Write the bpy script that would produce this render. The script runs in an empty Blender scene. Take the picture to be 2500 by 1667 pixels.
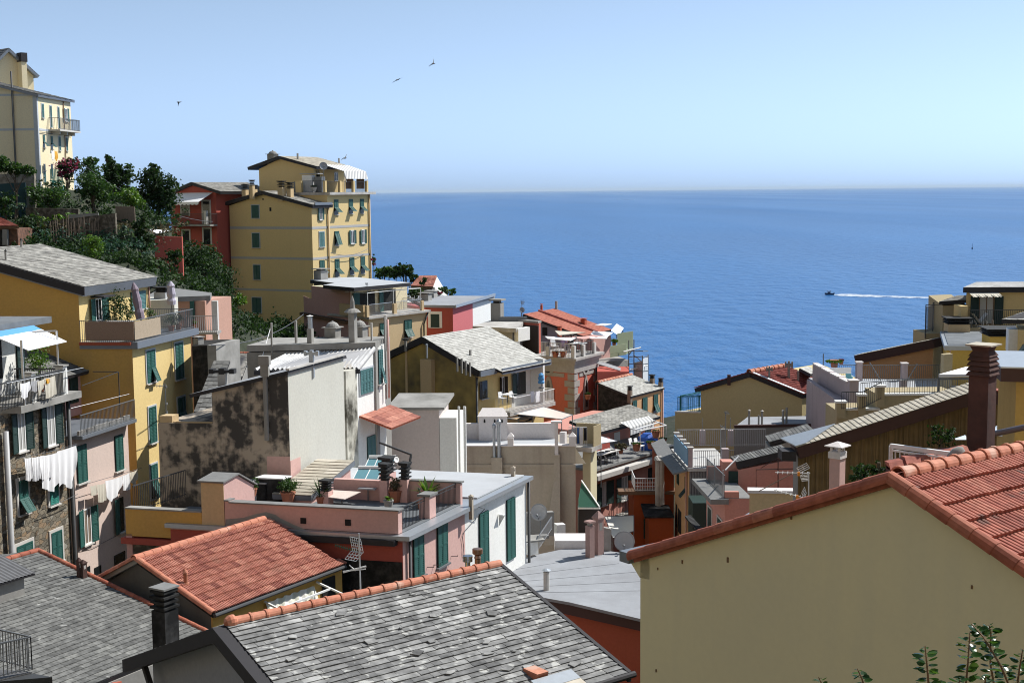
import bpy,bmesh,math,random
from mathutils import Vector as Ve,Matrix
random.seed(11)
S = bpy.context.scene
COL = S.collection
# ---------------------------------------------------------------- camera
FPX,CX,CY,CAMZ = 3300.0,1250.0,833.5,60.0
PITCH = math.atan((833.5 - 466) / FPX); ROLL = 0.0095
FW = Ve((0,math.cos(PITCH),-math.sin(PITCH)))
UP0 = Ve((0,math.sin(PITCH),math.cos(PITCH))); RT0 = Ve((1,0,0))
RT = RT0*math.cos(ROLL) - UP0*math.sin(ROLL)
UPV = UP0*math.cos(ROLL) + RT0*math.sin(ROLL)
CAM = Ve((0,0,CAMZ))
cd = bpy.data.cameras.new('camera'); cam = bpy.data.objects.new('camera',cd); COL.objects.link(cam)
cd.sensor_width = 36; cd.sensor_fit = 'HORIZONTAL'; cd.lens = 36*FPX / 2500
cd.clip_start = 0.5; cd.clip_end = 200000
M = Matrix((RT,UPV,-FW)).transposed().to_4x4(); M.translation = CAM
cam.matrix_world = M
S.camera = cam
# ---------------------------------------------------------------- light
SUN_EL,SUN_AZ = math.radians(48),math.radians(27)      # azimuth from +X towards +Y
sd = Ve((math.cos(SUN_AZ)*math.cos(SUN_EL),math.sin(SUN_AZ)*math.cos(SUN_EL),math.sin(SUN_EL)))
W = bpy.data.worlds.new('World'); S.world = W; W.use_nodes = True
nt = W.node_tree; nt.nodes.clear()
sky = nt.nodes.new('ShaderNodeTexSky'); sky.sky_type = 'NISHITA'; sky.sun_disc = False
sky.sun_elevation = SUN_EL; sky.sun_rotation = math.radians(90) - SUN_AZ
sky.altitude = 60; sky.air_density = 1.0; sky.dust_density = 0.6; sky.ozone_density = 2.5
bg = nt.nodes.new('ShaderNodeBackground'); bg.inputs[1].default_value = 0.105
wo = nt.nodes.new('ShaderNodeOutputWorld')
lum = nt.nodes.new('ShaderNodeRGBToBW'); nt.links.new(sky.outputs[0],lum.inputs[0])
tint = nt.nodes.new('ShaderNodeMixRGB'); tint.blend_type = 'MULTIPLY'; tint.inputs[0].default_value = 1; tint.inputs[2].default_value = (0.725,1.03,1.50,1); nt.links.new(lum.outputs[0],tint.inputs[1])
haz = nt.nodes.new('ShaderNodeMixRGB'); haz.inputs[0].default_value = 0.95; nt.links.new(sky.outputs[0],haz.inputs[1]); nt.links.new(tint.outputs[0],haz.inputs[2])   # clear sea air: pull the yellow horizon back to blue
nt.links.new(haz.outputs[0],bg.inputs[0]); nt.links.new(bg.outputs[0],wo.inputs[0])
sl = bpy.data.lights.new('sun','SUN'); sl.energy = 4.9; sl.angle = math.radians(0.5); sl.color = (1,0.965,0.9)
so = bpy.data.objects.new('sun',sl); COL.objects.link(so)
so.rotation_euler = (-sd).to_track_quat('-Z','Y').to_euler(); so.location = (0,0,300)
S.view_settings.view_transform = 'Standard'; S.view_settings.look = 'None'
S.view_settings.exposure = 0.3; S.view_settings.gamma = 1.0
S.cycles.max_bounces = 5; S.cycles.diffuse_bounces = 3; S.cycles.glossy_bounces = 2
S.cycles.transmission_bounces = 2; S.cycles.transparent_max_bounces = 4
S.cycles.use_denoising = True; S.cycles.filter_width = 1.05

# ---------------------------------------------------------------- measuring helpers: photo crops -> rays -> world points at real distances
CR = {0: (0,0,1),1: (0,100,4.48),2: (0,380,5.227),3: (380,360,4.238),4: (0,580,4.481),5: (0,780,4.9),6: (0,1060,4.355),
      7: (0,1340,3.92),8: (300,780,3.41),9: (500,660,3.92),10: (700,640,4.2),11: (920,780,4.9),12: (1240,720,4.355),
      13: (1020,980,4.6125),14: (1360,980,3.92),15: (500,1080,4.612),16: (840,1080,4.612),17: (1620,820,4.704),
      18: (2000,640,4.356),19: (1620,1000,4.612),20: (2050,820,4.127),21: (300,1240,3.672),22: (900,1340,3.459),
      23: (1500,1080,2.352),24: (1900,1400,3.92)}
def qpx(c,x,y=0.0):
    o = CR[c]; return o[0] + x / o[2],o[1] + y / o[2]
def ray(px,py): return FW + RT*((px - CX) / FPX) - UPV*((py - CY) / FPX)
def K(c,x,y,Y):                      # point seen there at horizontal distance Y
    r = ray(*qpx(c,x,y)); return CAM + r*(Y / r.y)
def Zp(c,x,y,z):                     # point seen there on the level z
    r = ray(*qpx(c,x,y)); return CAM + r*((z - CAMZ) / r.z)
def PL(c,x,y,p0,n):                 # point seen there on a plane
    r = ray(*qpx(c,x,y)); return CAM + r*((p0 - CAM).dot(n) / r.dot(n))
def gx(p,d,c,x,y=0.0):              # walk from p along d to the picture column of x
    k = (qpx(c,x,y)[0] - CX) / FPX; a = p - CAM
    return p + d*((k*a.dot(FW) - a.dot(RT)) / (d.dot(RT) - k*d.dot(FW)))
def gy(p,d,c,x,y):                  # walk from p along d to the picture row of y
    k = -(qpx(c,x,y)[1] - CY) / FPX; a = p - CAM
    return p + d*((k*a.dot(FW) - a.dot(UPV)) / (d.dot(UPV) - k*d.dot(FW)))
def U(t): return Ve((t,1,0)).normalized()
def V(t): return Ve((-1,t,0)).normalized()
ZU = Ve((0,0,1))
def zof(p,c,x,y): return gy(p,ZU,c,x,y).z
def wz(p,z): return Ve((p.x,p.y,z))
def lerp(a,b,t): return a + (b - a)*t
def R(a,b): return random.uniform(a,b)

# ---------------------------------------------------------------- materials
MATS = {}
def newmat(name):
    m = bpy.data.materials.new(name); m.use_nodes = True; n = m.node_tree; n.nodes.clear()
    o = n.nodes.new('ShaderNodeOutputMaterial'); b = n.nodes.new('ShaderNodeBsdfPrincipled')
    n.links.new(b.outputs[0],o.inputs[0]); MATS[name] = m
    return m,n,b
def nd(n,t,**k):
    x = n.nodes.new('ShaderNode' + t)
    for a,v in k.items(): setattr(x,a,v)
    return x
def noise(n,scale,detail=4,vec=None,stretch=None):
    t = nd(n,'TexNoise'); t.inputs['Scale'].default_value = scale; t.inputs['Detail'].default_value = detail
    tc = nd(n,'TexCoord'); src = tc.outputs['Object']
    if stretch:
        mp = nd(n,'Mapping'); mp.inputs['Scale'].default_value = stretch; n.links.new(src,mp.inputs[0]); src = mp.outputs[0]
    n.links.new(src,t.inputs['Vector']); return t.outputs['Fac']
def ramp(n,src,stops,interp='LINEAR'):
    r = nd(n,'ValToRGB'); e = r.color_ramp; e.interpolation = interp
    while len(e.elements) < len(stops): e.elements.new(0.5)
    for el,(p,c) in zip(e.elements,stops): el.position = p; el.color = (*c,1) if len(c) == 3 else c
    n.links.new(src,r.inputs[0]); return r.outputs[0]
def mix(n,f,a,b,mode='MIX'):
    m = nd(n,'MixRGB',blend_type=mode)
    for i,s in enumerate((f,a,b)):
        if isinstance(s,(int,float)): m.inputs[i].default_value = s
        elif isinstance(s,tuple): m.inputs[i].default_value = (*s,1)
        else: n.links.new(s,m.inputs[i])
    return m.outputs[0]
def bump(n,b,h,st,dist=0.02):
    p = nd(n,'Bump'); p.inputs['Strength'].default_value = st; p.inputs['Distance'].default_value = dist
    n.links.new(h,p.inputs['Height']); n.links.new(p.outputs[0],b.inputs['Normal'])
def sc(c,k): return tuple(min(1,x*k) for x in c)
def srgb(r,g,b):
    f = lambda v: (v / 255 / 12.92) if v <= 10 else ((v / 255 + 0.055) / 1.055) ** 2.4
    return (f(r),f(g),f(b))
def plaster(name,col,stain=0.22,scol=None,streak=0.25,rough=0.9,bmp=0.25,fa=1.0):
    m,n,b = newmat(name)
    big = noise(n,0.45,6); st = noise(n,1.0,5,stretch=(2.2,2.2,0.22)); fine = noise(n,9,5)
    scol = scol or sc(col,0.62)
    f1 = ramp(n,big,[(0.38,(0,0,0)),(0.72,(1,1,1))]); f2 = ramp(n,st,[(0.5,(0,0,0)),(0.78,(1,1,1))])
    m1 = nd(n,'Math',operation='MULTIPLY'); n.links.new(f1,m1.inputs[0]); m1.inputs[1].default_value = stain
    m2 = nd(n,'Math',operation='MULTIPLY'); n.links.new(f2,m2.inputs[0]); m2.inputs[1].default_value = streak
    c = mix(n,m1.outputs[0],col,scol); c = mix(n,m2.outputs[0],c,scol)
    f3 = ramp(n,fine,[(0.3,(1 - .07*fa,)*3),(0.7,(1 + .04*fa,)*3)]); c = mix(n,1.0,c,f3,'MULTIPLY')
    n.links.new(c,b.inputs['Base Color']); b.inputs['Roughness'].default_value = rough; b.inputs['Specular IOR Level'].default_value = 0.25
    bump(n,b,fine,bmp,0.02); return m
def mould(name,col,dark,lo,hi,scale=0.9,grad=None,detail=9):
    m,n,b = newmat(name)
    a = noise(n,scale,detail); a2 = noise(n,scale*4.5,6)
    mx = nd(n,'Math',operation='MULTIPLY_ADD'); n.links.new(a2,mx.inputs[0]); mx.inputs[1].default_value = 0.35; n.links.new(a,mx.inputs[2])
    f = ramp(n,mx.outputs[0],[(lo,(0,0,0)),(hi,(1,1,1))])
    c = mix(n,f,col,dark); n.links.new(c,b.inputs['Base Color']); b.inputs['Roughness'].default_value = 0.92
    b.inputs['Specular IOR Level'].default_value = 0.2
    bump(n,b,a2,0.3,0.03); return m
def plain(name,col,rough=0.6,metal=0.0,spec=0.4,var=0.12,scale=6):
    m,n,b = newmat(name)
    f = noise(n,scale,4); c = mix(n,f,sc(col,1 - var),sc(col,1 + var)); n.links.new(c,b.inputs['Base Color'])
    b.inputs['Roughness'].default_value = rough; b.inputs['Metallic'].default_value = metal; b.inputs['Specular IOR Level'].default_value = spec
    return m
def tiled(name,stops,rough=0.85,grain=0.35,gs=14,speck=None,bmp=0.4,moss=None):
    m,n,b = newmat(name)            # colour per tile from the face attribute "var", grain on top
    at = nd(n,'Attribute',attribute_name='var'); c = ramp(n,at.outputs['Fac'],stops)
    g = noise(n,gs,6); f = ramp(n,g,[(0.3,(1 - grain,)*3),(0.7,(1 + grain*0.5,)*3)])
    c = mix(n,1.0,c,f,'MULTIPLY')
    if speck:
        s2 = noise(n,speck[0],8); f2 = ramp(n,s2,[(speck[1],(0,0,0)),(speck[1] + 0.06,(1,1,1))]); c = mix(n,f2,c,speck[2])
    if moss:
        s3 = noise(n,moss[0],6); f3 = ramp(n,s3,[(moss[1],(0,0,0)),(moss[1] + 0.2,(0.7,)*3)]); c = mix(n,f3,c,moss[2])
    n.links.new(c,b.inputs['Base Color']); b.inputs['Roughness'].default_value = rough; b.inputs['Specular IOR Level'].default_value = 0.3
    bump(n,b,g,bmp,0.015); return m
def leafmat(name,dark,mid,light,trans=0.35,rough=0.45):
    m,n,b = newmat(name)
    at = nd(n,'Attribute',attribute_name='var'); c = ramp(n,at.outputs['Fac'],[(0.0,dark),(0.55,mid),(1.0,light)])
    n.links.new(c,b.inputs['Base Color']); b.inputs['Roughness'].default_value = rough; b.inputs['Specular IOR Level'].default_value = 0.35
    t = nd(n,'BsdfTranslucent'); c2 = mix(n,1.0,c,(1.15,1.25,0.6),'MULTIPLY'); n.links.new(c2,t.inputs[0])
    ms = nd(n,'MixShader'); ms.inputs[0].default_value = trans
    n.links.new(b.outputs[0],ms.inputs[1]); n.links.new(t.outputs[0],ms.inputs[2])
    n.links.new(ms.outputs[0],[x for x in n.nodes if x.type == 'OUTPUT_MATERIAL'][0].inputs[0]); return m

# ---------------------------------------------------------------- mesh builder
ORG = {}
class MB:
    def __init__(s): s.v = []; s.f = []; s.m = []; s.a = []; s.mi = 0; s.va = None; s.marks = []
    def cut(s): s.marks.append(len(s.f))       # what follows is a separate piece
    def face(s,idx): s.f.append(idx); s.m.append(s.mi); s.a.append(random.random() if s.va is None else s.va)
    def add(s,pts): b = len(s.v); s.v.extend(pts); return b
    def poly(s,pts): b = s.add(pts); s.face(tuple(range(b,b + len(pts))))
    def prism(s,pts,vec,cap=True):
        n = len(pts); b = s.add(list(pts) + [p + vec for p in pts])
        if cap: s.face(tuple(range(b,b + n))); s.face(tuple(range(b + 2*n - 1,b + n - 1,-1)))
        for i in range(n): j = (i + 1) % n; s.face((b + i,b + j,b + n + j,b + n + i))
    def box(s,o,a,b,c): s.prism([o,o + a,o + a + b,o + b],c)
    def bar(s,p,r,w,h=None):        # square bar from p to r
        d = (r - p)
        if d.length < 1e-6: return
        d = d.normalized(); a = d.cross(ZU)
        if a.length < 1e-3: a = Ve((1,0,0))
        a = a.normalized(); b = a.cross(d).normalized(); h = h or w
        o = p - a*w / 2 - b*h / 2; s.box(o,a*w,b*h,r - p)
    def tube(s,pts,r,n=7,r2=None):
        rings = []
        for i,p in enumerate(pts):
            d = (pts[min(i + 1,len(pts) - 1)] - pts[max(i - 1,0)]).normalized()
            a = d.cross(ZU)
            if a.length < 1e-2: a = Ve((1,0,0))
            a = a.normalized(); b = a.cross(d).normalized()
            rr = r if r2 is None else lerp(r,r2,i / max(1,len(pts) - 1))
            rings.append(s.add([p + (a*math.cos(k*2*math.pi / n) + b*math.sin(k*2*math.pi / n))*rr for k in range(n)]))
        for A,B in zip(rings,rings[1:]):
            for k in range(n): s.face((A + k,A + (k + 1) % n,B + (k + 1) % n,B + k))
        s.face(tuple(range(rings[0],rings[0] + n))[::-1]); s.face(tuple(range(rings[-1],rings[-1] + n)))
    def lathe(s,o,prof,n=12,ax=None,sq=None):
        ax = (ax or ZU).normalized(); a = ax.cross(Ve((0.3,1,0.1))).normalized(); b = ax.cross(a)
        if sq: a,b = sq
        rings = []
        for r,z in prof:
            rings.append(s.add([o + ax*z + (a*math.cos((k + .5)*2*math.pi / n) + b*math.sin((k + .5)*2*math.pi / n))*r for k in range(n)]))
        for A,B in zip(rings,rings[1:]):
            for k in range(n): s.face((A + k,A + (k + 1) % n,B + (k + 1) % n,B + k))
        s.face(tuple(range(rings[0],rings[0] + n))[::-1]); s.face(tuple(range(rings[-1],rings[-1] + n)))
    def grid(s,rows):                  # rows of points -> quads
        n = len(rows[0]); bs = [s.add(r) for r in rows]
        for A,B in zip(bs,bs[1:]):
            for k in range(n - 1): s.face((A + k,A + k + 1,B + k + 1,B + k))
    def build(s,name,mats,parent=None,org=None,smooth=False,recalc=True):
        mk = sorted(set([0] + [k for k in s.marks if 0 < k < len(s.f)] + [len(s.f)]))
        if len(mk) > 2:
            res = []
            for a,b in zip(mk,mk[1:]):
                t = MB(); remap = {}
                for f,m_,v_ in zip(s.f[a:b],s.m[a:b],s.a[a:b]):
                    for i in f:
                        if i not in remap: remap[i] = len(t.v); t.v.append(s.v[i])
                    t.f.append(tuple(remap[i] for i in f)); t.m.append(m_); t.a.append(v_)
                res.append(t.build(name,mats,parent,org,smooth,recalc))
            return res[0]
        if parent is not None: org = ORG[parent.name]
        if org is None:
            xs = [p.x for p in s.v]; ys = [p.y for p in s.v]; zs = [p.z for p in s.v]
            org = Ve(((min(xs) + max(xs)) / 2,(min(ys) + max(ys)) / 2,min(zs)))
        me = bpy.data.meshes.new(name); me.from_pydata([p - org for p in s.v],[],s.f)
        if not isinstance(mats,(list,tuple)): mats = [mats]
        for m in mats: me.materials.append(MATS[m])
        me.polygons.foreach_set('material_index',s.m)
        at = me.attributes.new('var','FLOAT','FACE'); at.data.foreach_set('value',s.a)
        if recalc:
            bm = bmesh.new(); bm.from_mesh(me); bmesh.ops.recalc_face_normals(bm,faces=bm.faces); bm.to_mesh(me); bm.free()
        if smooth: me.polygons.foreach_set('use_smooth',[True]*len(me.polygons))
        me.update(); o = bpy.data.objects.new(name,me); COL.objects.link(o); ORG[o.name] = org
        if parent is not None: o.parent = parent
        else: o.location = org
        return o
def tag(o,label,cat,group=None):
    o['label'] = label; o['category'] = cat
    if group: o['group'] = group
    return o
def struct(o,kind='structure'): o['kind'] = kind; return o
def root(name,label,cat,loc,group=None):
    o = bpy.data.objects.new(name,None); COL.objects.link(o); o.location = loc; ORG[o.name] = loc.copy()
    o.empty_display_size = 0.3
    return tag(o,label,cat,group)

# ---------------------------------------------------------------- roofs
def slabbase(mb,A,B,C,D,th):
    n = (B - A).cross(D - A).normalized()
    if n.z < 0: n = -n
    mb.prism([A - n*0.01,B - n*0.01,C - n*0.01,D - n*0.01],-n*th); return n
def slates(mb,A,B,C,D,rows,tw,th=0.025,jit=0.3,rough=0.3,bright=0.0):
    n = (B - A).cross(D - A).normalized()
    if n.z < 0: n = -n
    W = (B - A).length; sl = ((D - A) + (C - B)).normalized()
    rh = ((D - A).length) / rows
    for i in range(rows):
        t0,t1 = i / rows,min(1.0,(i + 1.35) / rows)
        x = 0.0; first = True
        while x < W - 1e-3:
            w = tw*R(1 - jit,1 + jit)
            if first: w *= R(0.3,1); first = False
            x1 = min(W,x + w)
            if W - x1 < tw*0.3: x1 = W
            a,b = x / W,x1 / W
            g = 0.004 / W
            e = R(-0.06,0.06)*rh*(1 if rough > 0.2 else 0.4)
            p0 = lerp(lerp(A,B,a + g),lerp(D,C,a + g),t0) - sl*e; p1 = lerp(lerp(A,B,b - g),lerp(D,C,b - g),t0) - sl*(e + R(-.04,.04)*rh*rough*3)
            p2 = lerp(lerp(A,B,b - g),lerp(D,C,b - g),t1); p3 = lerp(lerp(A,B,a + g),lerp(D,C,a + g),t1)
            h0 = th*R(1.4,1.4 + 1.6*rough); h1 = th*R(1.4,1.4 + 1.6*rough)
            mb.va = min(1,max(0,random.gauss(0.45 + bright,0.22)))
            b0 = mb.add([p0 + n*h0,p1 + n*h1,p2 + n*th*0.2,p3 + n*th*0.2,p0 + n*(h0 - th),p1 + n*(h1 - th)])
            mb.face((b0,b0 + 1,b0 + 2,b0 + 3)); mb.va *= 0.6
            mb.face((b0 + 4,b0 + 5,b0 + 1,b0)); mb.face((b0 + 4,b0,b0 + 3)); mb.face((b0 + 5,b0 + 2,b0 + 1))
            x = x1
    mb.va = None
TPROF = [(0.0,0.0),(0.05,0.9),(0.16,1.0),(0.26,0.9),(0.30,0.0),(0.36,0.0),(0.40,0.9),(0.5,1.0),(0.6,0.9),(0.64,0.0),(0.70,0.0),(0.74,0.9),(0.84,1.0),(0.95,0.9),(1.0,0.0)]
def rooftiles(mb,A,B,C,D,rows,cols,amp=0.03,lift=0.04,blotch=0.5,prof=TPROF):
    n = (B - A).cross(D - A).normalized()
    if n.z < 0: n = -n
    for i in range(rows):
        t0,t1 = i / rows,min(1.0,(i + 1.12) / rows)
        for j in range(cols):
            mb.va = min(1,max(0,random.gauss(0.5,0.26)))
            wob = R(-0.006,0.006); lo = []; hi = []; ft = []
            for (x,h) in prof:
                a = (j + x*0.985) / cols
                lo.append(lerp(lerp(A,B,a),lerp(D,C,a),t0 + wob / max(1,rows)*4) + n*(h*amp + lift))
                hi.append(lerp(lerp(A,B,a),lerp(D,C,a),t1) + n*(h*amp + 0.002))
                ft.append(lerp(lerp(A,B,a),lerp(D,C,a),t0 + wob / max(1,rows)*4) + n*(h*amp*0.7 + lift - 0.03))
            mb.grid([ft,lo,hi])
    mb.va = None
def ridgetiles(mb,P0,P1,r=0.11,L=0.4,side=None,ring=True,arc=math.pi*1.1):
    d = P1 - P0; n = max(1,round(d.length / L)); dn = d.normalized()
    a = dn.cross(ZU).normalized(); b = a.cross(dn).normalized(); k = 9
    for i in range(n):
        p,r_ = P0 + d*(i / n),P0 + d*((i + 1) / n) + dn*0.04
        mb.va = min(1,max(0,random.gauss(0.55,0.2)))
        prof = [(0,1.0),(1,0.9)] if not ring else [(0.0,1.12),(0.1,1.16),(0.14,1.0),(1,0.92)]
        rows = [[lerp(p,r_,t) + (a*math.cos(math.pi / 2 + (m / (k - 1) - .5)*arc) + b*math.sin(math.pi / 2 + (m / (k - 1) - .5)*arc))*r*s for m in range(k)] for t,s in prof]
        e = [lerp(p,r_,0) + (x - p)*0.8 for x in rows[0]]
        mb.grid([e] + rows)
    mb.va = None
def corrugated(mb,A,B,C,D,waves,amp=0.02,rows=1):
    n = (B - A).cross(D - A).normalized()
    if n.z < 0: n = -n
    N = waves*6
    for r_ in range(rows):
        t0,t1 = r_ / rows,(r_ + 1.03) / rows
        lo = []; hi = []
        for i in range(N + 1):
            a = i / N; h = amp*math.sin(a*waves*2*math.pi) + amp
            lo.append(lerp(lerp(A,B,a),lerp(D,C,a),t0) + n*(h + 0.012)); hi.append(lerp(lerp(A,B,a),lerp(D,C,a),t1) + n*h)
        mb.va = R(0.2,0.9); mb.grid([lo,hi])
    mb.va = None
def roofplane(parent,A,B,C,D,kind='slate',mat='slate_far',fascia='fascia',rows=20,tw=0.45,th=0.12,cols=20,name='roof',extra=None,**k):
    """A-B eave, D-C ridge (D above A)."""
    mb = MB(); mb.mi = 1; n = slabbase(mb,A,B,C,D,th); mb.mi = 0
    if kind == 'slate': slates(mb,A,B,C,D,rows,tw,**k)
    elif kind == 'tile': rooftiles(mb,A,B,C,D,rows,cols,**k)
    elif kind == 'corr': corrugated(mb,A,B,C,D,cols,**k)
    elif kind == 'flat': mb.poly([A,B,C,D])
    if extra: extra(mb,n)
    return mb.build(name,[mat,fascia],parent,recalc=False)
def flatroof(parent,pts,th,mat,name='roof',side=None,z=None):
    mb = MB(); mb.prism([p - ZU*th for p in pts],ZU*th); 
    if side:
        for i in range(len(mb.f)): mb.m[i] = 1
        mb.m[1] = 0
    return mb.build(name,[mat,side] if side else mat,parent)

# ---------------------------------------------------------------- facades, windows, rails
class Fac:
    """a vertical wall plane: origin o, horizontal direction d, outward normal n"""
    def __init__(s,o,d,toward=None):
        s.o = o.copy(); s.d = d.normalized(); s.n = Ve((s.d.y,-s.d.x,0))
        t = (toward or CAM) - o
        if s.n.dot(Ve((t.x,t.y,0))) < 0: s.n = -s.n
    def at(s,c,x,y): return PL(c,x,y,s.o,s.n)
    def sz(s,c,x,y): p = s.at(c,x,y); return (p - s.o).dot(s.d),p.z
    def p(s,a,z,n=0.0): return Ve((s.o.x,s.o.y,0)) + s.d*a + s.n*n + ZU*z
    def rect(s,c,x0,y0,x1,y1):
        a0,zt = s.sz(c,x0,y0); a1,zb = s.sz(c,x1,y1)
        if a1 < a0: a0,a1 = a1,a0
        return a0,a1,zb,zt
    def box(s,mb,a0,a1,z0,z1,n0,n1): mb.box(s.p(a0,z0,n0),s.d*(a1 - a0),ZU*(z1 - z0),s.n*(n1 - n0))
def leaf_panel(mb,o,du,dv,nn,w,h,t=0.035,slats=True):
    """louvred leaf: o top corner, du across, dv down, nn outward"""
    st = min(0.07,w*0.2); rl = 0.08
    for a in (0,w - st): mb.box(o + du*a,du*st,dv*h,nn*t)
    for b in (0,h - rl) + (((h - rl) / 2,) if h > 1.1 else ()): mb.box(o + du*st + dv*b,du*(w - 2*st),dv*rl,nn*t)
    mb.poly([o + du*st + nn*0.006,o + du*(w - st) + nn*0.006,o + du*(w - st) + dv*h + nn*0.006,o + du*st + dv*h + nn*0.006])
    if slats:
        k = max(4,int((h - 2*rl) / 0.075)); ph = (h - 2*rl) / k
        for i in range(k):
            a = o + du*st + dv*(rl + i*ph)
            mb.poly([a + nn*0.008,a + du*(w - 2*st) + nn*0.008,a + du*(w - 2*st) + dv*ph*0.95 + nn*(t*0.85),a + dv*ph*0.95 + nn*(t*0.85)])
def window(parent,fac,c,x0,y0,x1,y1,st='closed',green='shutter',border=None,frame='white_paint',sill='stone_trim',bw=0.09,ang=35,leaves=2,name='window',inner='glass_dark',split=0.52,openw=None):
    a0,a1,zb,zt = fac.rect(c,x0,y0,x1,y1); w = a1 - a0; h = zt - zb
    mb = MB()
    fac.box(mb,a0,a1,zb,zt,0.0,0.034)
    if st in ('open','glass','angled'):
        mb.mi = 1; fw = 0.07
        fac.box(mb,a0,a0 + fw,zb,zt,0.035,0.06); fac.box(mb,a1 - fw,a1,zb,zt,0.035,0.06)
        fac.box(mb,a0 + fw,a1 - fw,zt - fw,zt,0.035,0.06); fac.box(mb,a0 + fw,a1 - fw,zb,zb + fw,0.035,0.06)
        fac.box(mb,(a0 + a1) / 2 - 0.03,(a0 + a1) / 2 + 0.03,zb + fw,zt - fw,0.035,0.055)
    wo_ = mb.build(name,[inner,frame],parent)
    if border:
        mb = MB()
        fac.box(mb,a0 - bw,a0 - 0.002,zb - bw*.2,zt + bw,0,0.05); fac.box(mb,a1 + 0.002,a1 + bw,zb - bw*.2,zt + bw,0,0.05)
        fac.box(mb,a0 - 0.002,a1 + 0.002,zt + 0.002,zt + bw,0,0.048); mb.build('frame',border,wo_)
    if sill:
        mb = MB(); fac.box(mb,a0 - 0.1,a1 + 0.1,zb - 0.07,zb - 0.004,0,0.14); mb.build('sill',sill,wo_)
    if st in ('closed','flip','halfflip'):
        lw = w / leaves
        for i in range(leaves):
            mb = MB(); o = fac.p(a0 + i*lw + 0.008,zt - 0.01,0.042); ww = lw - 0.016
            fl = st == 'flip' or (st == 'halfflip' and i == leaves - 1)
            if not fl: leaf_panel(mb,o,fac.d,-ZU,fac.n,ww,h - 0.02)
            else:
                hu = h*split
                leaf_panel(mb,o,fac.d,-ZU,fac.n,ww,hu)
                t = math.radians(ang); dv = -ZU*math.cos(t) + fac.n*math.sin(t); nn = fac.n*math.cos(t) + ZU*math.sin(t)
                leaf_panel(mb,o - ZU*(hu + 0.02) + fac.n*0.005,fac.d,dv,nn,ww,h - hu - 0.03)
            mb.build('shutter',green,wo_,recalc=False)
    elif st in ('open','angled','openL','openR','openflat'):
        lw = openw or w / 2
        for sgn in (-1,1):
            if st == 'openL' and sgn > 0 or st == 'openR' and sgn < 0: continue
            mb = MB(); t = math.radians(8 if st != 'angled' else 60)
            hp = fac.p(a0 - 0.02 if sgn < 0 else a1 + 0.02,zt,0.05)
            du = fac.d*sgn*math.cos(t) + fac.n*math.sin(t); nn = fac.n*math.cos(t) - fac.d*sgn*math.sin(t)
            leaf_panel(mb,hp,du,-ZU,nn,lw,h); mb.build('shutter',green,wo_,recalc=False)
    return wo_
def railing(parent,pts,h=1.0,gap=0.12,r=0.012,mat='iron',name='railing',posts=None,mid=(0.08,),top=0.04,label=None):
    mb = MB()
    for p,s in zip(pts,pts[1:]):
        L = (s - p).length
        if L < 0.05: continue
        mb.bar(p + ZU*h,s + ZU*h,top,top)
        for m in mid: mb.bar(p + ZU*h*m,s + ZU*h*m,0.025)
        k = max(1,round(L / gap))
        for i in range(k + 1):
            b = lerp(p,s,i / k); thick = 2*r
            if posts and (i == 0 or i == k or i % posts == 0): thick = max(0.04,3.4*r)
            mb.bar(b,b + ZU*h,thick)
    return mb.build(name,mat,parent,recalc=False)
def pipe(parent,pts,r,mat,name='drainpipe'):
    mb = MB(); mb.tube(pts,r,7); return mb.build(name,mat,parent,smooth=True)
# ---------------------------------------------------------------- the palette (surface colours)
plaster('yellow_plaster',(0.66,0.50,0.24),0.12,(0.50,0.38,0.2),0.12)
plaster('hotel_plaster',(0.70,0.53,0.26),0.12,(0.55,0.42,0.22),0.12)
plaster('ochre_plaster',(0.62,0.37,0.10),0.25,(0.44,0.28,0.12),0.2)
plaster('ochre_light',(0.74,0.56,0.25),0.1,(0.6,0.45,0.22),0.12)
plaster('cream_plaster',(0.78,0.68,0.46),0.12,(0.6,0.5,0.35),0.12)
plaster('gable_yellow',(0.70,0.64,0.42),0.35,(0.56,0.53,0.40),0.3,bmp=0.03,fa=.25)
plaster('seaside_yellow',(0.56,0.47,0.25),0.08,(0.46,0.38,0.22),0.08)
plaster('pale_pink',(0.66,0.53,0.47),0.12,(0.5,0.4,0.36),0.15)
plaster('old_pink',(0.56,0.27,0.22),0.22,(0.42,0.2,0.17),0.2)
plaster('rose_pink',(0.60,0.36,0.32),0.2,(0.45,0.27,0.25),0.2)
plaster('house_pink',(0.62,0.40,0.36),0.15,(0.5,0.3,0.28),0.18)
plaster('tower_red',(0.60,0.17,0.12),0.15,(0.5,0.16,0.12),0.15)
plaster('deep_red',(0.42,0.095,0.07),0.15,(0.33,0.08,0.06),0.15)
plaster('brick_red',(0.40,0.10,0.055),0.15,(0.3,0.08,0.05),0.1)
plaster('raspberry',(0.56,0.16,0.17),0.1,(0.45,0.13,0.14),0.1)
plaster('orange_red',(0.36,0.075,0.02),0.3,(0.2,0.05,0.02),0.35)
plaster('peach_plaster',(0.64,0.38,0.20),0.15,(0.5,0.3,0.18),0.15)
plaster('sand_plaster',(0.60,0.45,0.26),0.15,(0.45,0.34,0.22),0.15)
plaster('mauve_plaster',(0.48,0.40,0.41),0.3,(0.3,0.25,0.25),0.4)
plaster('white_plaster',(0.80,0.80,0.77),0.12,(0.6,0.58,0.54),0.2)
plaster('grey_white',(0.56,0.55,0.49),0.3,(0.5,0.48,0.42),0.35)
plaster('parapet_white',(0.72,0.67,0.65),0.12,(0.55,0.5,0.48),0.15)
plaster('shed_pink',(0.60,0.52,0.49),0.12,(0.5,0.42,0.4),0.12)
plaster('bare_render',(0.47,0.41,0.33),0.4,(0.3,0.25,0.2),0.5)
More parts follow.
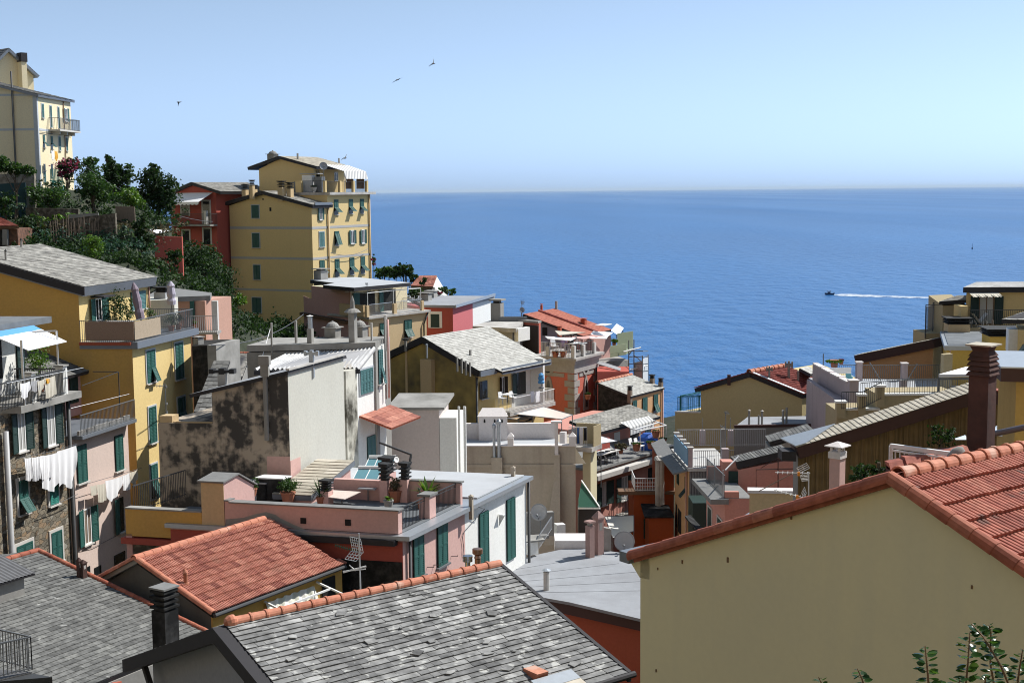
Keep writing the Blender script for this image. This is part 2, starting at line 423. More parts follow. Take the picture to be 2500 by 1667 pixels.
plaster('grey_render',(0.30,0.29,0.27),0.4,(0.17,0.16,0.15),0.4)
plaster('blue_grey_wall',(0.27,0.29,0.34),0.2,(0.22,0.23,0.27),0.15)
m,n,b = newmat('black_mould')
n1 = noise(n,0.55,12); n2 = noise(n,3.2,10); n3 = noise(n,1.4,8,stretch=(2.5,2.5,0.3))
def _ma(a,k,c):
    x = nd(n,'Math',operation='MULTIPLY_ADD'); n.links.new(a,x.inputs[0]); x.inputs[1].default_value = k; n.links.new(c,x.inputs[2]); return x.outputs[0]
f = _ma(n2,0.55,_ma(n3,0.35,n1)); c = ramp(n,f,[(0.84,(0.42,0.355,0.28)),(0.91,(0.25,0.215,0.175)),(0.97,(0.105,0.095,0.083)),(1.06,(0.06,0.055,0.05))])
n.links.new(c,b.inputs['Base Color']); b.inputs['Roughness'].default_value = 0.92; bump(n,b,n2,0.4,0.03)
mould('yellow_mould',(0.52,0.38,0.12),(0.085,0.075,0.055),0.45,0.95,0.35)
mould('pilaster_mould',(0.62,0.6,0.52),(0.07,0.065,0.05),0.6,0.85,0.7)
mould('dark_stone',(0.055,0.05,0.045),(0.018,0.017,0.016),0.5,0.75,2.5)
mould('garden_wall',(0.20,0.175,0.14),(0.07,0.06,0.045),0.5,0.75,3.0)
mould('concrete',(0.36,0.35,0.33),(0.2,0.195,0.18),0.5,0.95,0.8)
mould('concrete_light',(0.52,0.50,0.47),(0.3,0.28,0.26),0.55,0.95,0.9)
mould('membrane_grey',(0.33,0.345,0.37),(0.24,0.245,0.26),0.45,0.95,0.5)
mould('membrane_white',(0.46,0.48,0.505),(0.39,0.40,0.415),0.5,1.0,0.5)
mould('membrane_dark',(0.20,0.215,0.23),(0.13,0.14,0.15),0.45,0.9,0.6)
mould('terrace_floor',(0.56,0.55,0.53),(0.42,0.41,0.39),0.5,1.0,0.9)
plain('fascia',(0.028,0.026,0.029),0.7)
plain('fascia_brown',(0.065,0.03,0.026),0.7)
plain('gutter_grey',(0.20,0.22,0.25),0.45,0.3)
plain('zinc',(0.42,0.45,0.48),0.4,0.5)
plain('iron',(0.05,0.052,0.055),0.55)
plain('iron_grey',(0.16,0.17,0.18),0.5,0.2)
plain('white_paint',(0.78,0.78,0.77),0.5)
plain('aluminium',(0.6,0.61,0.62),0.35,0.7)
plain('steel',(0.7,0.68,0.66),0.2,1.0)
plain('copper',(0.45,0.25,0.16),0.3,0.9)
plain('copper_pipe',(0.42,0.25,0.19),0.6)
plain('shutter',(0.018,0.088,0.075),0.55,var=0.2)
plain('shutter_teal',(0.06,0.15,0.15),0.55,var=0.2)
plain('shutter_bright',(0.03,0.20,0.165),0.55,var=0.2)
plain('shutter_dark',(0.012,0.035,0.03),0.6,var=0.2)
plain('shutter_brown',(0.03,0.02,0.016),0.6)
plain('stone_trim',(0.55,0.53,0.5),0.7)
plain('grey_border',(0.46,0.49,0.52),0.8)
plain('band_grey',(0.42,0.41,0.40),0.85)
plain('tower_stone',(0.36,0.34,0.32),0.9,var=0.25,scale=3)
plain('dark_opening',(0.012,0.012,0.012),0.8)
plain('wood_brown',(0.16,0.09,0.05),0.8,var=0.3)
plain('wood_grey',(0.22,0.17,0.13),0.85,var=0.3)
plain('white_cloth',(0.82,0.82,0.84),0.9,var=0.03)
plain('beige_cloth',(0.60,0.56,0.47),0.9)
plain('sand_cloth',(0.62,0.53,0.47),0.9)
plain('yellow_cloth',(0.7,0.36,0.04),0.9)
plain('blue_cloth',(0.05,0.12,0.3),0.9)
plain('sky_blue',(0.10,0.32,0.62),0.7)
plain('navy',(0.02,0.04,0.09),0.6)
plain('mauve_cloth',(0.25,0.2,0.24),0.9)
plain('plastic_white',(0.8,0.8,0.8),0.4)
plain('plastic_blue',(0.02,0.09,0.4),0.4)
plain('plastic_yellow',(0.7,0.6,0.08),0.5)
plain('aqua',(0.12,0.36,0.4),0.5)
plain('terracotta',(0.36,0.14,0.08),0.8)
plain('black_cowl',(0.022,0.022,0.023),0.75,var=0.4)
plain('dish_grey',(0.38,0.38,0.39),0.5)
plain('rail_blue',(0.20,0.36,0.52),0.6)
plain('green_rail',(0.01,0.12,0.13),0.6)
plain('green_net',(0.015,0.085,0.055),0.8)
plain('orange_plastic',(0.8,0.28,0.03),0.5)
plain('bark',(0.09,0.07,0.05),0.95,var=0.3)
plain('skin',(0.45,0.26,0.18),0.6)
plain('hair',(0.02,0.014,0.01),0.6)
plain('black_cloth',(0.015,0.015,0.018),0.9)
plain('lilac_cloth',(0.35,0.27,0.42),0.9)
plain('bird',(0.06,0.065,0.075),0.7)
plain('solar_teal',(0.12,0.26,0.30),0.15,0.0,0.8,var=0.1)
plain('bamboo_screen',(0.30,0.20,0.14),0.85,var=0.3,scale=20)
plain('reed_screen',(0.46,0.37,0.27),0.85,var=0.3,scale=20)
plain('earth',(0.13,0.10,0.07),0.95,var=0.35,scale=2)
plain('wire',(0.10,0.10,0.11),0.5)
m,n,b = newmat('glass_dark'); b.inputs['Base Color'].default_value = (0.012,0.015,0.017,1); b.inputs['Roughness'].default_value = 0.12
m,n,b = newmat('curtain'); b.inputs['Base Color'].default_value = (0.42,0.42,0.4,1); b.inputs['Roughness'].default_value = 0.5
# roofs
tiled('slate_near',[(0,(0.15,0.15,0.15)),(0.3,(0.20,0.20,0.198)),(0.6,(0.27,0.27,0.265)),(0.85,(0.36,0.36,0.352)),(1,(0.44,0.44,0.43))],0.8,0.5,3.5,(4.2,0.60,(0.44,0.44,0.42)),0.7)
tiled('slate_old',[(0,(0.115,0.115,0.11)),(0.5,(0.17,0.17,0.162)),(1,(0.23,0.23,0.215))],0.85,0.45,6,(2.6,0.66,(0.42,0.42,0.40)),0.6)
tiled('slate_far',[(0,(0.20,0.19,0.175)),(0.45,(0.33,0.32,0.29)),(1,(0.48,0.46,0.42))],0.85,0.4,4,None,0.4,(0.5,0.55,(0.12,0.115,0.1)))
tiled('slate_pale',[(0,(0.40,0.39,0.36)),(0.5,(0.50,0.49,0.455)),(1,(0.60,0.59,0.55))],0.85,0.25,4,None,0.4,(0.35,0.6,(0.28,0.28,0.24)))
tiled('slate_beige',[(0,(0.36,0.32,0.26)),(0.5,(0.46,0.42,0.34)),(1,(0.55,0.5,0.42))],0.85,0.15,5,None,0.3)
tiled('slate_dark',[(0,(0.07,0.07,0.068)),(0.5,(0.15,0.148,0.14)),(1,(0.26,0.255,0.24))],0.8,0.3,6,None,0.4)
tiled('terra_tiles',[(0,(0.24,0.08,0.06)),(0.4,(0.36,0.135,0.095)),(0.75,(0.43,0.18,0.13)),(1,(0.49,0.225,0.16))],0.8,0.22,6,(1.0,0.62,(0.32,0.14,0.10)),0.3)
tiled('terra_old',[(0,(0.24,0.07,0.05)),(0.5,(0.36,0.115,0.08)),(1,(0.44,0.17,0.12))],0.8,0.3,9,(2.2,0.64,(0.16,0.075,0.06)),0.4)
tiled('terra_ridge',[(0,(0.40,0.14,0.085)),(0.5,(0.52,0.20,0.125)),(1,(0.58,0.26,0.17))],0.75,0.22,7,(1.7,0.62,(0.55,0.33,0.25)),0.25)
tiled('terra_verge',[(0,(0.27,0.075,0.045)),(0.5,(0.36,0.11,0.065)),(1,(0.43,0.16,0.10))],0.75,0.3,6,(1.6,0.62,(0.2,0.07,0.05)),0.25)
tiled('red_roof',[(0,(0.34,0.11,0.075)),(0.5,(0.44,0.16,0.11)),(1,(0.52,0.2,0.14))],0.85,0.12,3,None,0.3)
tiled('wine_roof',[(0,(0.16,0.035,0.03)),(0.5,(0.24,0.055,0.045)),(1,(0.33,0.09,0.07))],0.8,0.2,5,None,0.3)
tiled('corr_sheet',[(0,(0.42,0.42,0.42)),(0.5,(0.55,0.55,0.55)),(1,(0.66,0.66,0.66))],0.5,0.25,2,(0.9,0.56,(0.45,0.42,0.37)),0.1)
tiled('corr_yellow',[(0,(0.13,0.09,0.04)),(0.5,(0.17,0.115,0.05)),(1,(0.21,0.14,0.065))],0.6,0.25,2,None,0.1)
# rubble stone wall
m,n,b = newmat('rubble')
tc = nd(n,'TexCoord'); vo = nd(n,'TexVoronoi',feature='F1'); vo.inputs['Scale'].default_value = 3.0; vo.inputs['Randomness'].default_value = 0.95
mp = nd(n,'Mapping'); mp.inputs['Scale'].default_value = (1,1,1.7); n.links.new(tc.outputs['Object'],mp.inputs[0])
nz = nd(n,'TexNoise'); nz.inputs['Scale'].default_value = 4; nz.inputs['Detail'].default_value = 3; n.links.new(mp.outputs[0],nz.inputs['Vector'])
mxv = mix(n,0.12,mp.outputs[0],nz.outputs['Color'],'ADD'); n.links.new(mxv,vo.inputs['Vector'])
v2 = nd(n,'TexVoronoi',feature='DISTANCE_TO_EDGE'); v2.inputs['Scale'].default_value = 3.0; v2.inputs['Randomness'].default_value = 0.95; n.links.new(mxv,v2.inputs['Vector'])
sepc = nd(n,'SeparateColor'); n.links.new(vo.outputs['Color'],sepc.inputs[0])
c = ramp(n,sepc.outputs[0],[(0,(0.10,0.088,0.07)),(0.3,(0.17,0.15,0.115)),(0.6,(0.24,0.205,0.15)),(0.8,(0.28,0.19,0.11)),(1,(0.30,0.29,0.25))])
e = ramp(n,v2.outputs['Distance'],[(0.0,(0.5,0.47,0.42)),(0.07,(1,1,1))]); c = mix(n,1.0,c,e,'MULTIPLY')
g = noise(n,12,5); gf = ramp(n,g,[(0.3,(0.7,)*3),(0.7,(1.15,)*3)]); c = mix(n,1.0,c,gf,'MULTIPLY')
n.links.new(c,b.inputs['Base Color']); b.inputs['Roughness'].default_value = 0.95; bump(n,b,e,0.8,0.05)
# striped awnings
def striped(name,a,bcol,per,axis=0):
    m,n,b = newmat(name); tc = nd(n,'TexCoord'); sp = nd(n,'SeparateXYZ'); n.links.new(tc.outputs['Object'],sp.inputs[0])
    mu = nd(n,'Math',operation='MULTIPLY'); n.links.new(sp.outputs[axis],mu.inputs[0]); mu.inputs[1].default_value = 1 / per
    fr = nd(n,'Math',operation='FRACT'); n.links.new(mu.outputs[0],fr.inputs[0])
    c = ramp(n,fr.outputs[0],[(0,a),(0.5,bcol)],'CONSTANT'); n.links.new(c,b.inputs['Base Color']); b.inputs['Roughness'].default_value = 0.9
striped('awning_stripe',(0.75,0.74,0.7),(0.42,0.42,0.42),0.26)
striped('awning_cream',(0.78,0.76,0.68),(0.62,0.62,0.52),0.4)
# foliage
leafmat('leaf_dark',(0.010,0.026,0.008),(0.024,0.055,0.014),(0.055,0.10,0.025),.3,.7)
leafmat('leaf_mid',(0.015,0.045,0.010),(0.045,0.10,0.022),(0.10,0.17,0.04))
leafmat('leaf_bright',(0.04,0.10,0.012),(0.10,0.19,0.025),(0.20,0.28,0.05))
leafmat('leaf_grey',(0.03,0.06,0.04),(0.07,0.12,0.08),(0.2,0.26,0.17))
leafmat('leaf_near',(0.012,0.035,0.008),(0.03,0.075,0.014),(0.08,0.15,0.03),0.35,0.25)
leafmat('flower_magenta',(0.10,0.01,0.03),(0.32,0.03,0.10),(0.48,0.08,0.2),0.3)
leafmat('dry_grass',(0.06,0.055,0.03),(0.14,0.12,0.07),(0.24,0.21,0.13),0.1,0.9)
# sea
m,n,b = newmat('sea_water')
geo = nd(n,'NewGeometry')
def sean(scale,st,det=3):
    mp = nd(n,'Mapping'); mp.inputs['Scale'].default_value = st; n.links.new(geo.outputs['Position'],mp.inputs[0])
    t = nd(n,'TexNoise'); t.inputs['Scale'].default_value = scale; t.inputs['Detail'].default_value = det; n.links.new(mp.outputs[0],t.inputs['Vector']); return t.outputs['Fac']
w1 = sean(0.10,(1,0.55,1),5); w2 = sean(0.9,(1,0.6,1),3); cur = sean(0.004,(1,0.25,1),4)
h = nd(n,'Math',operation='MULTIPLY_ADD'); n.links.new(w2,h.inputs[0]); h.inputs[1].default_value = 0.15; n.links.new(w1,h.inputs[2])
cur2 = sean(0.0016,(1,0.12,1),5); rr = nd(n,'MapRange'); rr.inputs['To Min'].default_value = 0.2; rr.inputs['To Max'].default_value = 0.42; n.links.new(cur2,rr.inputs['Value'])
c = ramp(n,cur,[(0.3,(0.006,0.084,0.25)),(0.7,(0.010,0.112,0.315))])
n.links.new(c,b.inputs['Base Color']); n.links.new(rr.outputs[0],b.inputs['Roughness']); b.inputs['IOR'].default_value = 1.33; b.inputs['Specular IOR Level'].default_value = 0.4
bump(n,b,h.outputs[0],1.0,2.2)
m,n,b = newmat('foam')
f = noise(n,0.5,6,stretch=(0.25,1,1)); a = ramp(n,f,[(0.42,(0,0,0)),(0.6,(1,1,1))]); b.inputs['Base Color'].default_value = (0.8,0.84,0.86,1); b.inputs['Roughness'].default_value = 0.9
n.links.new(a,b.inputs['Alpha'])
# ground
m,n,b = newmat('hillside')
f = noise(n,0.6,8); c = ramp(n,f,[(0.3,(0.015,0.024,0.01)),(0.6,(0.03,0.036,0.018)),(0.8,(0.08,0.068,0.045))]); n.links.new(c,b.inputs['Base Color']); b.inputs['Roughness'].default_value = 0.95; bump(n,b,f,0.8,0.3)
plain('slate_stone',(0.20,0.20,0.195),0.8,var=0.3,scale=4)
mould('chimney_brown',(0.105,0.06,0.052),(0.06,0.04,0.036),0.5,0.8,1.5)
mould('soot',(0.055,0.055,0.055),(0.016,0.016,0.016),0.45,0.75,1.8)
tiled('corr_dark',[(0,(0.10,0.10,0.105)),(0.5,(0.15,0.15,0.155)),(1,(0.2,0.2,0.2))],0.6,0.2,3,None,0.1)
plain('shutter_pale',(0.24,0.27,0.17),0.8); plain('netting',(0.50,0.52,0.55),0.9); plain('canvas',(0.72,0.70,0.64),0.9,var=.05); plain('wood_sand',(0.5,0.36,0.22),0.9)
plaster('olive_plaster',(0.40,0.33,0.20),0.15,(0.3,0.25,0.16),0.2); plaster('bright_yellow',(0.62,0.42,0.10),0.12,(0.5,0.34,0.1),0.12); plaster('ochre_board',(0.46,0.30,0.10),0.2,(0.36,0.23,0.08),0.4)
plain('pale_glass',(0.62,0.66,0.7),0.3); plain('brown_pipe',(0.09,0.055,0.06),0.4)
tiled('slate_bright',[(0,(0.55,0.54,0.52)),(0.5,(0.68,0.67,0.65)),(1,(0.76,0.75,0.73))],0.85,0.12,4)
m,n,b = newmat('corr_grey_wall')
tc = nd(n,'TexCoord'); wv = nd(n,'TexWave',wave_type='BANDS',bands_direction='X'); wv.inputs['Scale'].default_value = 1.9; n.links.new(tc.outputs['Object'],wv.inputs['Vector'])
b.inputs['Base Color'].default_value = (0.16,0.155,0.16,1); b.inputs['Roughness'].default_value = 0.7; bump(n,b,wv.outputs['Fac'],0.8,0.05)
plain('navy_green',(0.02,0.06,0.07),0.8); plain('teal_paint',(0.04,0.30,0.25),0.6); mould('brick_hut',(0.24,0.12,0.08),(0.10,0.06,0.045),0.45,0.8,4.0)
leafmat('leaf_teal',(0.02,0.05,0.035),(0.04,0.10,0.07),(0.08,0.14,0.10),.3,.7)
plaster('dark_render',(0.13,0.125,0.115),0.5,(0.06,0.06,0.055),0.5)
plain('lilac_pale',(0.45,0.42,0.5),0.9)
mould('terraces',(0.50,0.40,0.28),(0.30,0.24,0.16),0.5,0.9,0.2)  # colour of the added bounce slope behind the camera
m = bpy.data.materials.new('haze_air'); m.use_nodes = True; m.node_tree.nodes.clear(); MATS['haze_air'] = m
o_ = m.node_tree.nodes.new('ShaderNodeOutputMaterial'); pv_ = m.node_tree.nodes.new('ShaderNodeVolumePrincipled'); pv_.inputs['Color'].default_value = (0.72,0.86,1.0,1); pv_.inputs['Density'].default_value = 1.6e-5
m.node_tree.links.new(pv_.outputs[0],o_.inputs['Volume'])
plaster('dull_pink',(0.34,0.22,0.20),0.3,(0.24,0.17,0.15),0.3)
plaster('salmon',(0.52,0.31,0.24),0.15,(0.42,0.25,0.2),0.2)
mould('garden_wall_light',(0.34,0.31,0.26),(0.16,0.14,0.11),0.5,0.75,3.0)
# ---------------------------------------------------------------- shared building pieces
def solid(mb,top,zb):
    n = len(top); b = mb.add(list(top) + [wz(p,zb) for p in top]); mb.face(tuple(range(b,b + n)))
    for i in range(n): j = (i + 1) % n; mb.face((b + i,b + j,b + n + j,b + n + i))
def walls(parent,tops,zb,mat,name='wall'):
    mb = MB(); solid(mb,tops,zb); return mb.build(name,mat,parent)
def slab(parent,pts,th,mat,name='slab'):
    mb = MB(); mb.prism([p - ZU*th for p in pts],ZU*th); return mb.build(name,mat,parent)
def chim(parent,base,h,w,style='louvre',mat='grey_render',u=Ve((0.8,-0.6,0)),cap='black_cowl',d=None,name='chimney'):
    u = u.normalized(); p = Ve((-u.y,u.x,0)); mb = MB(); d = d or w
    def bx(w2,d2,z0,z1,mi=0):
        mb.mi = mi; mb.box(base - u*w2 / 2 - p*d2 / 2 + ZU*z0,u*w2,p*d2,ZU*(z1 - z0))
    if style == 'louvre':
        hb = h*0.58; bx(w,d,-0.6,hb); k = 4; ph = (h - hb) / k
        for i in range(k):
            bx(w*0.72,d*0.72,hb + i*ph,hb + (i + .55)*ph,1); bx(w*1.12,d*1.12,hb + (i + .5)*ph,hb + (i + .8)*ph,1)
        bx(w*1.2,d*1.2,h - 0.03,h + 0.04,1)
    elif style == 'slab':
        bx(w,d,-0.6,h*0.82); bx(w*.6,d*.6,h*.82,h*.93,1); bx(w*1.3,d*1.3,h*.93,h)
    elif style == 'post':
        bx(w,d,-0.6,h)
    elif style == 'pipe':
        mb.lathe(base,[(w / 2,-.5),(w / 2,h*.8),(w*.55,h*.8),(w*.55,h*.84),(w*.3,h*.85),(w*.3,h*.92)],10); mb.mi = 1
        mb.lathe(base,[(w*.8,h*.92),(w*.1,h)],10)
    elif style == 'twocowl':           # square shaft under a cross-bar cowl
        bx(w,d,-0.6,h*.62); bx(w*2.6,d*.9,h*.66,h*.86,1); bx(w*.7,d*1.05,h*.56,h*1.0,1); 
        for s in (-1,1): mb.mi = 1; mb.box(base + u*(s*w*1.3 - w*.3) - p*d*.55 + ZU*h*.6,u*w*.6,p*d*1.1,ZU*h*.36)
    elif style == 'tile':              # round terracotta vent with pointed cap
        mb.lathe(base,[(w*.7,-.3),(w*.7,.05),(w / 2,.1),(w / 2,h*.62),(w*.62,h*.63),(w*.62,h*.68),(w*.4,h*.7),(w*.4,h*.78)],12); mb.mi = 1
        mb.lathe(base,[(w*.7,h*.78),(w*.5,h*.86),(w*.1,h)],12)
    elif style == 'house':             # small shaft with arched openings and a little roof
        bx(w,d,-0.6,h*.8); bx(w*.5,d*1.02,h*.5,h*.7,1); mb.mi = 0
        mb.lathe(base,[(w*.85,h*.8),(w*.85,h*.84),(w*.1,h)],4,sq=(u,p))
    elif style == 'dome':
        bx(w,d,-0.6,h*.58); bx(w*1.35,d*1.35,h*.58,h*.63); bx(w*.9,d*.9,h*.63,h*.66)
        mb.lathe(base,[(w*.55,h*.65),(w*.52,h*.72),(w*.4,h*.84),(w*.2,h*.92),(w*.08,h*.94),(w*.07,h)],14)
    return mb.build(name,[mat,cap],parent)
def chim_px(parent,plane,c,x,yb,yt,wpx,**k):
    b = PL(c,x,yb,*plane); t = gy(b,ZU,c,x,yt); w = wpx / CR[c][2] / FPX*(b - CAM).length
    return chim(parent,b,(t - b).z,w,**k)
def plane3(a,b,c): return a,(b - a).cross(c - a).normalized()
def hplane(z): return Ve((0,0,z)),ZU.copy()
def band(parent,facs,z0,z1,mat,name='band',n=0.02):
    mb = MB()
    for f,a0,a1 in facs: f.box(mb,a0,a1,z0,z1,0.0,n)
    return mb.build(name,mat,parent)
def pole(mb,p,h,r=0.02): mb.tube([p,p + ZU*h],r,6)

# ---------------------------------------------------------------- tall yellow house beside the sea
u,v = U(.5),V(.5); C = K(3,1612,600,145); zb = 38
A = root('apartment_house','tall yellow house with grey floor bands and a rooftop terrace, standing against the sea','house',wz(C,zb))
CL = gx(C,v,3,762); AP = gx(C,v,3,1125); zA = zof(AP,3,1125,478); P1 = gx(C,u,3,1775); P2 = gx(C,u,3,2218)
L1 = (P1 - C).length; L2 = (P2 - C).length; WD = (CL - C).length; hw = (AP - C).length
zT = zof(P1,3,1780,492)
mb = MB(); pent = [wz(C,zb),C,wz(AP,zA),wz(CL,C.z),wz(CL,zb)]; mb.prism(pent,u*(L1 + 0.02))
solid(mb,[wz(C + u*(L1 + .02),zT),wz(P2,zT),wz(P2 + v*WD,zT),wz(P1 + v*WD,zT)],zb); mb.build('wall','hotel_plaster',A)
F2 = Fac(C,u); FF = Fac(C,v)
zr = zA + .28
RA,RB = wz(AP,zr) - u*.35,wz(AP,zr) + u*(L1 + .5)
k = (zr - C.z - .15) / hw
def dn(p,w,o): return p + v*w*1.0 - ZU*abs(w)*k
ra = roofplane(A,dn(RA,-hw - .45,0),dn(RB,-hw - .45,0),RB,RA,rows=16,tw=.5,mat='slate_far',th=.35)
roofplane(A,dn(RB,hw + .45,0),dn(RA,hw + .45,0),RA,RB,rows=16,tw=.5,mat='slate_far',th=.35)
pr = plane3(RA,RB,dn(RA,-hw,0))
for x,yb_,yt,w in ((1305,500,350,60),(1392,515,366,52)): chim_px(ra,pr,3,x,yb_,yt,w,mat='sand_plaster',u=u)
plf = plane3(RA,RB,dn(RA,hw,0))
for x,yb_,yt,w in ((928,520,382,50),(1000,478,340,40),(1028,490,392,36)): chim_px(ra,plf,3,x,yb_,yt,w,mat='sand_plaster',u=u)
# terrace slab, parapet posts, rails
zS = zof(P1,3,1780,465)
T0 = gx(P1,v,3,1500)
slab(A,[wz(T0 - u*.2,zS),wz(P1 - u*.2 - v*.5,zS),wz(P2 + u*.5 - v*.5,zS),wz(P2 + u*.5 + v*WD,zS),wz(P1 + u*.5 + v*WD,zS),wz(P1 + u*.5 + (T0 - P1),zS)],zS - zT,'concrete_light','terrace_slab')
FT = Fac(wz(P1 - v*.3,zS),u); mb = MB()
tops = []
for x in (1764,1918,2056,2194):
    p = gx(FT.o,u,3,x); zt = zof(p,3,x,346); mb.cut(); mb.box(p - u*.14,u*.28,v*.28,ZU*(zt - zS)); tops.append((p,zt - zS))
p = gx(wz(P1 - v*.3,zS),v,3,1510); mb.cut(); mb.box(p,u*.35,v*.8,ZU*1.3); mb.build('parapet_post','hotel_plaster',A)
railing(A,[t[0] + v*.2 for t in tops],tops[0][1]*.95,.14,mat='iron')
railing(A,[tops[0][0] + v*.2,p],1.25,.14,mat='iron')
# penthouse
Q0 = wz(P1,0) + u*2.0; D0 = gx(wz(Q0,zS),v,3,1640); D1 = gx(wz(Q0,zS),v,3,1075); DA = gx(wz(Q0,zS),v,3,1310)
zp = zof(DA,3,1310,112); ze = zof(D1,3,1075,226); zeR = zof(D0,3,1640,205); LP = 6.3
mb = MB(); mb.prism([D0,wz(D0,zeR),wz(DA,zp),wz(D1,ze),D1],u*LP); mb.build('wall','hotel_plaster',A)
r0 = wz(DA,zof(DA,3,1310,90)) - u*.5; r1 = r0 + u*(LP + 1.0)
eL = wz(gx(D1,v,3,985),zof(gx(D1,v,3,985),3,985,208)) - u*.5; eR = wz(gx(D0,-v,3,1700),zof(gx(D0,-v,3,1700),3,1700,198)) - u*.5
rp = roofplane(A,eR,eR + u*(LP + 1),r1,r0,rows=14,tw=.5,mat='slate_beige',th=.3)
roofplane(A,eL + u*(LP + 1),eL,r0,r1,rows=14,tw=.5,mat='slate_beige',th=.3)
chim_px(rp,plane3(r0,r1,eR),3,1470,125,62,14,style='post',mat='grey_render'); chim_px(rp,plane3(r0,r1,eR),3,1898,165,112,12,style='post',mat='concrete')
chim(rp,lerp(r0,eL,.35) + u*1,1.1,.9,'dome','grey_render',u)
# striped awning on the terrace
a0 = gx(FT.o + v*.35,u,3,1955); a1 = gx(FT.o + v*.35,u,3,2180); za = zof(a0,3,1955,246)
mb = MB(); ins = v*2.4 + ZU*.75
mb.prism([wz(a0,za),wz(a1,za),wz(a1,za) + ins,wz(a0,za) + ins - u*.4],ZU*-.04)
mb.prism([wz(a0,za),wz(a1,za),wz(a1,za - .85) - v*.25,wz(a0,za - .85) - v*.25],v*.03); aw = mb.build('awning','awning_stripe',A)
mb = MB()
for p in (a0,a1): mb.tube([wz(p,zS),wz(p,za - .05)],.03); mb.tube([wz(p,za - .1) ,wz(p,za - 1.2) - v*.25],.03)
mb.build('awning_frame','white_paint',aw)
mb = MB(); fc = Fac(wz(D0,zS),u)
for i in range(2):
    s = lerp(a0,a1,.08 + .5*i); e = lerp(a0,a1,.45 + .5*i)
    mb.grid([[lerp(s,e,j / 12) + v*(.1 + .08*(j % 2)) + ZU*zz for j in range(13)] for zz in (1.9,.35)])
mb.build('curtain','wood_brown',aw,recalc=False)
window(A,fc,3,1845,255,1885,350,'glass',sill=None)
window(A,Fac(D0,v),3,1660,240,1700,350,'none',sill=None)
mb = MB(); b = wz(P1 + u*.8 + v*1.2,zS)
for x,w,h,m_ in ((0,1.0,1.7,0),(1.3,1.3,1.9,1),(3.0,.7,1.2,0)): mb.mi = m_; mb.box(b + v*x,v*w,u*.7,ZU*h)
mb.mi = 2; mb.box(b + v*.5 + ZU*2.0,v*2.4,u*1.0,ZU*.08); mb.build('storage_cabinet',['iron_grey','white_paint','dish_grey'],A)
# windows of the right facade
for x0,y0,x1,y1,s in ((1690,876,1745,1028,'closed'),(1695,1168,1748,1320,'flip'),(1843,540,1890,695,'flip'),(1997,535,2040,685,'flip'),(2113,533,2153,680,'flip'),
                          (1848,868,1898,1012,'tilt'),(2014,858,2052,995,'open'),(2127,852,2161,992,'open'),(1690,616,1722,750,'open'),(1853,1155,1902,1335,'flip'),(2005,1140,2055,1312,'flip'),(2120,1130,2165,1300,'flip')):
    window(A,F2,3,x0,y0,x1,y1,'flip' if s == 'tilt' else s,border='grey_border' if s == 'closed' else None,split=.12 if s == 'tilt' else .52,ang=18 if s == 'tilt' else 48,green='shutter_teal' if s == 'closed' else 'shutter')
for x0,y0,x1,y1,c in ((993,598,1072,732,3),(1000,888,1078,1038,3),(1013,1215,1085,1365,3),(455,260,543,408,9)):
    window(A,FF,c,x0,y0,x1,y1,'closed',border='grey_border',green='shutter')
mb = MB(); a_,b_,c_,d_ = FF.rect(3,1178,622,1198,660); FF.box(mb,a_,b_,c_,d_,0,.03); a_,b_,c_,d_ = FF.rect(3,1105,528,1118,545); FF.box(mb,a_,b_,c_,d_,0,.03); mb.build('vent','dark_opening',A)
for y0,y1 in ((820,846),(1134,1158),(1464,1484)):
    z1,z0 = FF.sz(3,1200,y0)[1],FF.sz(3,1200,y1)[1]
    band(A,[(FF,0 if FF.d.dot(v) > 0 else -WD,WD if FF.d.dot(v) > 0 else 0),(F2,0.02,L2)],z0,z1,'band_grey')
zz = FF.sz(3,1200,540 + 1100)[1]
pipe(A,[wz(P1 - v*.12,C.z),wz(P1 - v*.12,zb)],.09,'sand_plaster'); pipe(A,[wz(P2 - v*.12 - u*.3,zT),wz(P2 - v*.12 - u*.3,zb)],.09,'sand_plaster')
mb = MB(); mb.box(wz(P1 - u*(L1) - v*.5,C.z + .02),u*(L1 + .3),v*.12,ZU*.28); mb.build('gutter','gutter_grey',A)
def dish(label,base,poletop,rad,face,mat='dish_grey',arm=True,polebase=True):
    d = root('satellite_dish',label,'satellite dish',base)
    mb = MB(); f = face.normalized(); prof = [(rad*t,rad*.28*(t*t)) for t in (0.02,.3,.55,.8,1.0)]
    mb.lathe(poletop,[(r_,z) for r_,z in prof] + [(rad*.98,rad*.26)] + [(r_*.97,z - .02) for r_,z in prof[::-1]],22,f); mb.build('reflector',mat,d,smooth=True)
    if polebase: mb = MB(); mb.tube([base,poletop - f*.12],.03); mb.tube([poletop - f*.12,poletop],.03); mb.build('mast','iron_grey',d)
    if arm: mb = MB(); mb.tube([poletop - ZU*rad*.9 + f*.1,poletop + f*rad*.95 - ZU*rad*.35],.016); mb.lathe(poletop + f*rad*.88 - ZU*rad*.35,[(.05,0),(.06,.14),(.03,.18)],8,f); mb.build('receiver_arm','iron_grey',d)
    return d
pb = gx(wz(P1,zS),v,3,1740); dish('grey satellite dish on a mast on the roof terrace of the tall yellow house',pb,wz(pb,zof(pb,3,1736,196)),.45,Ve((.35,-1,.25)))

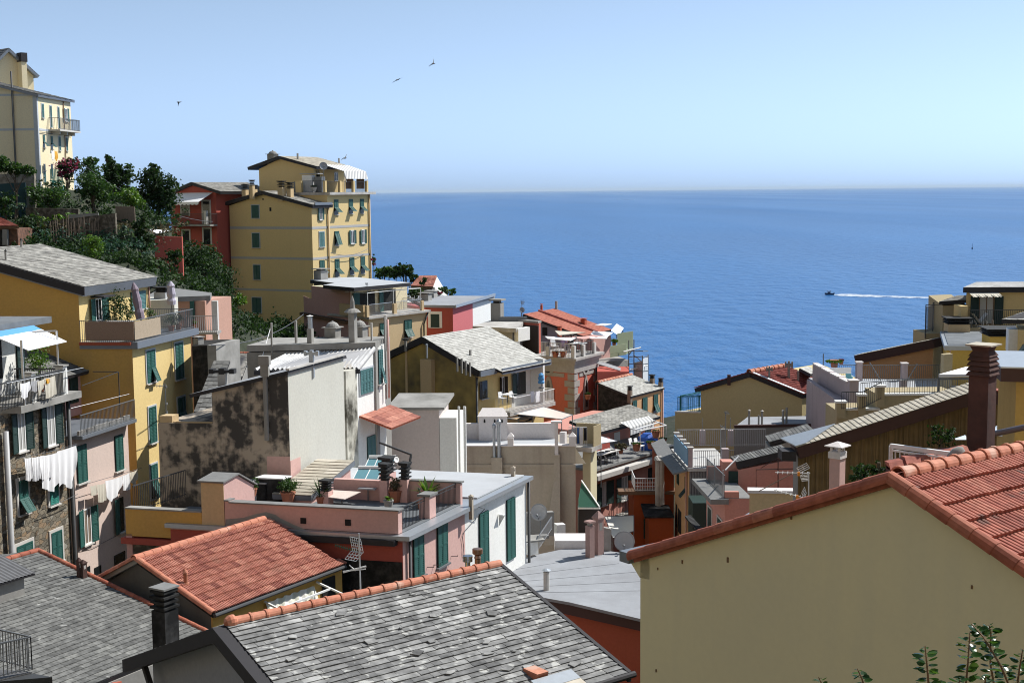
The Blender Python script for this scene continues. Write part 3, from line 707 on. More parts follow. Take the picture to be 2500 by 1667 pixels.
# ---------------------------------------------------------------- red house with a white awning, on the slope
C = K(3,622,470,148.3); zb = 44; B = root('red_house','dark red house with a white awning over its upper balcony, under the trees','house',wz(C,zb))
CL = gx(C,v,3,150); AP = gx(C,v,3,395); zA = zof(AP,3,395,385); LB = 9.0
mb = MB(); mb.prism([wz(C,zb),C,wz(AP,zA),wz(CL,C.z),wz(CL,zb)],u*LB); mb.build('wall','deep_red',B)
hw = (AP - C).length; hl = (AP - CL).length; zr = zof(AP,3,395,360)
RA,RB = wz(AP,zr) - u*.4,wz(AP,zr) + u*(LB + .4); e0 = gx(C,-v,3,700) - u*.4; e0 = wz(e0,zof(e0,3,690,458)); e1 = e0 + u*(LB + .8)
roofplane(B,e0,e1,RB,RA,rows=16,tw=.5,th=.3); l0 = wz(CL + v*.6 - u*.4,C.z - .1); roofplane(B,l0 + u*(LB + .8),l0,RA,RB,rows=16,tw=.5,th=.3)
FF = Fac(C,v); F2 = Fac(C,u)
for x0,y0,x1,y1 in ((268,580,345,708),(488,560,565,790),(280,862,352,1010),(496,842,572,1005)): window(B,FF,3,x0,y0,x1,y1,'none',border='stone_trim',sill=None,bw=.18)
zf = FF.sz(3,400,795)[1]; s0 = FF.sz(3,145,795)[0]; s1 = FF.sz(3,640,795)[0]; mb = MB(); FF.box(mb,min(s0,s1),max(s0,s1),zf - .18,zf,0.02,1.3); bal = mb.build('balcony','concrete',B)
railing(bal,[FF.p(s0,zf,1.2),FF.p(s1,zf,1.2),FF.p(s1,zf,0.05)],1.15,.13,mat='iron')
mb = MB(); pz = FF.sz(3,585,680); FF.box(mb,pz[0] - .25,pz[0] + .1,zf,zf + 1.5,1.0,1.35); mb.build('pillar','stone_trim',bal)
mb = MB(); t0,t1 = FF.p(*FF.sz(3,205,475),.05),FF.p(*FF.sz(3,590,470),.05); q0 = gy(FF.p(FF.sz(3,150,575)[0],t0.z - 1.4,1.9),ZU,3,150,572); q1 = gy(FF.p(FF.sz(3,560,575)[0],t0.z - 1.4,1.9),ZU,3,540,566)
mb.prism([t0,t1,q1,q0],ZU*.03)
rowt = [lerp(q0,q1,i / 40) for i in range(41)]; mb.grid([rowt,[p - ZU*(.22 + .08*abs(math.sin(i*math.pi / 4))) for i,p in enumerate(rowt)]]); mb.build('awning','white_cloth',B,recalc=False)

# ---------------------------------------------------------------- pale houses at the top of the slope
u,v = U(.06),V(.06); C = K(1,396,590,125); zb = 52
D = root('hillside_house','tall pale yellow house at the top of the slope with a small corner balcony','house',wz(C,zb))
E = gx(C,u,1,768); LL = (E - C).length; CL = C + v*14; zt = zof(C + v*3.9,1,0,478); kk = (zt - C.z) / 3.9
mb = MB(); solid(mb,[C,E,E + v*14 + ZU*kk*14,CL + ZU*kk*14],zb); mb.build('wall','cream_plaster',D)
e0 = C - v*.35 - ZU*kk*.35 - u*.3 + ZU*.1; e1 = e0 + u*(LL + .6); roofplane(D,e0,e1,e1 + v*14 + ZU*kk*14,e0 + v*14 + ZU*kk*14,rows=18,tw=.5,th=.22,fascia='gutter_grey',mat='slate_dark')
FF = Fac(C,v); F2 = Fac(C,u)
for x0,y0,x1,y1,s in ((450,690,478,845,'closed'),(540,712,568,950,'closed'),(627,728,652,960,'closed'),(702,738,735,885,'open'),(466,1028,492,1170,'flip'),(552,1042,577,1185,'flip'),(637,1048,662,1200,'closed'),(716,1058,738,1205,'closed'),(474,1345,497,1420,'none'),(555,1345,580,1480,'none'),(475,1440,498,1550,'closed')):
    window(D,F2,1,x0,y0,x1,y1,s,green='shutter_teal',border='grey_border' if s == 'closed' else None,ang=45)
for y0,y1 in ((580,603),(958,982)):
    z1,z0 = FF.sz(1,200,y0)[1],FF.sz(1,200,y1)[1]; sg = 1 if FF.d.dot(v) > 0 else -1; band(D,[(FF,min(0,sg*13.9),max(0,sg*13.9)),(F2,.3,LL)],z0,z1,'grey_border')
mb = MB(); sg = 1 if FF.d.dot(v) > 0 else -1; FF.box(mb,min(0,sg*.35),max(0,sg*.35),zb,C.z - .1,0,.025); F2.box(mb,0,.25,zb,C.z - .1,0,.025); mb.build('corner_band','grey_border',D)
a,z1 = F2.sz(1,530,968); a1,_ = F2.sz(1,760,990); mb = MB(); F2.box(mb,a,a1,z1 - .15,z1,0.02,1.1)
for t in (.15,.5,.85): F2.box(mb,lerp(a,a1,t) - .1,lerp(a,a1,t) + .1,z1 - .45,z1 - .15,0.02,.8)
bal = mb.build('balcony','stone_trim',D); railing(bal,[F2.p(a,z1,.05),F2.p(a,z1,1.05),F2.p(a1,z1,1.05),F2.p(a1,z1,.05)],1.05,.14,mat='iron_grey')
p_ = F2.at(1,680,640); pipe(D,[wz(p_ + F2.n*.1,p_.z),wz(p_ + F2.n*.1,zb)],.05,'wood_brown')
p_ = FF.at(1,135,520); pipe(D,[wz(p_ + FF.n*.12,p_.z + 1.5),wz(p_ + FF.n*.12,zb)],.08,'iron')
u2,v2 = U(.95),V(.95); C2 = K(1,365,380,140); zb2 = 56
D2 = root('hillside_house','cream house with a grey gable roof rising behind the tall pale one','house',wz(C2,zb2))
B0 = C2 - u2*16; AP = gx(C2,-u2,1,85); zA = zof(AP,1,85,110); zL = zof(gx(C2,-u2,1,-60),1,-60,290); PLl = gx(C2,-u2,1,-250)
mb = MB(); mb.prism([wz(C2,zb2),C2,wz(AP,zA),wz(PLl,C2.z - .5),wz(PLl,zb2)],v2*9); mb.build('wall','cream_plaster',D2)
ra0 = wz(AP,zA + .25) - v2*.5; e_ = C2 + u2*.4 - v2*.5 - ZU*.05; l_ = wz(PLl,C2.z - .5) - v2*.5
roofplane(D2,e_,e_ + v2*10,ra0 + v2*10,ra0,rows=14,tw=.6,th=.25,fascia='gutter_grey',mat='slate_dark'); roofplane(D2,l_ + v2*10,l_,ra0,ra0 + v2*10,rows=14,tw=.6,th=.25,fascia='gutter_grey',mat='slate_dark')
ff = Fac(C2,u2); a0,a1,z0,z1 = ff.rect(1,187,235,257,490); mb = MB(); ff.box(mb,a0,a1,zb2,z1,0.02,.9); mb.build('chimney_breast','cream_plaster',D2); mb = MB(); ff.box(mb,a0 - .05,a1 + .05,z1,z1 + .9,0.02,1.0); mb.build('cap','fascia',D2)

# ---------------------------------------------------------------- ochre house with the planted balcony
u,v = U(.22),V(.08); C = K(4,1447,1215,70); zb = 24
O = root('ochre_house','ochre house with a pale slate roof and a screened balcony full of plants','house',wz(C,zb))
E = gx(C,u,4,2085); LO = (E - C).length; FL_ = gx(C,v,4,-220); WO = (FL_ - C).length
D_ = gx(C,v,4,885); tD = (D_ - C).length; Dt = zof(D_,4,885,585); LU = (gx(wz(D_,Dt),u,4,1612) - wz(D_,Dt)).length
E0 = gx(wz(D_,Dt),v,4,955); E0 = wz(E0,zof(E0,4,950,538)) - u*.25; E1 = gx(E0,u,4,1722); R1 = gx(E1,v,4,450); R1 = wz(R1,zof(R1,4,450,70)); R0 = R1 - (E1 - E0)
sl_ = (R0.z - E0.z) / (wz(R0,0) - wz(E0,0)).length; tR = (wz(R0,0) - wz(E0,0)).length
mb = MB(); solid(mb,[C,E,E + v*WO,C + v*WO],zb)
P = wz(D_,Dt - .1); far = P + v*(WO - tD) + ZU*min(WO - tD,tR)*sl_; solid(mb,[P,P + u*LU,far + u*LU,far],C.z - .1); mb.build('wall','ochre_light',O)
mb = MB(); FO = Fac(C,v); mb.poly([FO.p(0,0,.012)]*0 + [C + FO.n*.012,FO.p(0,zb,.012),wz(C + v*WO,zb) + FO.n*.012,wz(C + v*WO,C.z) + FO.n*.012,far + FO.n*.012,P + FO.n*.012,wz(P,C.z) + FO.n*.012]); mb.build('gable_wall','ochre_plaster',O)  # shaded front gets a deeper ochre than the sunlit side, shade in the colour
rO = roofplane(O,E0,E1,R1,R0,rows=30,tw=.5,th=.5,mat='slate_far',fascia='gutter_grey'); L0 = R0 + v*6 - ZU*2
for x,yb_,yt in ((65,255,125),(235,112,5)): chim_px(rO,plane3(E0,E1,R0),4,x,yb_,yt,22,style='tile',mat='grey_render',cap='black_cowl')
roofplane(O,L0 + u*9,L0,R0,R1,rows=10,tw=.6)
mb = MB(); mb.prism([E0 - ZU*.45,R0 - ZU*.45,R0 - ZU*.02,E0 - ZU*.02],-u*.06); mb.build('verge_board','fascia',O)
zB = zof(C,4,1470,1140); ov = -v*.35
slab(O,[wz(D_ - u*.12,zB),wz(C - u*.12,zB) + ov,wz(E + u*.3,zB) + ov,wz(E + u*.3 + v*tD,zB)],zB - C.z,'gutter_grey','balcony_slab')
OCH = (wz(D_,zB),u.copy(),v.copy(),zB); ce = wz(C,zB) + ov*.4; ee = wz(E,zB) + ov*.4 + u*.1; de = wz(D_,zB)
hr = zof(ce,4,1467,908) - zB
br = railing(O,[de,ce,ee,ee + v*(tD*.95)],hr,.11,.012,'iron_grey','balcony_railing')
mb = MB(); t0 = .08
mb.prism([lerp(de,ce,.1) - u*.05 + ZU*.1,ce - u*.05 + ZU*.1,ce - u*.05 + ZU*(hr - .04),lerp(de,ce,.1) - u*.05 + ZU*(hr - .04)],u*.02); mb.build('bamboo_screen','bamboo_screen',br)
mb = MB(); g1 = gx(ce,u,4,1755)
for i in range(34): a_ = lerp(ce,g1,i / 34); mb.box(a_ - v*.04 + ZU*.1,(g1 - ce) / 34*.8,v*.02,ZU*(hr - .16 - R(0,.03)))
mb.build('reed_screen','reed_screen',br,recalc=False)
F2 = F_och = Fac(C,u)
for c,x0,y0,x1,y1,s in ((4,1592,1243,1698,1572,'halfflip'),(4,1906,1160,2004,1535,'closed'),(8,207,736,279,1012,'closed'),(8,451,656,518,858,'flip'),(8,222,1216,290,1470,'flip')):
    window(O,F2,c,x0,y0,x1,y1,s,border='grey_border',ang=22)
FU = Fac(P,u); window(O,FU,4,1030,668,1112,905,'open',openw=.55); window(O,FU,4,1425,600,1590,770,'closed',green='shutter_teal')
mb = MB(); a_,z_ = FU.sz(4,1045,645); FU.box(mb,a_ - .55,a_ + .6,z_ - .02,z_ + .06,0.02,.8); mb.build('door_canopy','fascia',O)
pe = gx(C,u,4,2095); pipe(O,[wz(pe - v*.1,C.z),wz(pe - v*.1,zb)],.06,'iron'); pu = P + u*(LU - .05) - v*.1; pipe(O,[pu,wz(pu,zB)],.05,'copper_pipe')
mb = MB(); z_ = FO.sz(4,1150,1150)[1]; sg = 1 if FO.d.dot(v) > 0 else -1; FO.box(mb,*sorted((sg*0,sg*tD*1.0)),z_ - .12,z_ + .04,.02,.22); mb.build('ledge','brick_red',O)

# ---------------------------------------------------------------- rubble-stone house with the laundry, and its roof terrace
u,v = U(.25),V(.12); Pk = gx(C - u*0,v,6,0)
Cn = K(6,690,60,63); SB = wz(Cn,26)
SHs = root('stone_house','rubble stone house with green shutters and a roof terrace over it, at the far left','house',SB)
FS = Fac(Cn,u); zS = FS.sz(5,820,935)[1]
Lf = wz(Cn - u*9,zS); Rt = wz(Cn + u*.15,zS)
walls(SHs,[Lf,Rt,Rt + v*8,Lf + v*8],26,'rubble')
zt = zof(Rt,5,880,868); o_ = -v*.55
slab(SHs,[wz(gx(wz(Cn,zt),u,5,110),zt) + o_,wz(Rt + u*.5,zt) + o_,wz(Rt + u*.5 + v*8,zt),wz(gx(wz(Cn,zt),u,5,110) + v*8,zt)],zt - zS,'concrete','terrace_slab')
for c,x0,y0,x1,y1,s in ((5,540,1030,660,1490,'open'),(5,190,1120,305,1560,'open'),(6,185,500,300,825,'flip'),(6,513,475,615,730,'closed'),(6,535,1055,662,1330,'closed'),(6,165,1200,350,1420,'closed')):
    wn = window(SHs,FS,c,x0,y0,x1,y1,s,ang=32,green='shutter_bright' if (x0 == 513) else ('shutter_dark' if c == 5 else 'shutter'),border='stone_trim' if c == 6 else None,bw=.14,openw=.5,inner='curtain' if c == 5 else 'glass_dark')
og = wz(Rt,zt) + o_*.8
ta = gx(wz(Lf,zt) + o_*.8,u,5,15); tb = gx(og,u,5,415); tc_ = gx(og,u,5,790)
hR = zof(tc_,5,780,560) - zt
railing(SHs,[ta,tb,tc_,tc_ + v*2.5],hR*.9,.11,.012,'iron','terrace_railing',top=.06)
mb = MB()
for p_,w_ in ((tb,.32),(tc_,.36)): mb.cut(); mb.mi = 0; mb.box(p_ - u*w_ / 2,u*w_,v*w_,ZU*hR); mb.mi = 1; mb.box(p_ - u*(w_ / 2 + .06) - v*.06 + ZU*hR,u*(w_ + .12),v*(w_ + .12),ZU*.07)
mb.build('pillar',['white_plaster','concrete'],SHs)
# terrace room, its flat roof, awning and pergola frame
Rm = gx(wz(Cn + v*2.2,zt),u,5,300); zr = zof(Rm,5,400,60) ; Rm0 = Rm - u*9
mb = MB(); solid(mb,[wz(Rm0,zr),wz(Rm,zr),wz(Rm + v*5,zr),wz(Rm0 + v*5,zr)],zt + .01); mb.build('wall','white_plaster',SHs,)
re = gx(wz(Rm,zr + .1),u,5,405); slab(SHs,[wz(Rm0 - v*.9,zr + .3),wz(re - v*.9,zr + .3),wz(re + v*5,zr + .3),wz(Rm0 + v*5,zr + .3)],.3,'membrane_dark','roof')
FR = Fac(wz(Rm,zt),u)
window(SHs,FR,5,-70,260,30,700,'none',sill=None,inner='dark_opening'); window(SHs,FR,5,182,245,292,700,'closed',sill=None,leaves=1,green='shutter_dark')
mb = MB(); w0 = gx(wz(Rm - v*.95,zr),u,5,-160); w1 = gx(wz(Rm - v*.95,zr),u,5,400); f0,f1 = w0 - v*1.9 - ZU*.75,w1 - v*1.6 - ZU*.75
w1 = wz(w1,w1.z); mb.mi = 1; mb.prism([w0,w1,lerp(w1,f1,.25),lerp(w0,f0,.25)],ZU*.03); mb.mi = 0; mb.prism([lerp(w0,f0,.25),lerp(w1,f1,.25),f1,f0],ZU*.03); mb.build('awning',['white_cloth','sky_blue'],SHs)
mb = MB(); pa = gx(tc_ + v*.3,u,5,712); pt = zof(pa,5,695,135); mb.bar(pa,wz(pa,pt),.07); mb.bar(wz(pa,pt),wz(pa,pt) + v*2.6 - u*1.4,.07); mb.cut(); mb.bar(wz(gx(tb,u,5,292),zt),wz(gx(tb,u,5,292),zof(tb,5,292,225)),.09); mb.build('pergola_frame','aluminium',SHs)
dn0 = gx(Cn,u,6,30); pipe(SHs,[wz(dn0 - v*.2,zt - 1),wz(dn0 - v*.2,30)],.13,'dish_grey'); dn1 = wz(Rt + u*.05 - v*.12,0); pipe(SHs,[wz(dn1,zS),wz(dn1,28)],.1,'iron')

# ---------------------------------------------------------------- pale pink house next door
Pc = wz(Rt + u*.5,0); zP = zof(Pc,5,900,1435); Pc = wz(Pc,zP); Pe = gx(Pc,u,5,1525); Lp = (Pe - Pc).length
PH = root('pink_house','pale pink house with green shutters and laundry, between the stone house and the ochre one','house',wz(Pc,26))
walls(PH,[Pc,Pe,Pe + v*6,Pc + v*6],26,'pale_pink'); FP = Fac(Pc,u)
zt2 = zof(Pc,5,930,1395); slab(PH,[wz(Pc - v*.5,zt2),wz(Pe - v*.5,zt2),wz(Pe + v*6,zt2),wz(Pc + v*6,zt2)],zt2 - zP,'gutter_grey','terrace_slab')
for x0,y0,x1,y1,s in ((805,130,925,490,'closed'),(1212,20,1310,365,'closed'),(875,800,970,1145,'open'),(1255,680,1320,1020,'openL'),(1210,1290,1330,1400,'none'),(1000,1420,1075,1520,'none'),(860,1440,960,1560,'none')):
    window(PH,FP,6,x0,y0,x1,y1,s,openw=.5,inner='wood_grey' if s == 'open' else 'glass_dark')
rp0,rp1 = wz(Pc - v*.42,zt2),wz(Pe - v*.42,zt2); hq = 1.0
railing(PH,[rp0,rp1],hq,.12,.01,'iron_grey','terrace_railing')
mb = MB(); 
for i in range(7): a_ = lerp(rp0,rp1,.02 + i*.135); mb.box(a_ + v*.12,(rp1 - rp0)*.12,v*.12,ZU*R(.2,.26))
mb.build('kerb','concrete_light',PH)
pv = wz(Pe - u*.5 + v*.1,zt2); mb = MB(); hp_ = zof(pv,5,1460,625) - zt2; mb.bar(pv,pv + ZU*hp_,.04); mb.bar(pv + ZU*hp_,gx(pv + ZU*hp_,v,5,1110) ,.04); mb.bar(pv + ZU*hp_,wz(rp0 + u*.3,zt2 + 2.4),.025); mb.build('pergola_frame','iron',PH)
# little shed with slate roof behind that terrace
sh0 = wz(Pc + v*3.2,zt2); shp = gx(sh0,u,5,1075); zsh = zof(shp,5,1075,590)
SD = root('shed','dusky pink terrace shed with a sloping slate roof against the ochre wall','shed',wz(shp,zt2))
walls(SD,[wz(shp - u*5,zsh),wz(shp,zsh),wz(shp + v*4,zsh + 1.2),wz(shp - u*5 + v*4,zsh + 1.2)],zt2 + .005,'rose_pink')
s0 = wz(shp - u*5.5 - v*.5,zsh - .02); s1 = wz(shp + u*.35 - v*.5,zsh - .02); up_ = v*4.2 + ZU*1.75
roofplane(SD,s0,s1,s1 + up_,s0 + up_,rows=14,tw=.45,mat='slate_dark',fascia='fascia',th=.15)
window(SD,Fac(sh0 + v*0,u),5,820,650,930,985,'closed',sill=None,green='shutter_dark'); pipe(SD,[wz(shp - v*.1 + u*.05,zsh),wz(shp - v*.1 + u*.05,zt2)],.06,'fascia')
mb = MB(); b_ = wz(Pc + v*2.6 + u*1.6,zt2 + .01); mb.box(b_,u*2.2,v*.5,ZU*1.0); mb.build('bench_box','shutter_dark',SD)
# ---------------------------------------------------------------- mould-blackened house with the white side
u,v = U(.333),V(.10); C = K(9,793,972,56); zb = 27
BH = root('weathered_house','blank house with a mould-blackened front, a bright white side and a low grey roof','house',wz(C,zb))
E = gx(C,u,9,1325); LE = (E - C).length; CL = gx(C,v,9,60); zL = zof(CL,9,60,1150); C2 = gx(C,v,8,275)
zLow = zof(C2,8,275,862)
mb = MB(); solid(mb,[C,E,E + v*(CL - C).length - ZU*(C.z - zL),wz(CL,zL)],zb); mb.build('wall','grey_white',BH)
mb = MB(); solid(mb,[wz(CL,zLow),wz(CL + u*5,zLow),wz(C2 + u*5,zLow),wz(C2,zLow)],zb); mb.build('wall','black_mould',BH)
FB = Fac(C,v); mb = MB(); z_p = FB.sz(8,1290,1130)[1]
pts = [wz(C,zb),C,wz(CL,zL),wz(CL,zb)]; mb.poly([p + FB.n*.012 for p in pts]); mb.build('gable_wall','black_mould',BH)
sa = FB.sz(15,700,160)[0]; mb = MB(); FB.box(mb,*sorted((0,sa)),zb,FB.sz(15,830,155)[1],.014,.02); FS_ = Fac(C,u); a1 = FS_.sz(15,1050,200)[0]; FS_.box(mb,0,a1 + .2,zb,FS_.sz(15,1000,190)[1],0.004,.015); mb.build('pink_patch','house_pink',BH)
ez = .06; e0 = wz(CL,zL + ez) + v*.9 - ZU*.2 - u*.15; r0 = C + ZU*ez - u*.12 - v*.05
roofplane(BH,e0 + u*(LE + .3),e0,r0,r0 + u*(LE + .3),kind='flat',mat='membrane_grey',fascia='fascia',th=.14)
mb = MB(); mb.bar(r0 + ZU*.05,r0 + ZU*.05 + u*LE,.16,.08); mb.build('coping','concrete_light',BH)
ch = FB.at(9,583,1010); mb = MB(); mb.box(ch + FB.n*.02 - v*.18,v*.34,FB.n*.22,ZU*(zof(ch,9,583,880) - ch.z)); mb.box(ch + FB.n*.02 - v*.24 + ZU*(zof(ch,9,583,898) - ch.z),v*.46,FB.n*.3,ZU*.38); mb.tube([wz(ch + FB.n*.12,ch.z),wz(ch + FB.n*.12,FB.sz(8,1190,1000)[1])],.1); mb.build('flue','grey_render',BH)
pl = (r0,(r0 - e0).cross(u).normalized()); tb_ = gx(e0 + u*2.0,v,9,175); 
chim(BH,wz(tb_,zof(tb_,9,175,1060)),zof(tb_,9,175,935) - zof(tb_,9,175,1060),.35,'twocowl','concrete',v)
tc_ = r0 + u*(LE*.55); tc_ = gx(tc_,u,9,1045); chim(BH,tc_ + v*.1,zof(tc_,9,1045,765) - tc_.z,.2,'twocowl','zinc',v,cap='zinc')
# terrace left of it with the small rail
tw_ = wz(C2 + u*.1,zLow); mb = MB(); mb.box(tw_ - v*.02,-v*.55,u*.5,ZU*.3); mb.box(tw_ - v*.6,-v*((wz(C2,0) - wz(CL,0)).length - .7),u*.12,ZU*.05); mb.build('parapet','sand_plaster',BH)
railing(BH,[tw_ - v*.6 + u*3.4,wz(CL,zLow) + u*4.2],.9,.13,.01,'aluminium','terrace_railing')

# ---------------------------------------------------------------- white house with corrugated roof
u,v = U(.36),V(.16); C = K(9,1452,955,63.5); zb = 27
WH = root('white_house','narrow white house with teal shutters under a corrugated sheet roof','house',wz(C,zb))
E = gx(C,u,9,1725); zE = zof(E,9,1725,700); zMid = C.z
CL = gx(C,v,9,600); LE = (E - C).length
walls(WH,[C + ZU*.1,wz(gx(C,u,9,1640),zof(gx(C,u,9,1640),9,1640,752)),wz(E,zE),wz(E + v*4,zE),wz(CL,zMid - .2)],zb,'white_plaster')
# sloping corrugated sheets: low edge near, high edge at the flat roof behind
A_ = K(9,1345,945,60.6); B_ = gx(A_,u,9,1478); B_ = wz(B_,A_.z)
e0 = wz(gx(A_,v,9,470),A_.z - .12); e1 = A_ ; e2 = C + ZU*.05 - v*.15
h1 = gx(e2,u,9,1640); h1 = wz(h1,zof(h1,9,1640,748)); h0 = gx(h1,v,9,860); h0 = wz(h0,zof(h0,9,845,765))
rw = roofplane(WH,e0,e2,h1,h0,kind='corr',mat='corr_sheet',cols=24,rows=2,amp=.05,th=.08,fascia='dish_grey')
mb = MB(); mb.bar(e0 - ZU*.1,e2 - ZU*.1,.1,.2); mb.build('gutter','fascia',WH)
F2 = Fac(C,u)
window(WH,F2,9,1478,960,1603,1155,'closed',green='shutter_teal',border='grey_border',leaves=4,sill=None)
window(WH,F2,9,1652,762,1700,1078,'halfflip',green='shutter_teal',ang=14)
window(WH,F2,15,1822,-60,1915,190,'closed',green='shutter_teal',sill=None)
p0 = gx(C,-u,9,1345); mb = MB(); mb.box(wz(p0 - v*.02,zb),(C - p0)*.98,v*1.5,ZU*(A_.z - .35 - zb)); mb.build('wall','pilaster_mould',WH)
pp = gx(E - u*.1,u,9,1735) - v*.12; pipe(WH,[wz(pp,zof(pp,9,1735,470)),wz(pp,zof(pp,9,1735,1220))],.06,'house_pink'); pp2 = pp - u*.35; pipe(WH,[wz(pp2,zof(pp,9,1725,430)),wz(pp2,zof(pp,9,1725,1220))],.045,'concrete')
# terracotta pent roof over the door
t0 = gx(C,u,9,1465); t0 = wz(t0 - v*.02,zof(t0,9,1465,1392)); t1 = gx(t0,u,9,1775); dn_ = -v*1.45 - ZU*.62
roofplane(WH,t1 + dn_ + u*.25,t0 + dn_ + u*.25,t0,t1,kind='tile',mat='terra_tiles',rows=4,cols=7,amp=.012,lift=.02,th=.07,fascia='brick_red',name='pent_roof',prof=[(0,0),(.05,1),(.95,1),(1,0)])
# flat roof with the row of chimneys, one step higher behind
z2 = zE + .12; f0 = gx(wz(h1,z2),-u,9,1635); f1 = wz(gx(wz(E,z2) + u*0.3,u,9,1765),z2)
zf = zof(f0,9,1630,692)
q0 = Zp(9,1632,690,zf); q1 = Zp(9,1770,632,zf); q2 = Zp(9,640,645,zf); q3 = Zp(9,400,718,zf); q4 = Zp(9,640,715,zf)
FLT = root('rooftop_block','flat grey roof carrying a row of mixed chimneys above the corrugated roof','building',wz(q0,zb))
walls(FLT,[q0 - ZU*.35,q1 - ZU*.35,q2 - ZU*.35,q3 - ZU*.35],zb,'grey_render'); flt = slab(FLT,[q0,q1,q2,q3],.3,'concrete','roof')
pl = hplane(zf)
for x,yb_,yt,w,st,m_,cp in ((642,712,500,16,'post','concrete','zinc'),(875,695,482,20,'post','concrete','zinc'),(1012,695,556,48,'post','concrete','zinc'),(1012,560,430,22,'pipe','zinc','white_paint'),(1225,640,482,115,'dome','concrete','concrete'),(1420,688,400,62,'post','concrete','zinc'),(1485,635,470,110,'dome','concrete','concrete'),(1598,672,502,16,'post','concrete_light','zinc'),(1735,655,430,22,'post','concrete_light','zinc')):
    pln = pl
    if st == 'pipe':
        bs = PL(9,1012,695,*pl); tz = zof(bs,9,1012,556); tb2 = wz(bs,tz); chim(flt,tb2,zof(tb2,9,1012,428) - tz,.22,'pipe',m_,u,cp); continue
    o_ = chim_px(flt,pln,9,x,yb_,yt,w,style=st,mat=m_,u=u,cap=cp)
bs = PL(9,1420,688,*pl); tz = zof(bs,9,1412,400); mb = MB(); mb.lathe(wz(bs,tz),[(.42,0),(.3,.12),(.12,.2),(.1,.55),(.02,.8)],12); mb.build('chimney_cap','concrete',flt)

# ---------------------------------------------------------------- pink house with the sunny roof terrace
u,v = U(.45),V(.25); C = K(16,737,1100,49); zb = 28
PT = root('terrace_house','dusky pink house with a sunken roof terrace, its far end painted white','house',wz(C,zb))
Cw = gx(C,v,16,700); Cw = gx(wz(C,C.z),u,16,760) + v*.35
F2 = Fac(Cw,u); FF = Fac(Cw,v); E = gx(Cw,u,16,2045); Lw = (E - Cw).length; md = gx(Cw,u,16,1357); Lm = (md - Cw).length
zw = C.z - .05; Wd = 9.5
walls(PT,[wz(Cw,zw),wz(md,zw),wz(md + v*Wd,zw),wz(Cw + v*Wd,zw)],zb,'house_pink')
walls(PT,[wz(md + u*.004,zw),wz(E,zw),wz(E + v*Wd,zw),wz(md + u*.004 + v*Wd,zw)],zb,'white_plaster')
zs = zof(C,16,735,1062); e_ = gx(wz(C,zs),u,16,2132)
s_ = slab(PT,[wz(C,zs),wz(e_,zs),wz(e_ + v*10,zs),wz(C + v*10,zs)],zs - zw - .01,'zinc','roof_slab')
# white sheet roof of the far half
m0 = Zp(16,1330,725,zs + .02); w0 = gx(wz(C,zs + .02) + v*.35,u,16,1500); w1 = gx(wz(e_,zs + .02),v,16,2080) ; w2 = gx(wz(e_ + v*6,zs + .02),v,16,700); w3 = gx(w0,v,16,700)
mb = MB(); mb.prism([w0,wz(e_ + v*.35 - u*.2,zs + .02),wz(e_ + v*9.8 - u*.2,zs + .02),w0 + v*9.4],ZU*.05); mb.build('roof','membrane_white',PT)
plr = hplane(zs + .07)
for x,yb_,yt,w in ((1430,698,582,40),(1905,378,262,38)): chim_px(s_,plr,16,x,yb_,yt,w,style='house',mat='bare_render',u=u,cap='dark_opening')
# parapet of the terrace
pa = gx(wz(C,zs) + v*0,v,16,603); pa = Zp(16,612,1040,zs); hp = zof(pa,16,612,757) - zs
pl_ = gx(wz(pa,zs),v,15,232); zpl = zof(pl_,15,232,640) ; pe1 = gx(pa,u,16,652)
mb = MB(); t = .3
def par(p,s,h,th,n): mb.box(p,s - p,n*th,ZU*h)
FPp = Fac(pa,v)
pb_ = gx(pa,v,15,285)
mb.box(pa - ZU*1.6,pb_ - pa,u*.3,ZU*(hp + 1.6 - .06)); mb.box(pb_ - ZU*1.6,pl_ - pb_,u*.3,ZU*(zpl - zs + 1.6 - .06)); mb.box(pa + u*.305,(pe1 - pa) - u*.3,v*.3,ZU*(hp - .06))
mp0 = gx(pa,u,16,965); mp1 = gx(pa,u,16,1035); mb.box(mp0,mp1 - mp0,v*.42,ZU*(hp - .05)); en0 = gx(pa,u,16,1312); en1 = gx(pa,u,16,1334); mb.box(en0,en1 - en0,v*2.6,ZU*(hp - .06))
bk = en1 + v*2.6; bq = gx(bk,v,16,750); mb.box(bq,bk - bq,u*.25,ZU*(hp - .06)); mb.build('parapet','house_pink',PT)
mb = MB()
mb.box(pa - u*.06 - v*.06 + ZU*(hp - .055),pb_ - pa + v*.06,u*.42,ZU*.05); mb.box(pb_ - u*.06 + ZU*(zpl - zs - .055),pl_ - pb_,u*.42,ZU*.05)
mb.box(pa - v*.06 + u*.365 + ZU*(hp - .055),(pe1 - pa) - u*.3,v*.42,ZU*.05)
mb.box(mp0 - u*.06 - v*.06 + ZU*(hp - .045),mp1 - mp0 + u*.12,v*.54,ZU*.09); mb.box(en0 - u*.05 - v*.06 + ZU*(hp - .055),en1 - en0 + u*.1,v*2.8,ZU*.06); mb.build('coping','slate_stone' if 'slate_stone' in MATS else 'iron_grey',PT)
railing(PT,[pe1 + v*.2,mp0 + v*.2],hp*.92,.11,.01,'iron','terrace_railing',mid=(.08,.86)); railing(PT,[mp1 + v*.2,en0 + v*.2],hp*.92,.11,.01,'iron','terrace_railing',mid=(.08,.86))
mb = MB(); mb.prism([wz(pa,zs + .01),wz(en0,zs + .01),wz(en0 + v*8,zs + .01),wz(pa + v*8,zs + .01)],ZU*.03); mb.build('terrace_floor','membrane_dark',PT)
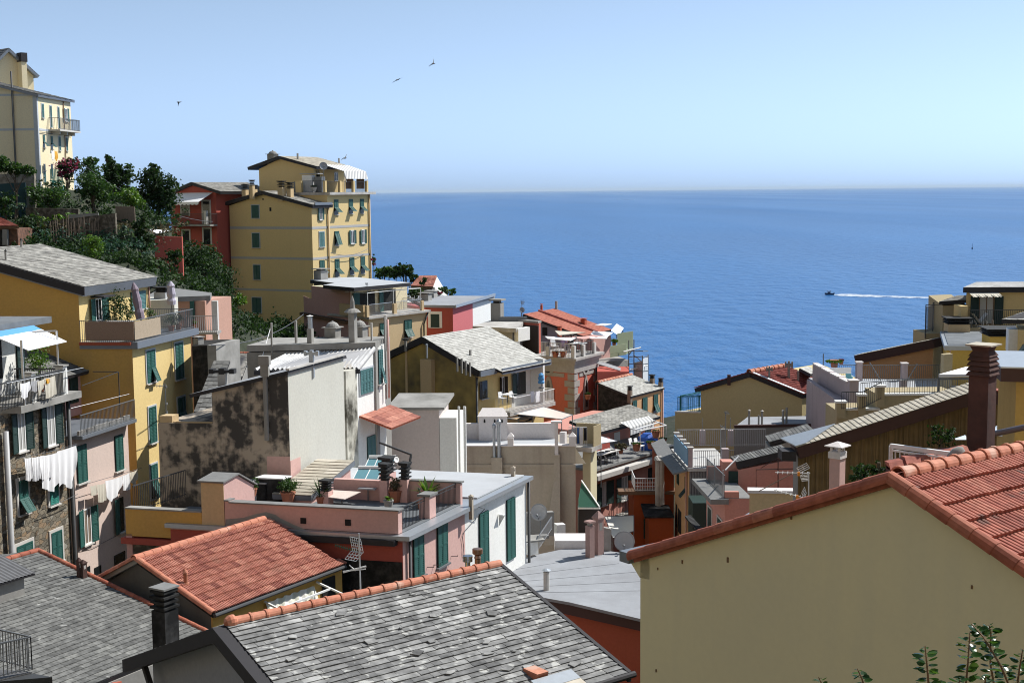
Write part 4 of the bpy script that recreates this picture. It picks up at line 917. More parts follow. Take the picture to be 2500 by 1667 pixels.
for x0,y0,x1,y1,s in ((768,1072,892,1475,'closed'),(1040,948,1158,1345,'closed'),(1513,808,1622,1345,'closed'),(1822,650,1920,1285,'closed')):
    window(PT,F2,16,x0,y0,x1,y1,s,sill='iron_grey' if x0 < 1200 else None)
mb = MB()
for x0,y0,x1,y1 in ((1078,845,1142,912),(1580,862,1645,935)):
    a0,a1,z0,z1 = FPp.rect(15,x0,y0,x1,y1); FPp.box(mb,a0,a1,z0,z1,0,.03)
mb.build('niche','dark_opening',PT)
mb = MB(); lt = F2.at(16,1735,815); mb.prism([lt + F2.n*.02 - u*.02,lt + F2.n*.28 - u*.1,lt + F2.n*.28 + u*.12,lt + F2.n*.02 + u*.04 - ZU*.5],ZU*.05); mb.build('wall_lamp','white_paint',PT)
F2p = F2
# skirting of old render where the red tiled roof meets the wall, dark plinth, lower deep red wall
mb = MB(); FW_ = Fac(Cw,v); sg = 1 if FW_.d.dot(v) > 0 else -1
z0 = FW_.sz(16,100,1060)[1]; FW_.box(mb,*sorted((0,sg*Wd)),zb,FW_.sz(16,300,1100)[1],.01,.03); mb.build('lower_wall','deep_red',PT)
mb = MB(); FW_.box(mb,*sorted((sg*.02,sg*7)),zb,FW_.sz(16,420,1330)[1],.031,.06); mb.build('stone_plinth','dark_stone',PT)
mb = MB(); mb.box(wz(pa - u*.35,zs - .36),-(pa - pl_),u*.5,ZU*.22); mb.build('ledge','fascia',PT)
dp = wz(Cw - v*.1 + u*.35,0); dp = gx(wz(Cw,zw),u,16,712) - v*.1; pipe(PT,[wz(dp,zw),wz(dp,zb)],.06,'iron'); dq = gx(wz(Cw,zw),u,16,2052) - v*.1; pipe(PT,[wz(dq,zw),wz(dq,zb)],.07,'iron')
up_ = [(235,862),(430,846),(560,806),(690,780),(800,812),(850,850),(1000,922),(1150,985)]; lw_ = [(1155,1025),(1000,965),(850,900),(690,838),(560,862),(430,905),(235,930)]
mb = MB(); mb.poly([FPp.at(15,x,y) + FPp.n*.006 for x,y in up_ + lw_]); mb.build('mortar_flashing','concrete',PT,recalc=False)
# chimneys and stair hoods on the terrace
zf = zs + .04; pf = hplane(zf)
for c,x,yb_,yt,w in ((15,1375,700,425,105),(15,2035,665,242,95),(16,495,560,168,135),(16,693,665,232,95)):
    chim_px(PT,pf,c,x,yb_,yt,w,style='louvre',mat='house_pink',u=u)
# back wall of the terrace, stair hood with plank roof, left shelter
b0 = Zp(15,1435,640,zf); b1 = Zp(15,1985,655,zf); b0 = b1 + v*((b0 - b1).length); mb = MB(); mb.box(b1 + v*-1.2,v*((b0 - b1).length + 1.2),u*.25,ZU*(zof(b1,15,1985,432) - zf)); mb.build('back_wall','house_pink',PT)
h0 = Zp(15,1180,690,zf); h0 = Zp(15,1190,690,zf); hl0 = gx(h0,v,15,808); hz0 = zof(h0,15,1180,618); 
top0 = gx(h0,u,15,1425); top0 = wz(top0,0); hz1 = zof(h0 + u*3.2,15,1420,232)
SHh = root('stair_hood','stair hood with a plank-clad sloping top on the pink roof terrace','stair hood',h0)
W_ = (hl0 - h0).length; walls(SHh,[wz(h0,hz0),wz(h0 + u*3.2,hz1 - .15),wz(h0 + u*3.2 + v*W_,hz1 - .15),wz(h0 + v*W_,hz0)],zf,'house_pink')
ea,eb = wz(h0,hz0 + .1) - u*.15 - v*.12,wz(h0,hz0 + .1) - u*.15 + v*(W_ + .1); rise = u*3.5 + ZU*(hz1 - hz0)
roofplane(SHh,eb,ea,ea + rise,eb + rise,rows=12,tw=1.3,mat='slate_beige',fascia='gutter_grey',th=.22,rough=.05)
s0 = gx(wz(pl_,zs),v,15,-230); s1 = wz(pl_ + v*.02,zs); zt1 = zof(s1,15,210,455)
SHl = root('rooftop_shelter','small ochre and pink shelter with slate top at the corner of the pink terrace','shelter',wz(s1,zb))
mb = MB(); d_ = v*.95; mb.prism([wz(s1,zb),wz(s1,zt1),wz(s1 + u*.9,zt1 + .12),wz(s1 + u*2.0,zt1 - .5),wz(s1 + u*2.0,zb)],d_); mb.build('wall','house_pink',SHl)
Fq = Fac(s1,v); mb = MB(); sg = 1 if Fq.d.dot(v) > 0 else -1; Fq.box(mb,*sorted((0,sg*.95)),zb,zt1 - .02,.006,.02); mb.build('front_wall','sand_plaster',SHl)
mb = MB(); mb.mi = 0; a_ = wz(s1 - u*.12 - v*.08,zt1 + .01); b_ = wz(s1 + u*.9 - v*.08,zt1 + .16); c_ = wz(s1 + u*2.1 - v*.08,zt1 - .5); mb.prism([a_,b_,b_ + v*1.12,a_ + v*1.12],ZU*.06); mb.prism([b_,c_,c_ + v*1.12,b_ + v*1.12],ZU*.06); mb.build('roof','slate_stone' if 'slate_stone' in MATS else 'concrete',SHl)
# ochre parapet wall running left from the shelter
o0 = wz(s1 + v*.97,zs); o1 = gx(o0,v,6,1335); zo = zof(o1,6,1335,790)
OW = root('ochre_parapet','ochre parapet wall of a small terrace with an iron rail, above a brick wall','wall',wz(o1,zb))
mb = MB(); mb.box(wz(o0,zof(o1,6,1340,1075)),o1 - o0,u*.3,ZU*(zo - zof(o1,6,1340,1075))); mb.build('parapet','ochre_plaster',OW)
mb = MB(); mb.box(wz(o0,zo) - u*.03,o1 - o0,u*.36,ZU*.06); mb.build('coping','concrete',OW)
zq = zof(o1,6,1340,1075); mb = MB(); mb.box(wz(o0,zb) + u*.05,o1 - o0,u*.25,ZU*(zq - .3 - zb)); mb.build('brick_wall','garden_wall',OW); mb = MB(); mb.box(wz(o0,zq - .32) - u*.06,o1 - o0 + v*.2,u*.3,ZU*.24); mb.build('ledge','deep_red',OW)
mb = MB(); mb.box(wz(o1,zb),-v*.25 + v*0,u*3.6,ZU*(zo - 1 - zb)); mb.build('side_wall','rose_pink',OW)
slab(OW,[wz(o0 + u*.32,zq + .3),wz(o1 + u*.32,zq + .3),wz(o1 + u*4,zq + .3),wz(o0 + u*4,zq + .3)],.2,'membrane_dark','terrace_floor')
railing(OW,[wz(o1 + u*.5,zo - .3),wz(o1 + u*3.8,zo - .3)],1.1,.11,.012,'iron','railing')
# ---------------------------------------------------------------- terracotta roof house in the middle left
u,v = U(.63),V(.6); Rn = K(21,115,455,44.8); zb = 30
TR = root('tiled_house','low house with an orange terracotta tiled roof and a grey rendered gable','house',wz(Rn,zb))
Rf = gx(Rn,u,21,1262); LT = (Rf - Rn).length
# right slope: eave corner found from the verge in the picture
best = None
for i in range(200):
    w = 1.5 + i*.03; p = Rn - v*w; p = gx(p,ZU,21,0) if False else p
    e = wz(p,zof(p,21,812,948))
    g = gx(wz(Rn,e.z),-v,21,812); d_ = abs((wz(g,0) - wz(p,0)).length)
    if best is None or d_ < best[0]: best = (d_,e)
EA = best[1]; wT = (wz(EA,0) - wz(Rn,0)).length; EB = gx(EA,u,21,1985); LX = (EB - EA).length - LT
def stepped(mb,n):                      # the rows run on under the pink wall, each a little shorter than the one below
    for i in range(11):
        t0,t1 = i / 11,min(1,(i + 1.12) / 11); L_ = LX*(1 - t0); k = max(1,round(L_ / .27)); a = lerp(EA,Rn,t0) + u*LT; d = lerp(EA,Rn,t1) + u*LT
        rooftiles(mb,a,a + u*k*.27,d + u*k*.27,d,1,k,amp=.05,lift=.05)
        mb.mi = 1; mb.prism([a - n*.02,a + u*k*.27 - n*.02,d + u*k*.27 - n*.02,d - n*.02],-n*.1); mb.mi = 0
rT = roofplane(TR,EA,EA + u*LT,Rn + u*LT,Rn,kind='tile',mat='terra_tiles',rows=11,cols=int(LT / .27),amp=.05,lift=.05,fascia='soot',th=.14,extra=stepped)
# left slope
LA = K(7,868,318,47.5); LA = gx(wz(Rn,Rn.z),v,7,868); LA = wz(LA,zof(LA,7,868,318))
roofplane(TR,LA + u*LT,LA,Rn,Rn + u*LT,kind='tile',mat='terra_tiles',rows=8,cols=int(LT / .24),fascia='grey_render',th=.14)
mb = MB(); ridgetiles(mb,Rn + ZU*.02 - u*.1,Rf + ZU*.02,.15,.39,ring=False); mb.build('ridge_tiles','terra_ridge',rT,recalc=False)
mb = MB(); ridgetiles(mb,EA + ZU*.02,Rn + ZU*.02,.12,.42,ring=False); ridgetiles(mb,LA + ZU*.02,Rn + ZU*.02,.12,.42,ring=False); mb.build('verge_tiles','terra_ridge',rT,recalc=False)
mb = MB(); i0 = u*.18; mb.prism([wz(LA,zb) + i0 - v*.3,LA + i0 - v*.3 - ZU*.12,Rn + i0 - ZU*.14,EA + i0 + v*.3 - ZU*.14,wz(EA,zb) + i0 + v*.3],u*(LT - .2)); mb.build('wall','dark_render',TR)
FT_ = Fac(wz(EA + v*.28 + u*.3,0),u); mb = MB(); mb.box(wz(EA + v*.3 + u*.19,zb),u*(LT + LX*.9),-v*.06,ZU*(EA.z - zb - .2)); mb.build('eave_wall','ochre_plaster',TR)
mb = MB(); mb.tube([EA - v*.06 - ZU*.05,EB - v*.06 - ZU*.05],.07,8); mb.build('gutter','iron',TR)
pr = plane3(Rn,Rf,EA); chim_px(rT,pr,21,565,690,542,38,style='tile',mat='terracotta',cap='terra_ridge')
a0,a1,z0,z1 = FT_.rect(21,1770,640,1890,800); mb = MB(); FT_.box(mb,a0,a1,z0 - .8,z1,.08,.1); mb.build('window','dark_opening',TR)
# folding awning: arms and scalloped cloth under the eave
w0,w1 = FT_.at(21,1260,845),FT_.at(21,1700,690); n_ = FT_.n
mb = MB(); ar0,ar1 = FT_.at(21,1250,832) + n_*.1,FT_.at(21,1715,658) + n_*.1
b0 = gx(ar0 + n_*.9,n_,21,1400); b0 = wz(b0,zof(b0,21,1400,905)); b1 = gx(ar1 + n_*1.2,n_,21,1970); b1 = wz(b1,zof(b1,21,1970,770))
for p,s in ((ar0,b0),(ar1,b1),(lerp(ar0,b0,.95),lerp(ar1,b1,.55))): mb.bar(p,s,.06)
aw = mb.build('awning_frame','white_paint',TR)
mb = MB(); rows = [[lerp(w0,w1,i / 36) + n_*(.1 + .12*k + .03*math.sin(i*1.2)) + ZU*(-.28*k - (.07*abs(math.sin(i*math.pi / 3)) if k == 2 else 0) + .02*math.sin(i)) for i in range(37)] for k in (0,1,2)]; mb.grid(rows); mb.build('awning_cloth','awning_cream',aw,recalc=False)

# ---------------------------------------------------------------- stone-slab roof in the near foreground
u,v = U(1.31),V(1.31); Rn = K(21,915,1048,29); zb = 40
SR = root('slate_house','near house with an uneven stone slab roof, terracotta ridge and a shaded blue-grey gable','house',wz(Rn,zb))
Rf = gx(Rn,u,22,1100); LS = (Rf - Rn).length
def solve_eave(R0,d,c,x,y):          # the point down-slope from R0 along horizontal d that is seen at (x, y)
    g = gx(R0,d,c,x)                    # same column at ridge level, then refine as it drops
    for _ in range(12):
        g = gx(wz(g,zof(g,c,x,y)),d,c,x)
        t = (wz(g,0) - wz(R0,0)).dot(d); g = R0 + d*t; g = wz(g,zof(g,c,x,y))
    return g
EB = solve_eave(Rf,-v,22,2190,1052); ev = EB - Rf
EA = Rn + ev
def broken(mb,nS):                      # broken and loose pieces of slab lying in the courses
    random.seed(5)
    for i in range(26):
        a,t = R(.02,.97),R(.05,.95); o = lerp(lerp(EA,EB,a),lerp(Rn,Rf,a),t) + nS*.05
        s = R(.07,.2); ds = (Rn - EA).normalized(); ph = R(0,6.28); k = random.randint(3,5)
        pts = [o + u*math.cos(ph + j*6.28 / k)*s*R(.7,1.5) + ds*math.sin(ph + j*6.28 / k)*s*R(.35,.8) for j in range(k)]
        tl = [R(.0,.015) for _ in pts]; mb.va = min(1,max(0,random.gauss(.55,.25))); pts = [p + nS*(tl[j] + .012) for j,p in enumerate(pts)]
        mb.prism(pts,-nS*.02)
    mb.va = None
rS = roofplane(SR,EA,EB,Rf,Rn,kind='slate',mat='slate_near',rows=29,tw=.5,th=.16,rough=.42,jit=.65,fascia='fascia',name='roof',extra=broken)
nS = (EB - EA).cross(Rn - EA).normalized(); nS = nS if nS.z > 0 else -nS
lv = Ve((-ev.x,-ev.y,ev.z)); EL = Rn + lv; kL = solve_eave(Rn,v,21,95,1335); lv = (kL - Rn)*1.0
roofplane(SR,Rf + lv,Rn + lv,Rn,Rf,kind='slate',mat='slate_near',rows=16,tw=.45,th=.16,rough=.4,fascia='fascia')
mb = MB(); ridgetiles(mb,Rn + ZU*.03 + u*.2,Rf + ZU*.03,.12,.38); 
mb.build('ridge_tiles','terra_ridge',rS,recalc=False)
mb = MB(); mb.lathe(Rn + ZU*.05 + u*.22,[(.15,0),(.16,.05),(.15,.12),(.1,.2),(.03,.24)],12,-u); mb.build('ridge_end','terra_ridge',rS)
mb = MB(); th_ = ZU*.34
mb.prism([Rn - u*.3 + ZU*.0,EA - u*.3,EA - u*.3 - th_,Rn - u*.3 - th_],u*.32); mb.prism([Rn - u*.3,Rn + lv - u*.3,Rn + lv - u*.3 - th_,Rn - u*.3 - th_],u*.32); mb.build('verge_board','fascia',SR)
mb = MB(); mb.prism([Rf + u*.0 + nS*.05,EB + nS*.05,EB - ZU*.2,Rf - ZU*.2],u*.1); mb.tube([EA - ZU*.02 - v*.06,EB - ZU*.02 - v*.06 + u*.15],.075,8); mb.build('gutter','fascia',SR)
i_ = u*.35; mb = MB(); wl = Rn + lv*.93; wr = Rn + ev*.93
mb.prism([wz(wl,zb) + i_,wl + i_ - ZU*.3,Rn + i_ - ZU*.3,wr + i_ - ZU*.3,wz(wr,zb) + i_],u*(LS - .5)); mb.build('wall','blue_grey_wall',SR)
mb = MB(); c0 = Rn + ev*.16 + u*.34; mb.box(wz(c0,c0.z - 1.0),u*-.3,-v*.3,ZU*.8); st0 = Rn + lv*.85; mb.bar(st0 - u*.05 - ZU*.3,st0 - v*.7 - ZU*1.3,.12); mb.build('bracket','fascia',SR)
# slate skylight slab and brick end at the bottom
pS = plane3(EA,EB,Rn); mb = MB(); k0 = PL(22,1410,1128,*pS) + nS*.06; mb.box(k0,u*.32,v*.5 + (Rn - EA).normalized()*0,nS*.16); mb.build('brick_block','terra_ridge',rS)
s0 = PL(22,1560,1130,*pS); s1 = PL(22,1700,1055,*pS); s2 = PL(22,1830,1131,*pS); mb = MB(); dd = (EA - Rn).normalized(); mb.prism([s1 + nS*.07,s1 + nS*.07 + dd*1.5,s1 - u*1.15 + nS*.07 + dd*1.5,s1 - u*1.15 + nS*.07],nS*.06); mb.mi = 1; mb.prism([s1 + nS*.132,s1 + nS*.132 + dd*.35,s1 - u*1.15 + nS*.132 + dd*.35,s1 - u*1.15 + nS*.132],nS*.01); mb.build('skylight_cover',['slate_beige','zinc'],rS)

# ---------------------------------------------------------------- right foreground gable
u,v = U(1.32),V(1.32); AP = K(23,1592,208,20); zb = 44
RG = root('gable_house','big near house with a plain pale yellow gable wall and a terracotta tiled roof','house',wz(AP,zb))
LG = 9.0
EL = solve_eave(AP,v,23,104,655); ER_ = Ve((-(EL - AP).x,-(EL - AP).y,0)); rd = solve_eave(AP,-v,23,2352,725)
dR = (rd - AP); dR = dR*(((wz(EL,0) - wz(AP,0)).length*1.0) / (wz(dR,0)).length); ERp = AP + dR
rG = roofplane(RG,ERp,ERp + u*LG,AP + u*LG,AP,kind='tile',mat='terra_old',rows=14,cols=int(LG / .3),amp=.055,lift=.065,fascia='terra_verge',th=.1)
roofplane(RG,EL + u*LG,EL,AP,AP + u*LG,kind='tile',mat='terra_old',rows=14,cols=int(LG / .3),amp=.055,lift=.065,fascia='terra_verge',th=.1)
mb = MB(); ridgetiles(mb,AP + u*.15 + ZU*.03,AP + u*LG + ZU*.03,.13,.36,arc=math.pi*1.0); mb.build('ridge_tiles','terra_ridge',rG,recalc=False)
mb = MB(); ridgetiles(mb,EL + ZU*.0 - u*.02,AP + ZU*.0 - u*.02,.13,.5,ring=False,arc=math.pi*1.25); ridgetiles(mb,ERp - u*.02,AP - u*.02,.13,.4,ring=False,arc=math.pi*1.25); mb.build('verge_tiles','terra_verge',rG,recalc=False)
FG = Fac(AP + u*.12,v); wl = gx(FG.o,v,23,150)
tl = (wz(wl,0) - wz(FG.o,0)).length; zl = AP.z + (EL.z - AP.z)*tl / (wz(EL,0) - wz(AP,0)).length - .12
mb = MB(); er = ERp + u*.12; mb.prism([wz(wl,zb),wz(wl,zl),FG.o - ZU*.12,er - ZU*.12,wz(er,zb)],u*(LG - .3)); mb.build('wall','gable_yellow',RG)
mb = MB(); c0 = wz(wl,zl); mb.prism([c0 + ZU*.06,c0 + v*.34 - ZU*.02,c0 + v*.02 - ZU*.32,c0 - v*.25 - ZU*.3,c0 - v*.25 + ZU*.15],u*.4); mb.build('eave_corbel','gable_yellow',RG)
g0 = EL + v*.05; mb = MB(); mb.box(g0 - ZU*.14 - u*.05,u*5,v*.26,ZU*.2); mb.build('gutter','gutter_grey',RG)
mb = MB(); mb.mi = 0
for x,y,w in ((390,693,.035),(650,686,.05),(250,730,.025),(1015,440,.05),(2052,838,.03),(240,1315,.03)):
    p = FG.at(23,x,y); mb.cut(); mb.box(p - v*w / 2,v*w*.6,FG.n*.02,ZU*w*1.8)
mb.build('wall_anchor','wood_brown',RG)
# chimney block beside the ridge: tall brown chimney with stacked cowl
cb = K(20,1420,1150,28.5)
BC = root('chimney_stack','tall dark brown chimney with a stacked slate cowl, rising behind the near tiled ridge','chimney',wz(cb,cb.z - 3))
cu = U(.9); cv = V(.9); sc_ = 28.5 / FPX
w = 255 / 4.127*sc_; zt = zof(cb,20,1420,400); hw_ = .215
mb = MB(); o = wz(cb,cb.z - 3); mb.box(o - cu*hw_ - cv*hw_,cu*hw_*2,cv*hw_*2,ZU*(zt - o.z)); mb.build('shaft','chimney_brown',BC)
mb = MB(); ztop = zof(cb,20,1430,75); H = ztop - zt; sq = (cu,cv)
def sqr(z0,r0,z1,r1): mb.lathe(wz(cb,0),[(r0*1.414,z0),(r1*1.414,z1)],4,sq=sq)
for i in range(4):
    z = zt + H*(.02 + i*.155); sqr(z,hw_*(1.22 - .03*i),z + H*.03,hw_*(1.24 - .03*i)); sqr(z + H*.03,hw_*(1.22 - .03*i),z + H*.13,hw_*(1.02 - .02*i)); sqr(z + H*.12,hw_*.85,z + H*.17,hw_*.85)
sqr(zt + H*.62,hw_*1.1,zt + H*.78,hw_*.78); sqr(zt + H*.78,hw_*.78,zt + H*.93,hw_*.98); mb.mi = 1; sqr(zt + H*.94,hw_*1.32,zt + H*.985,hw_*1.32); mb.build('cowl',['chimney_brown','slate_beige'],BC,recalc=True)

# ---------------------------------------------------------------- big grey slab roof on the left
u,v = U(.60),V(.6); Rf = K(7,365,18,46.5); zb = 32
GL = root('slate_house','wide old grey slate roof with red ridge tiles at the lower left','house',wz(Rf,zb))
Rn = Rf - u*14
EF = solve_eave(Rf,-v,0,522,1551); ev = EF - Rf
rL = roofplane(GL,Rn + ev,EF,Rf,Rn,kind='slate',mat='slate_old',rows=38,tw=.40,th=.14,rough=.15,fascia='fascia')
lv = Ve((-ev.x,-ev.y,ev.z)); roofplane(GL,Rf + lv,Rn + lv,Rn,Rf,kind='slate',mat='slate_old',rows=12,tw=.6,th=.14)
mb = MB(); ridgetiles(mb,Rn + ZU*.02,Rf + ZU*.02,.11,.4,ring=False); ridgetiles(mb,EF + ZU*.02,Rf + ZU*.02,.10,.4,ring=False); mb.build('ridge_tiles','terra_verge',rL,recalc=False)
i_ = -u*.25; mb = MB(); mb.prism([wz(Rf + lv,zb) + i_,Rf + lv + i_ - ZU*.14,Rf + i_ - ZU*.14,EF + i_ - ZU*.14,wz(EF,zb) + i_],-u*13.5); mb.build('wall','grey_render',GL)
pG = plane3(Rf,Rn,EF)
for x,w in ((762,34),(800,48)): chim_px(rL,pG,7,x,272,78 if w < 40 else 100,w,style='house',mat='chimney_brown',cap='concrete_light',u=u)
# dark sooty chimney in front of the gable
cb = K(7,1590,900,36.5); CS = root('chimney_stack','sooty black chimney with stacked slabs and a slate lid, in front of the grey gable','chimney',wz(cb,cb.z - 4)); cu = U(.63); cv = V(.6)
w = 225 / 3.92*36.5 / FPX; zt = zof(cb,7,1580,575); z2 = zof(cb,7,1575,365); h_ = w / 2 / 1.25
mb = MB(); o = wz(cb,cb.z - 4); mb.box(o - cu*h_ - cv*h_,cu*2*h_,cv*2*h_,ZU*(zt - o.z)); mb.build('shaft','soot',CS)
mb = MB(); H = z2 - zt
for i in range(4):
    z = zt + H*i*.24; mb.mi = 0; s = h_*(1.12 if i % 2 == 0 else 1.05)
    mb.box(wz(cb,z) - cu*h_*.8 - cv*h_*.8,cu*h_*1.6,cv*h_*1.6,ZU*H*.2); mb.box(wz(cb,z + H*.1) - cu*s - cv*s,cu*2*s,cv*2*s,ZU*H*.1)
mb.mi = 1; mb.box(wz(cb,zt + H*.98) - cu*h_*1.15 - cv*h_*1.15,cu*h_*2.3,cv*h_*2.3,ZU*.05); mb.build('cowl',['soot','slate_stone'],CS)
# small shaft house edge and dark vent at the very left
vb = PL(7,60,430,*pG); mb = MB(); hb = root('roof_hatch','dark louvred roof vent on the old grey roof at the left edge','roof vent',vb); mb.box(vb - u*2.5 - v*.4 - ZU*.4,u*2.9,v*1.3,ZU*1.0); mb.build('wall','grey_render',hb); a_ = vb - u*2.7 - v*.6 + ZU*.6; roofplane(hb,a_,a_ + u*3.4,a_ + u*3.4 + v*1.9 + ZU*.45,a_ + v*1.9 + ZU*.45,kind='corr',mat='corr_dark',cols=22,amp=.015,th=.05,name='louvre_roof')
# lower red eave between the roofs
mb = MB(); r0 = K(7,1100,1282,38.5); r1 = K(7,1475,1150,41); mb.prism([r0,r1,r1 - ZU*.5 ,r0 - ZU*.5],V(.6)*.8); rl = mb.build('parapet','brick_red'); tag(rl,'brick red low wall under the eave of the old grey roof','wall')
# steel balcony at bottom left corner
b0 = K(7,-40,1120,33); BLC = root('steel_balcony','grey steel balcony with upright bars at the bottom left corner','balcony',b0); p1_ = K(7,308,1150,33.6); zc = p1_.z; p0_ = Zp(7,-40,1066,zc); p2_ = Zp(7,-40,1230,zc)
hh = zof(p1_,7,290,838) - zc; railing(BLC,[p0_,p1_,p2_],hh,.105,.011,'iron_grey','railing',mid=(.05,),top=.035)
p3_ = Zp(7,498,1185,zc); mb = MB(); mb.prism([wz(p2_,zc - .1) - Ve((2,0,0)),wz(p2_,zc - .1),wz(p3_,zc - .1),wz(p1_,zc - .1),wz(p0_,zc - .1) - Ve((2,0,0))],ZU*-.3); mb.build('floor_slab','iron',BLC); mb = MB(); mb.prism([wz(p2_,zc - .09) - Ve((2,0,0)),wz(p2_,zc - .09),wz(p1_,zc - .09),wz(p0_,zc - .09) - Ve((2,0,0))],ZU*.03); mb.build('floor','corr_dark',BLC)
# ---------------------------------------------------------------- pale pink shed-roofed wall left of the white terrace
u,v = U(.12),V(.05); C = K(11,742,1062,70); zb = 26
PS = root('pale_house','plain pale pink house front under a narrow grey lean-to roof','house',wz(C,zb))
CL = gx(C,v,11,120); LW_ = (CL - C).length; R1 = K(11,815,900,73.2); R1 = gx(C + u*3,u,11,0) if False else R1
h_ = zof(wz(C,0) + u*3,11,800,902) - C.z
walls(PS,[C,C + u*3 + ZU*h_,CL + u*3 + ZU*h_,CL],zb,'shed_pink')
a_ = C - u*.12 - v*.3 + ZU*.06; b_ = CL - u*.12 + ZU*.06; d_ = u*3.3 + ZU*h_*1.1; roofplane(PS,b_,a_,a_ + d_,b_ + d_,kind='flat',mat='concrete',fascia='grey_render',th=.12)
mb = MB(); mb.box(wz(C - v*.02,zb),-v*.9,u*2.6,ZU*(C.z - .5 - zb)); mb.build('side_wall','white_plaster',PS)
mb = MB()
for o_,w_ in ((.05,.09),(.35,.12)): mb.tube([wz(C - v*(1.0 + o_),C.z + .1),wz(C - v*(1.0 + o_),zb)],w_ / 2 + .02)
mb.build('drainpipe','white_plaster',PS)

# ---------------------------------------------------------------- white walled terrace
u,v = U(.5),V(.03); C = K(13,1775,490,75); zb = 24
WT = root('walled_terrace','long beige rendered wall carrying a white parapet terrace with a vented white block','building',wz(C,zb))
CL = gx(C,v,13,-80); FWT = Fac(C,v); W_ = (CL - C).length; zfl = C.z - .75
mb = MB(); mb.box(wz(C,zb),CL - C,Ve((0,.35,0)),ZU*(C.z - .06 - zb)); mb.box(wz(C,zb) + Ve((0,.355,0)),v*.01 + (CL - C)*.999,Ve((0,7.2,0)),ZU*(zfl - zb)); mb.build('wall','bare_render',WT)
mb = MB(); mb.box(C + ZU*-.06 - Ve((-.05,.06,0)),CL - C,Ve((0,.5,0)),ZU*.07); mb.build('coping','parapet_white',WT)
zl = FWT.sz(13,1200,705)[1]; mb = MB(); sg = 1 if FWT.d.dot(v) > 0 else -1
FWT.box(mb,*sorted((0,sg*(W_ - 1.2))),zl - .16,zl,0,.1); FWT.box(mb,*sorted((0,sg*(W_ - 1.2))),zl - .5,zl - .16,0,.04)
a0,a1,z0,z1 = FWT.rect(13,828,622,955,820); FWT.box(mb,a0,a1,zb,z1,0.0,.3)
b0,b1,z0,z1 = FWT.rect(13,1530,590,1600,820); FWT.box(mb,b0,b1,z0 - .3,z1,0,.22); zq = FWT.sz(13,1600,1375)[1]
lo = FWT.p(b0,z0 - .3,0),FWT.p(b1,z0 - .3,0); mb.prism([FWT.p(b0,z0 - .3,.22),FWT.p(b1,z0 - .3,.22),FWT.p(b1 + .55,zq - 1,.9),FWT.p(b0,zq - 1,.9)],-FWT.n*.3)
mb.build('buttress','bare_render',WT)
mb = MB(); pier = FWT.sz(13,1745,700)[0]; 
for x in (352,1045,1742):
    mb.cut(); a_ = FWT.sz(13,x,480)[0]; w_ = .17 if x < 1700 else .19
    FWT.box(mb,a_ - w_,a_ + w_,C.z + .01,C.z + .42,-.45,.05); p_ = FWT.p(a_,C.z + .42,-.2); mb.lathe(p_,[(w_*1.6,0),(w_*1.6,.06),(.03,.28)],4,sq=(FWT.d,FWT.n))
mb.build('pier','parapet_white',WT)
far = zfl; P1 = Zp(13,1545,425,far); P0 = Zp(13,330,428,far); P0 = P1 + v*(P0 - P1).length; hpar = zof(P1,13,1545,245) - far
mb = MB(); mb.box(P1,P0 - P1,Ve((0,.3,0)),ZU*hpar); mb.box(P0,v*.5,Ve((0,.5,0)),ZU*(hpar + 0.02)); 
b1 = Zp(13,1008,428,far) - Ve((0,.5,0)); b0 = Zp(13,690,428,far) - Ve((0,.5,0)); hb = zof(b1,13,1000,165) - far; mb.box(b1,v*(b0 - b1).length,Ve((0,1.3,0)),ZU*hb)
q_ = b1 - v*.08 - Ve((0,.1,0)) + ZU*hb; L_ = (b0 - b1).length + .16; mb.prism([q_,q_ + v*L_,q_ + v*(L_ - .3) + Ve((0,.7,0)) + ZU*.42,q_ + v*.3 + Ve((0,.7,0)) + ZU*.42],Ve((0,.7,-.12))); mb.build('parapet','parapet_white',WT)
mb = MB(); fb = Fac(b1,v)
for x in (752,866,948): a0,a1,z0,z1 = fb.rect(13,x - 10,195,x + 10,238); mb.cut(); mb.prism([fb.p(a0,z0,.015),fb.p(a1,z0,.015),fb.p(a1,z1 - .1,.015),fb.p((a0 + a1) / 2,z1,.015),fb.p(a0,z1 - .1,.015)],fb.n*.02)
mb.build('vent','dark_opening',WT)
slab(WT,[wz(C + Ve((0,.37,0)),zfl + .03),wz(CL + Ve((0,.37,0)),zfl + .03),wz(P0 - Ve((0,.01,0)),zfl + .03),wz(P1 - Ve((0,.01,0)),zfl + .03)],.025,'membrane_white','terrace_floor')
mb = MB()
for x,yt,w_ in ((858,245,9),(912,200,11)):
    mb.cut(); a_,z_ = FWT.sz(13,x,yt); p_ = FWT.p(a_,0,.12); r_ = w_ / 4.61*75 / FPX*2; mb.tube([wz(p_,FWT.sz(13,x,640)[1]),wz(p_,z_ - .25)],r_*.9,10); mb.lathe(wz(p_,z_ - .25),[(r_*1.3,0),(r_*1.3,.16),(r_*.3,.3)],10)
mb.build('flue','zinc',WT,smooth=False)
a_,z_ = FWT.sz(13,1562,590); p_ = FWT.p(a_,z_,.12); mb = MB(); mb.box(p_ - v*.1,v*.2,FWT.n*.2,ZU*(zof(p_,13,1562,235) - z_)); mb.box(wz(p_ - v*.3 - FWT.n*.1,zof(p_,13,1562,235)),v*.6,FWT.n*.4,ZU*.1); mb.build('chimney','parapet_white',WT)
pr_ = K(13,1655,490,77.5); mb = MB(); mb.box(pr_,v*.3,u*.3,ZU*(zof(pr_,13,1655,345) - pr_.z)); mb.build('pier','parapet_white',WT)
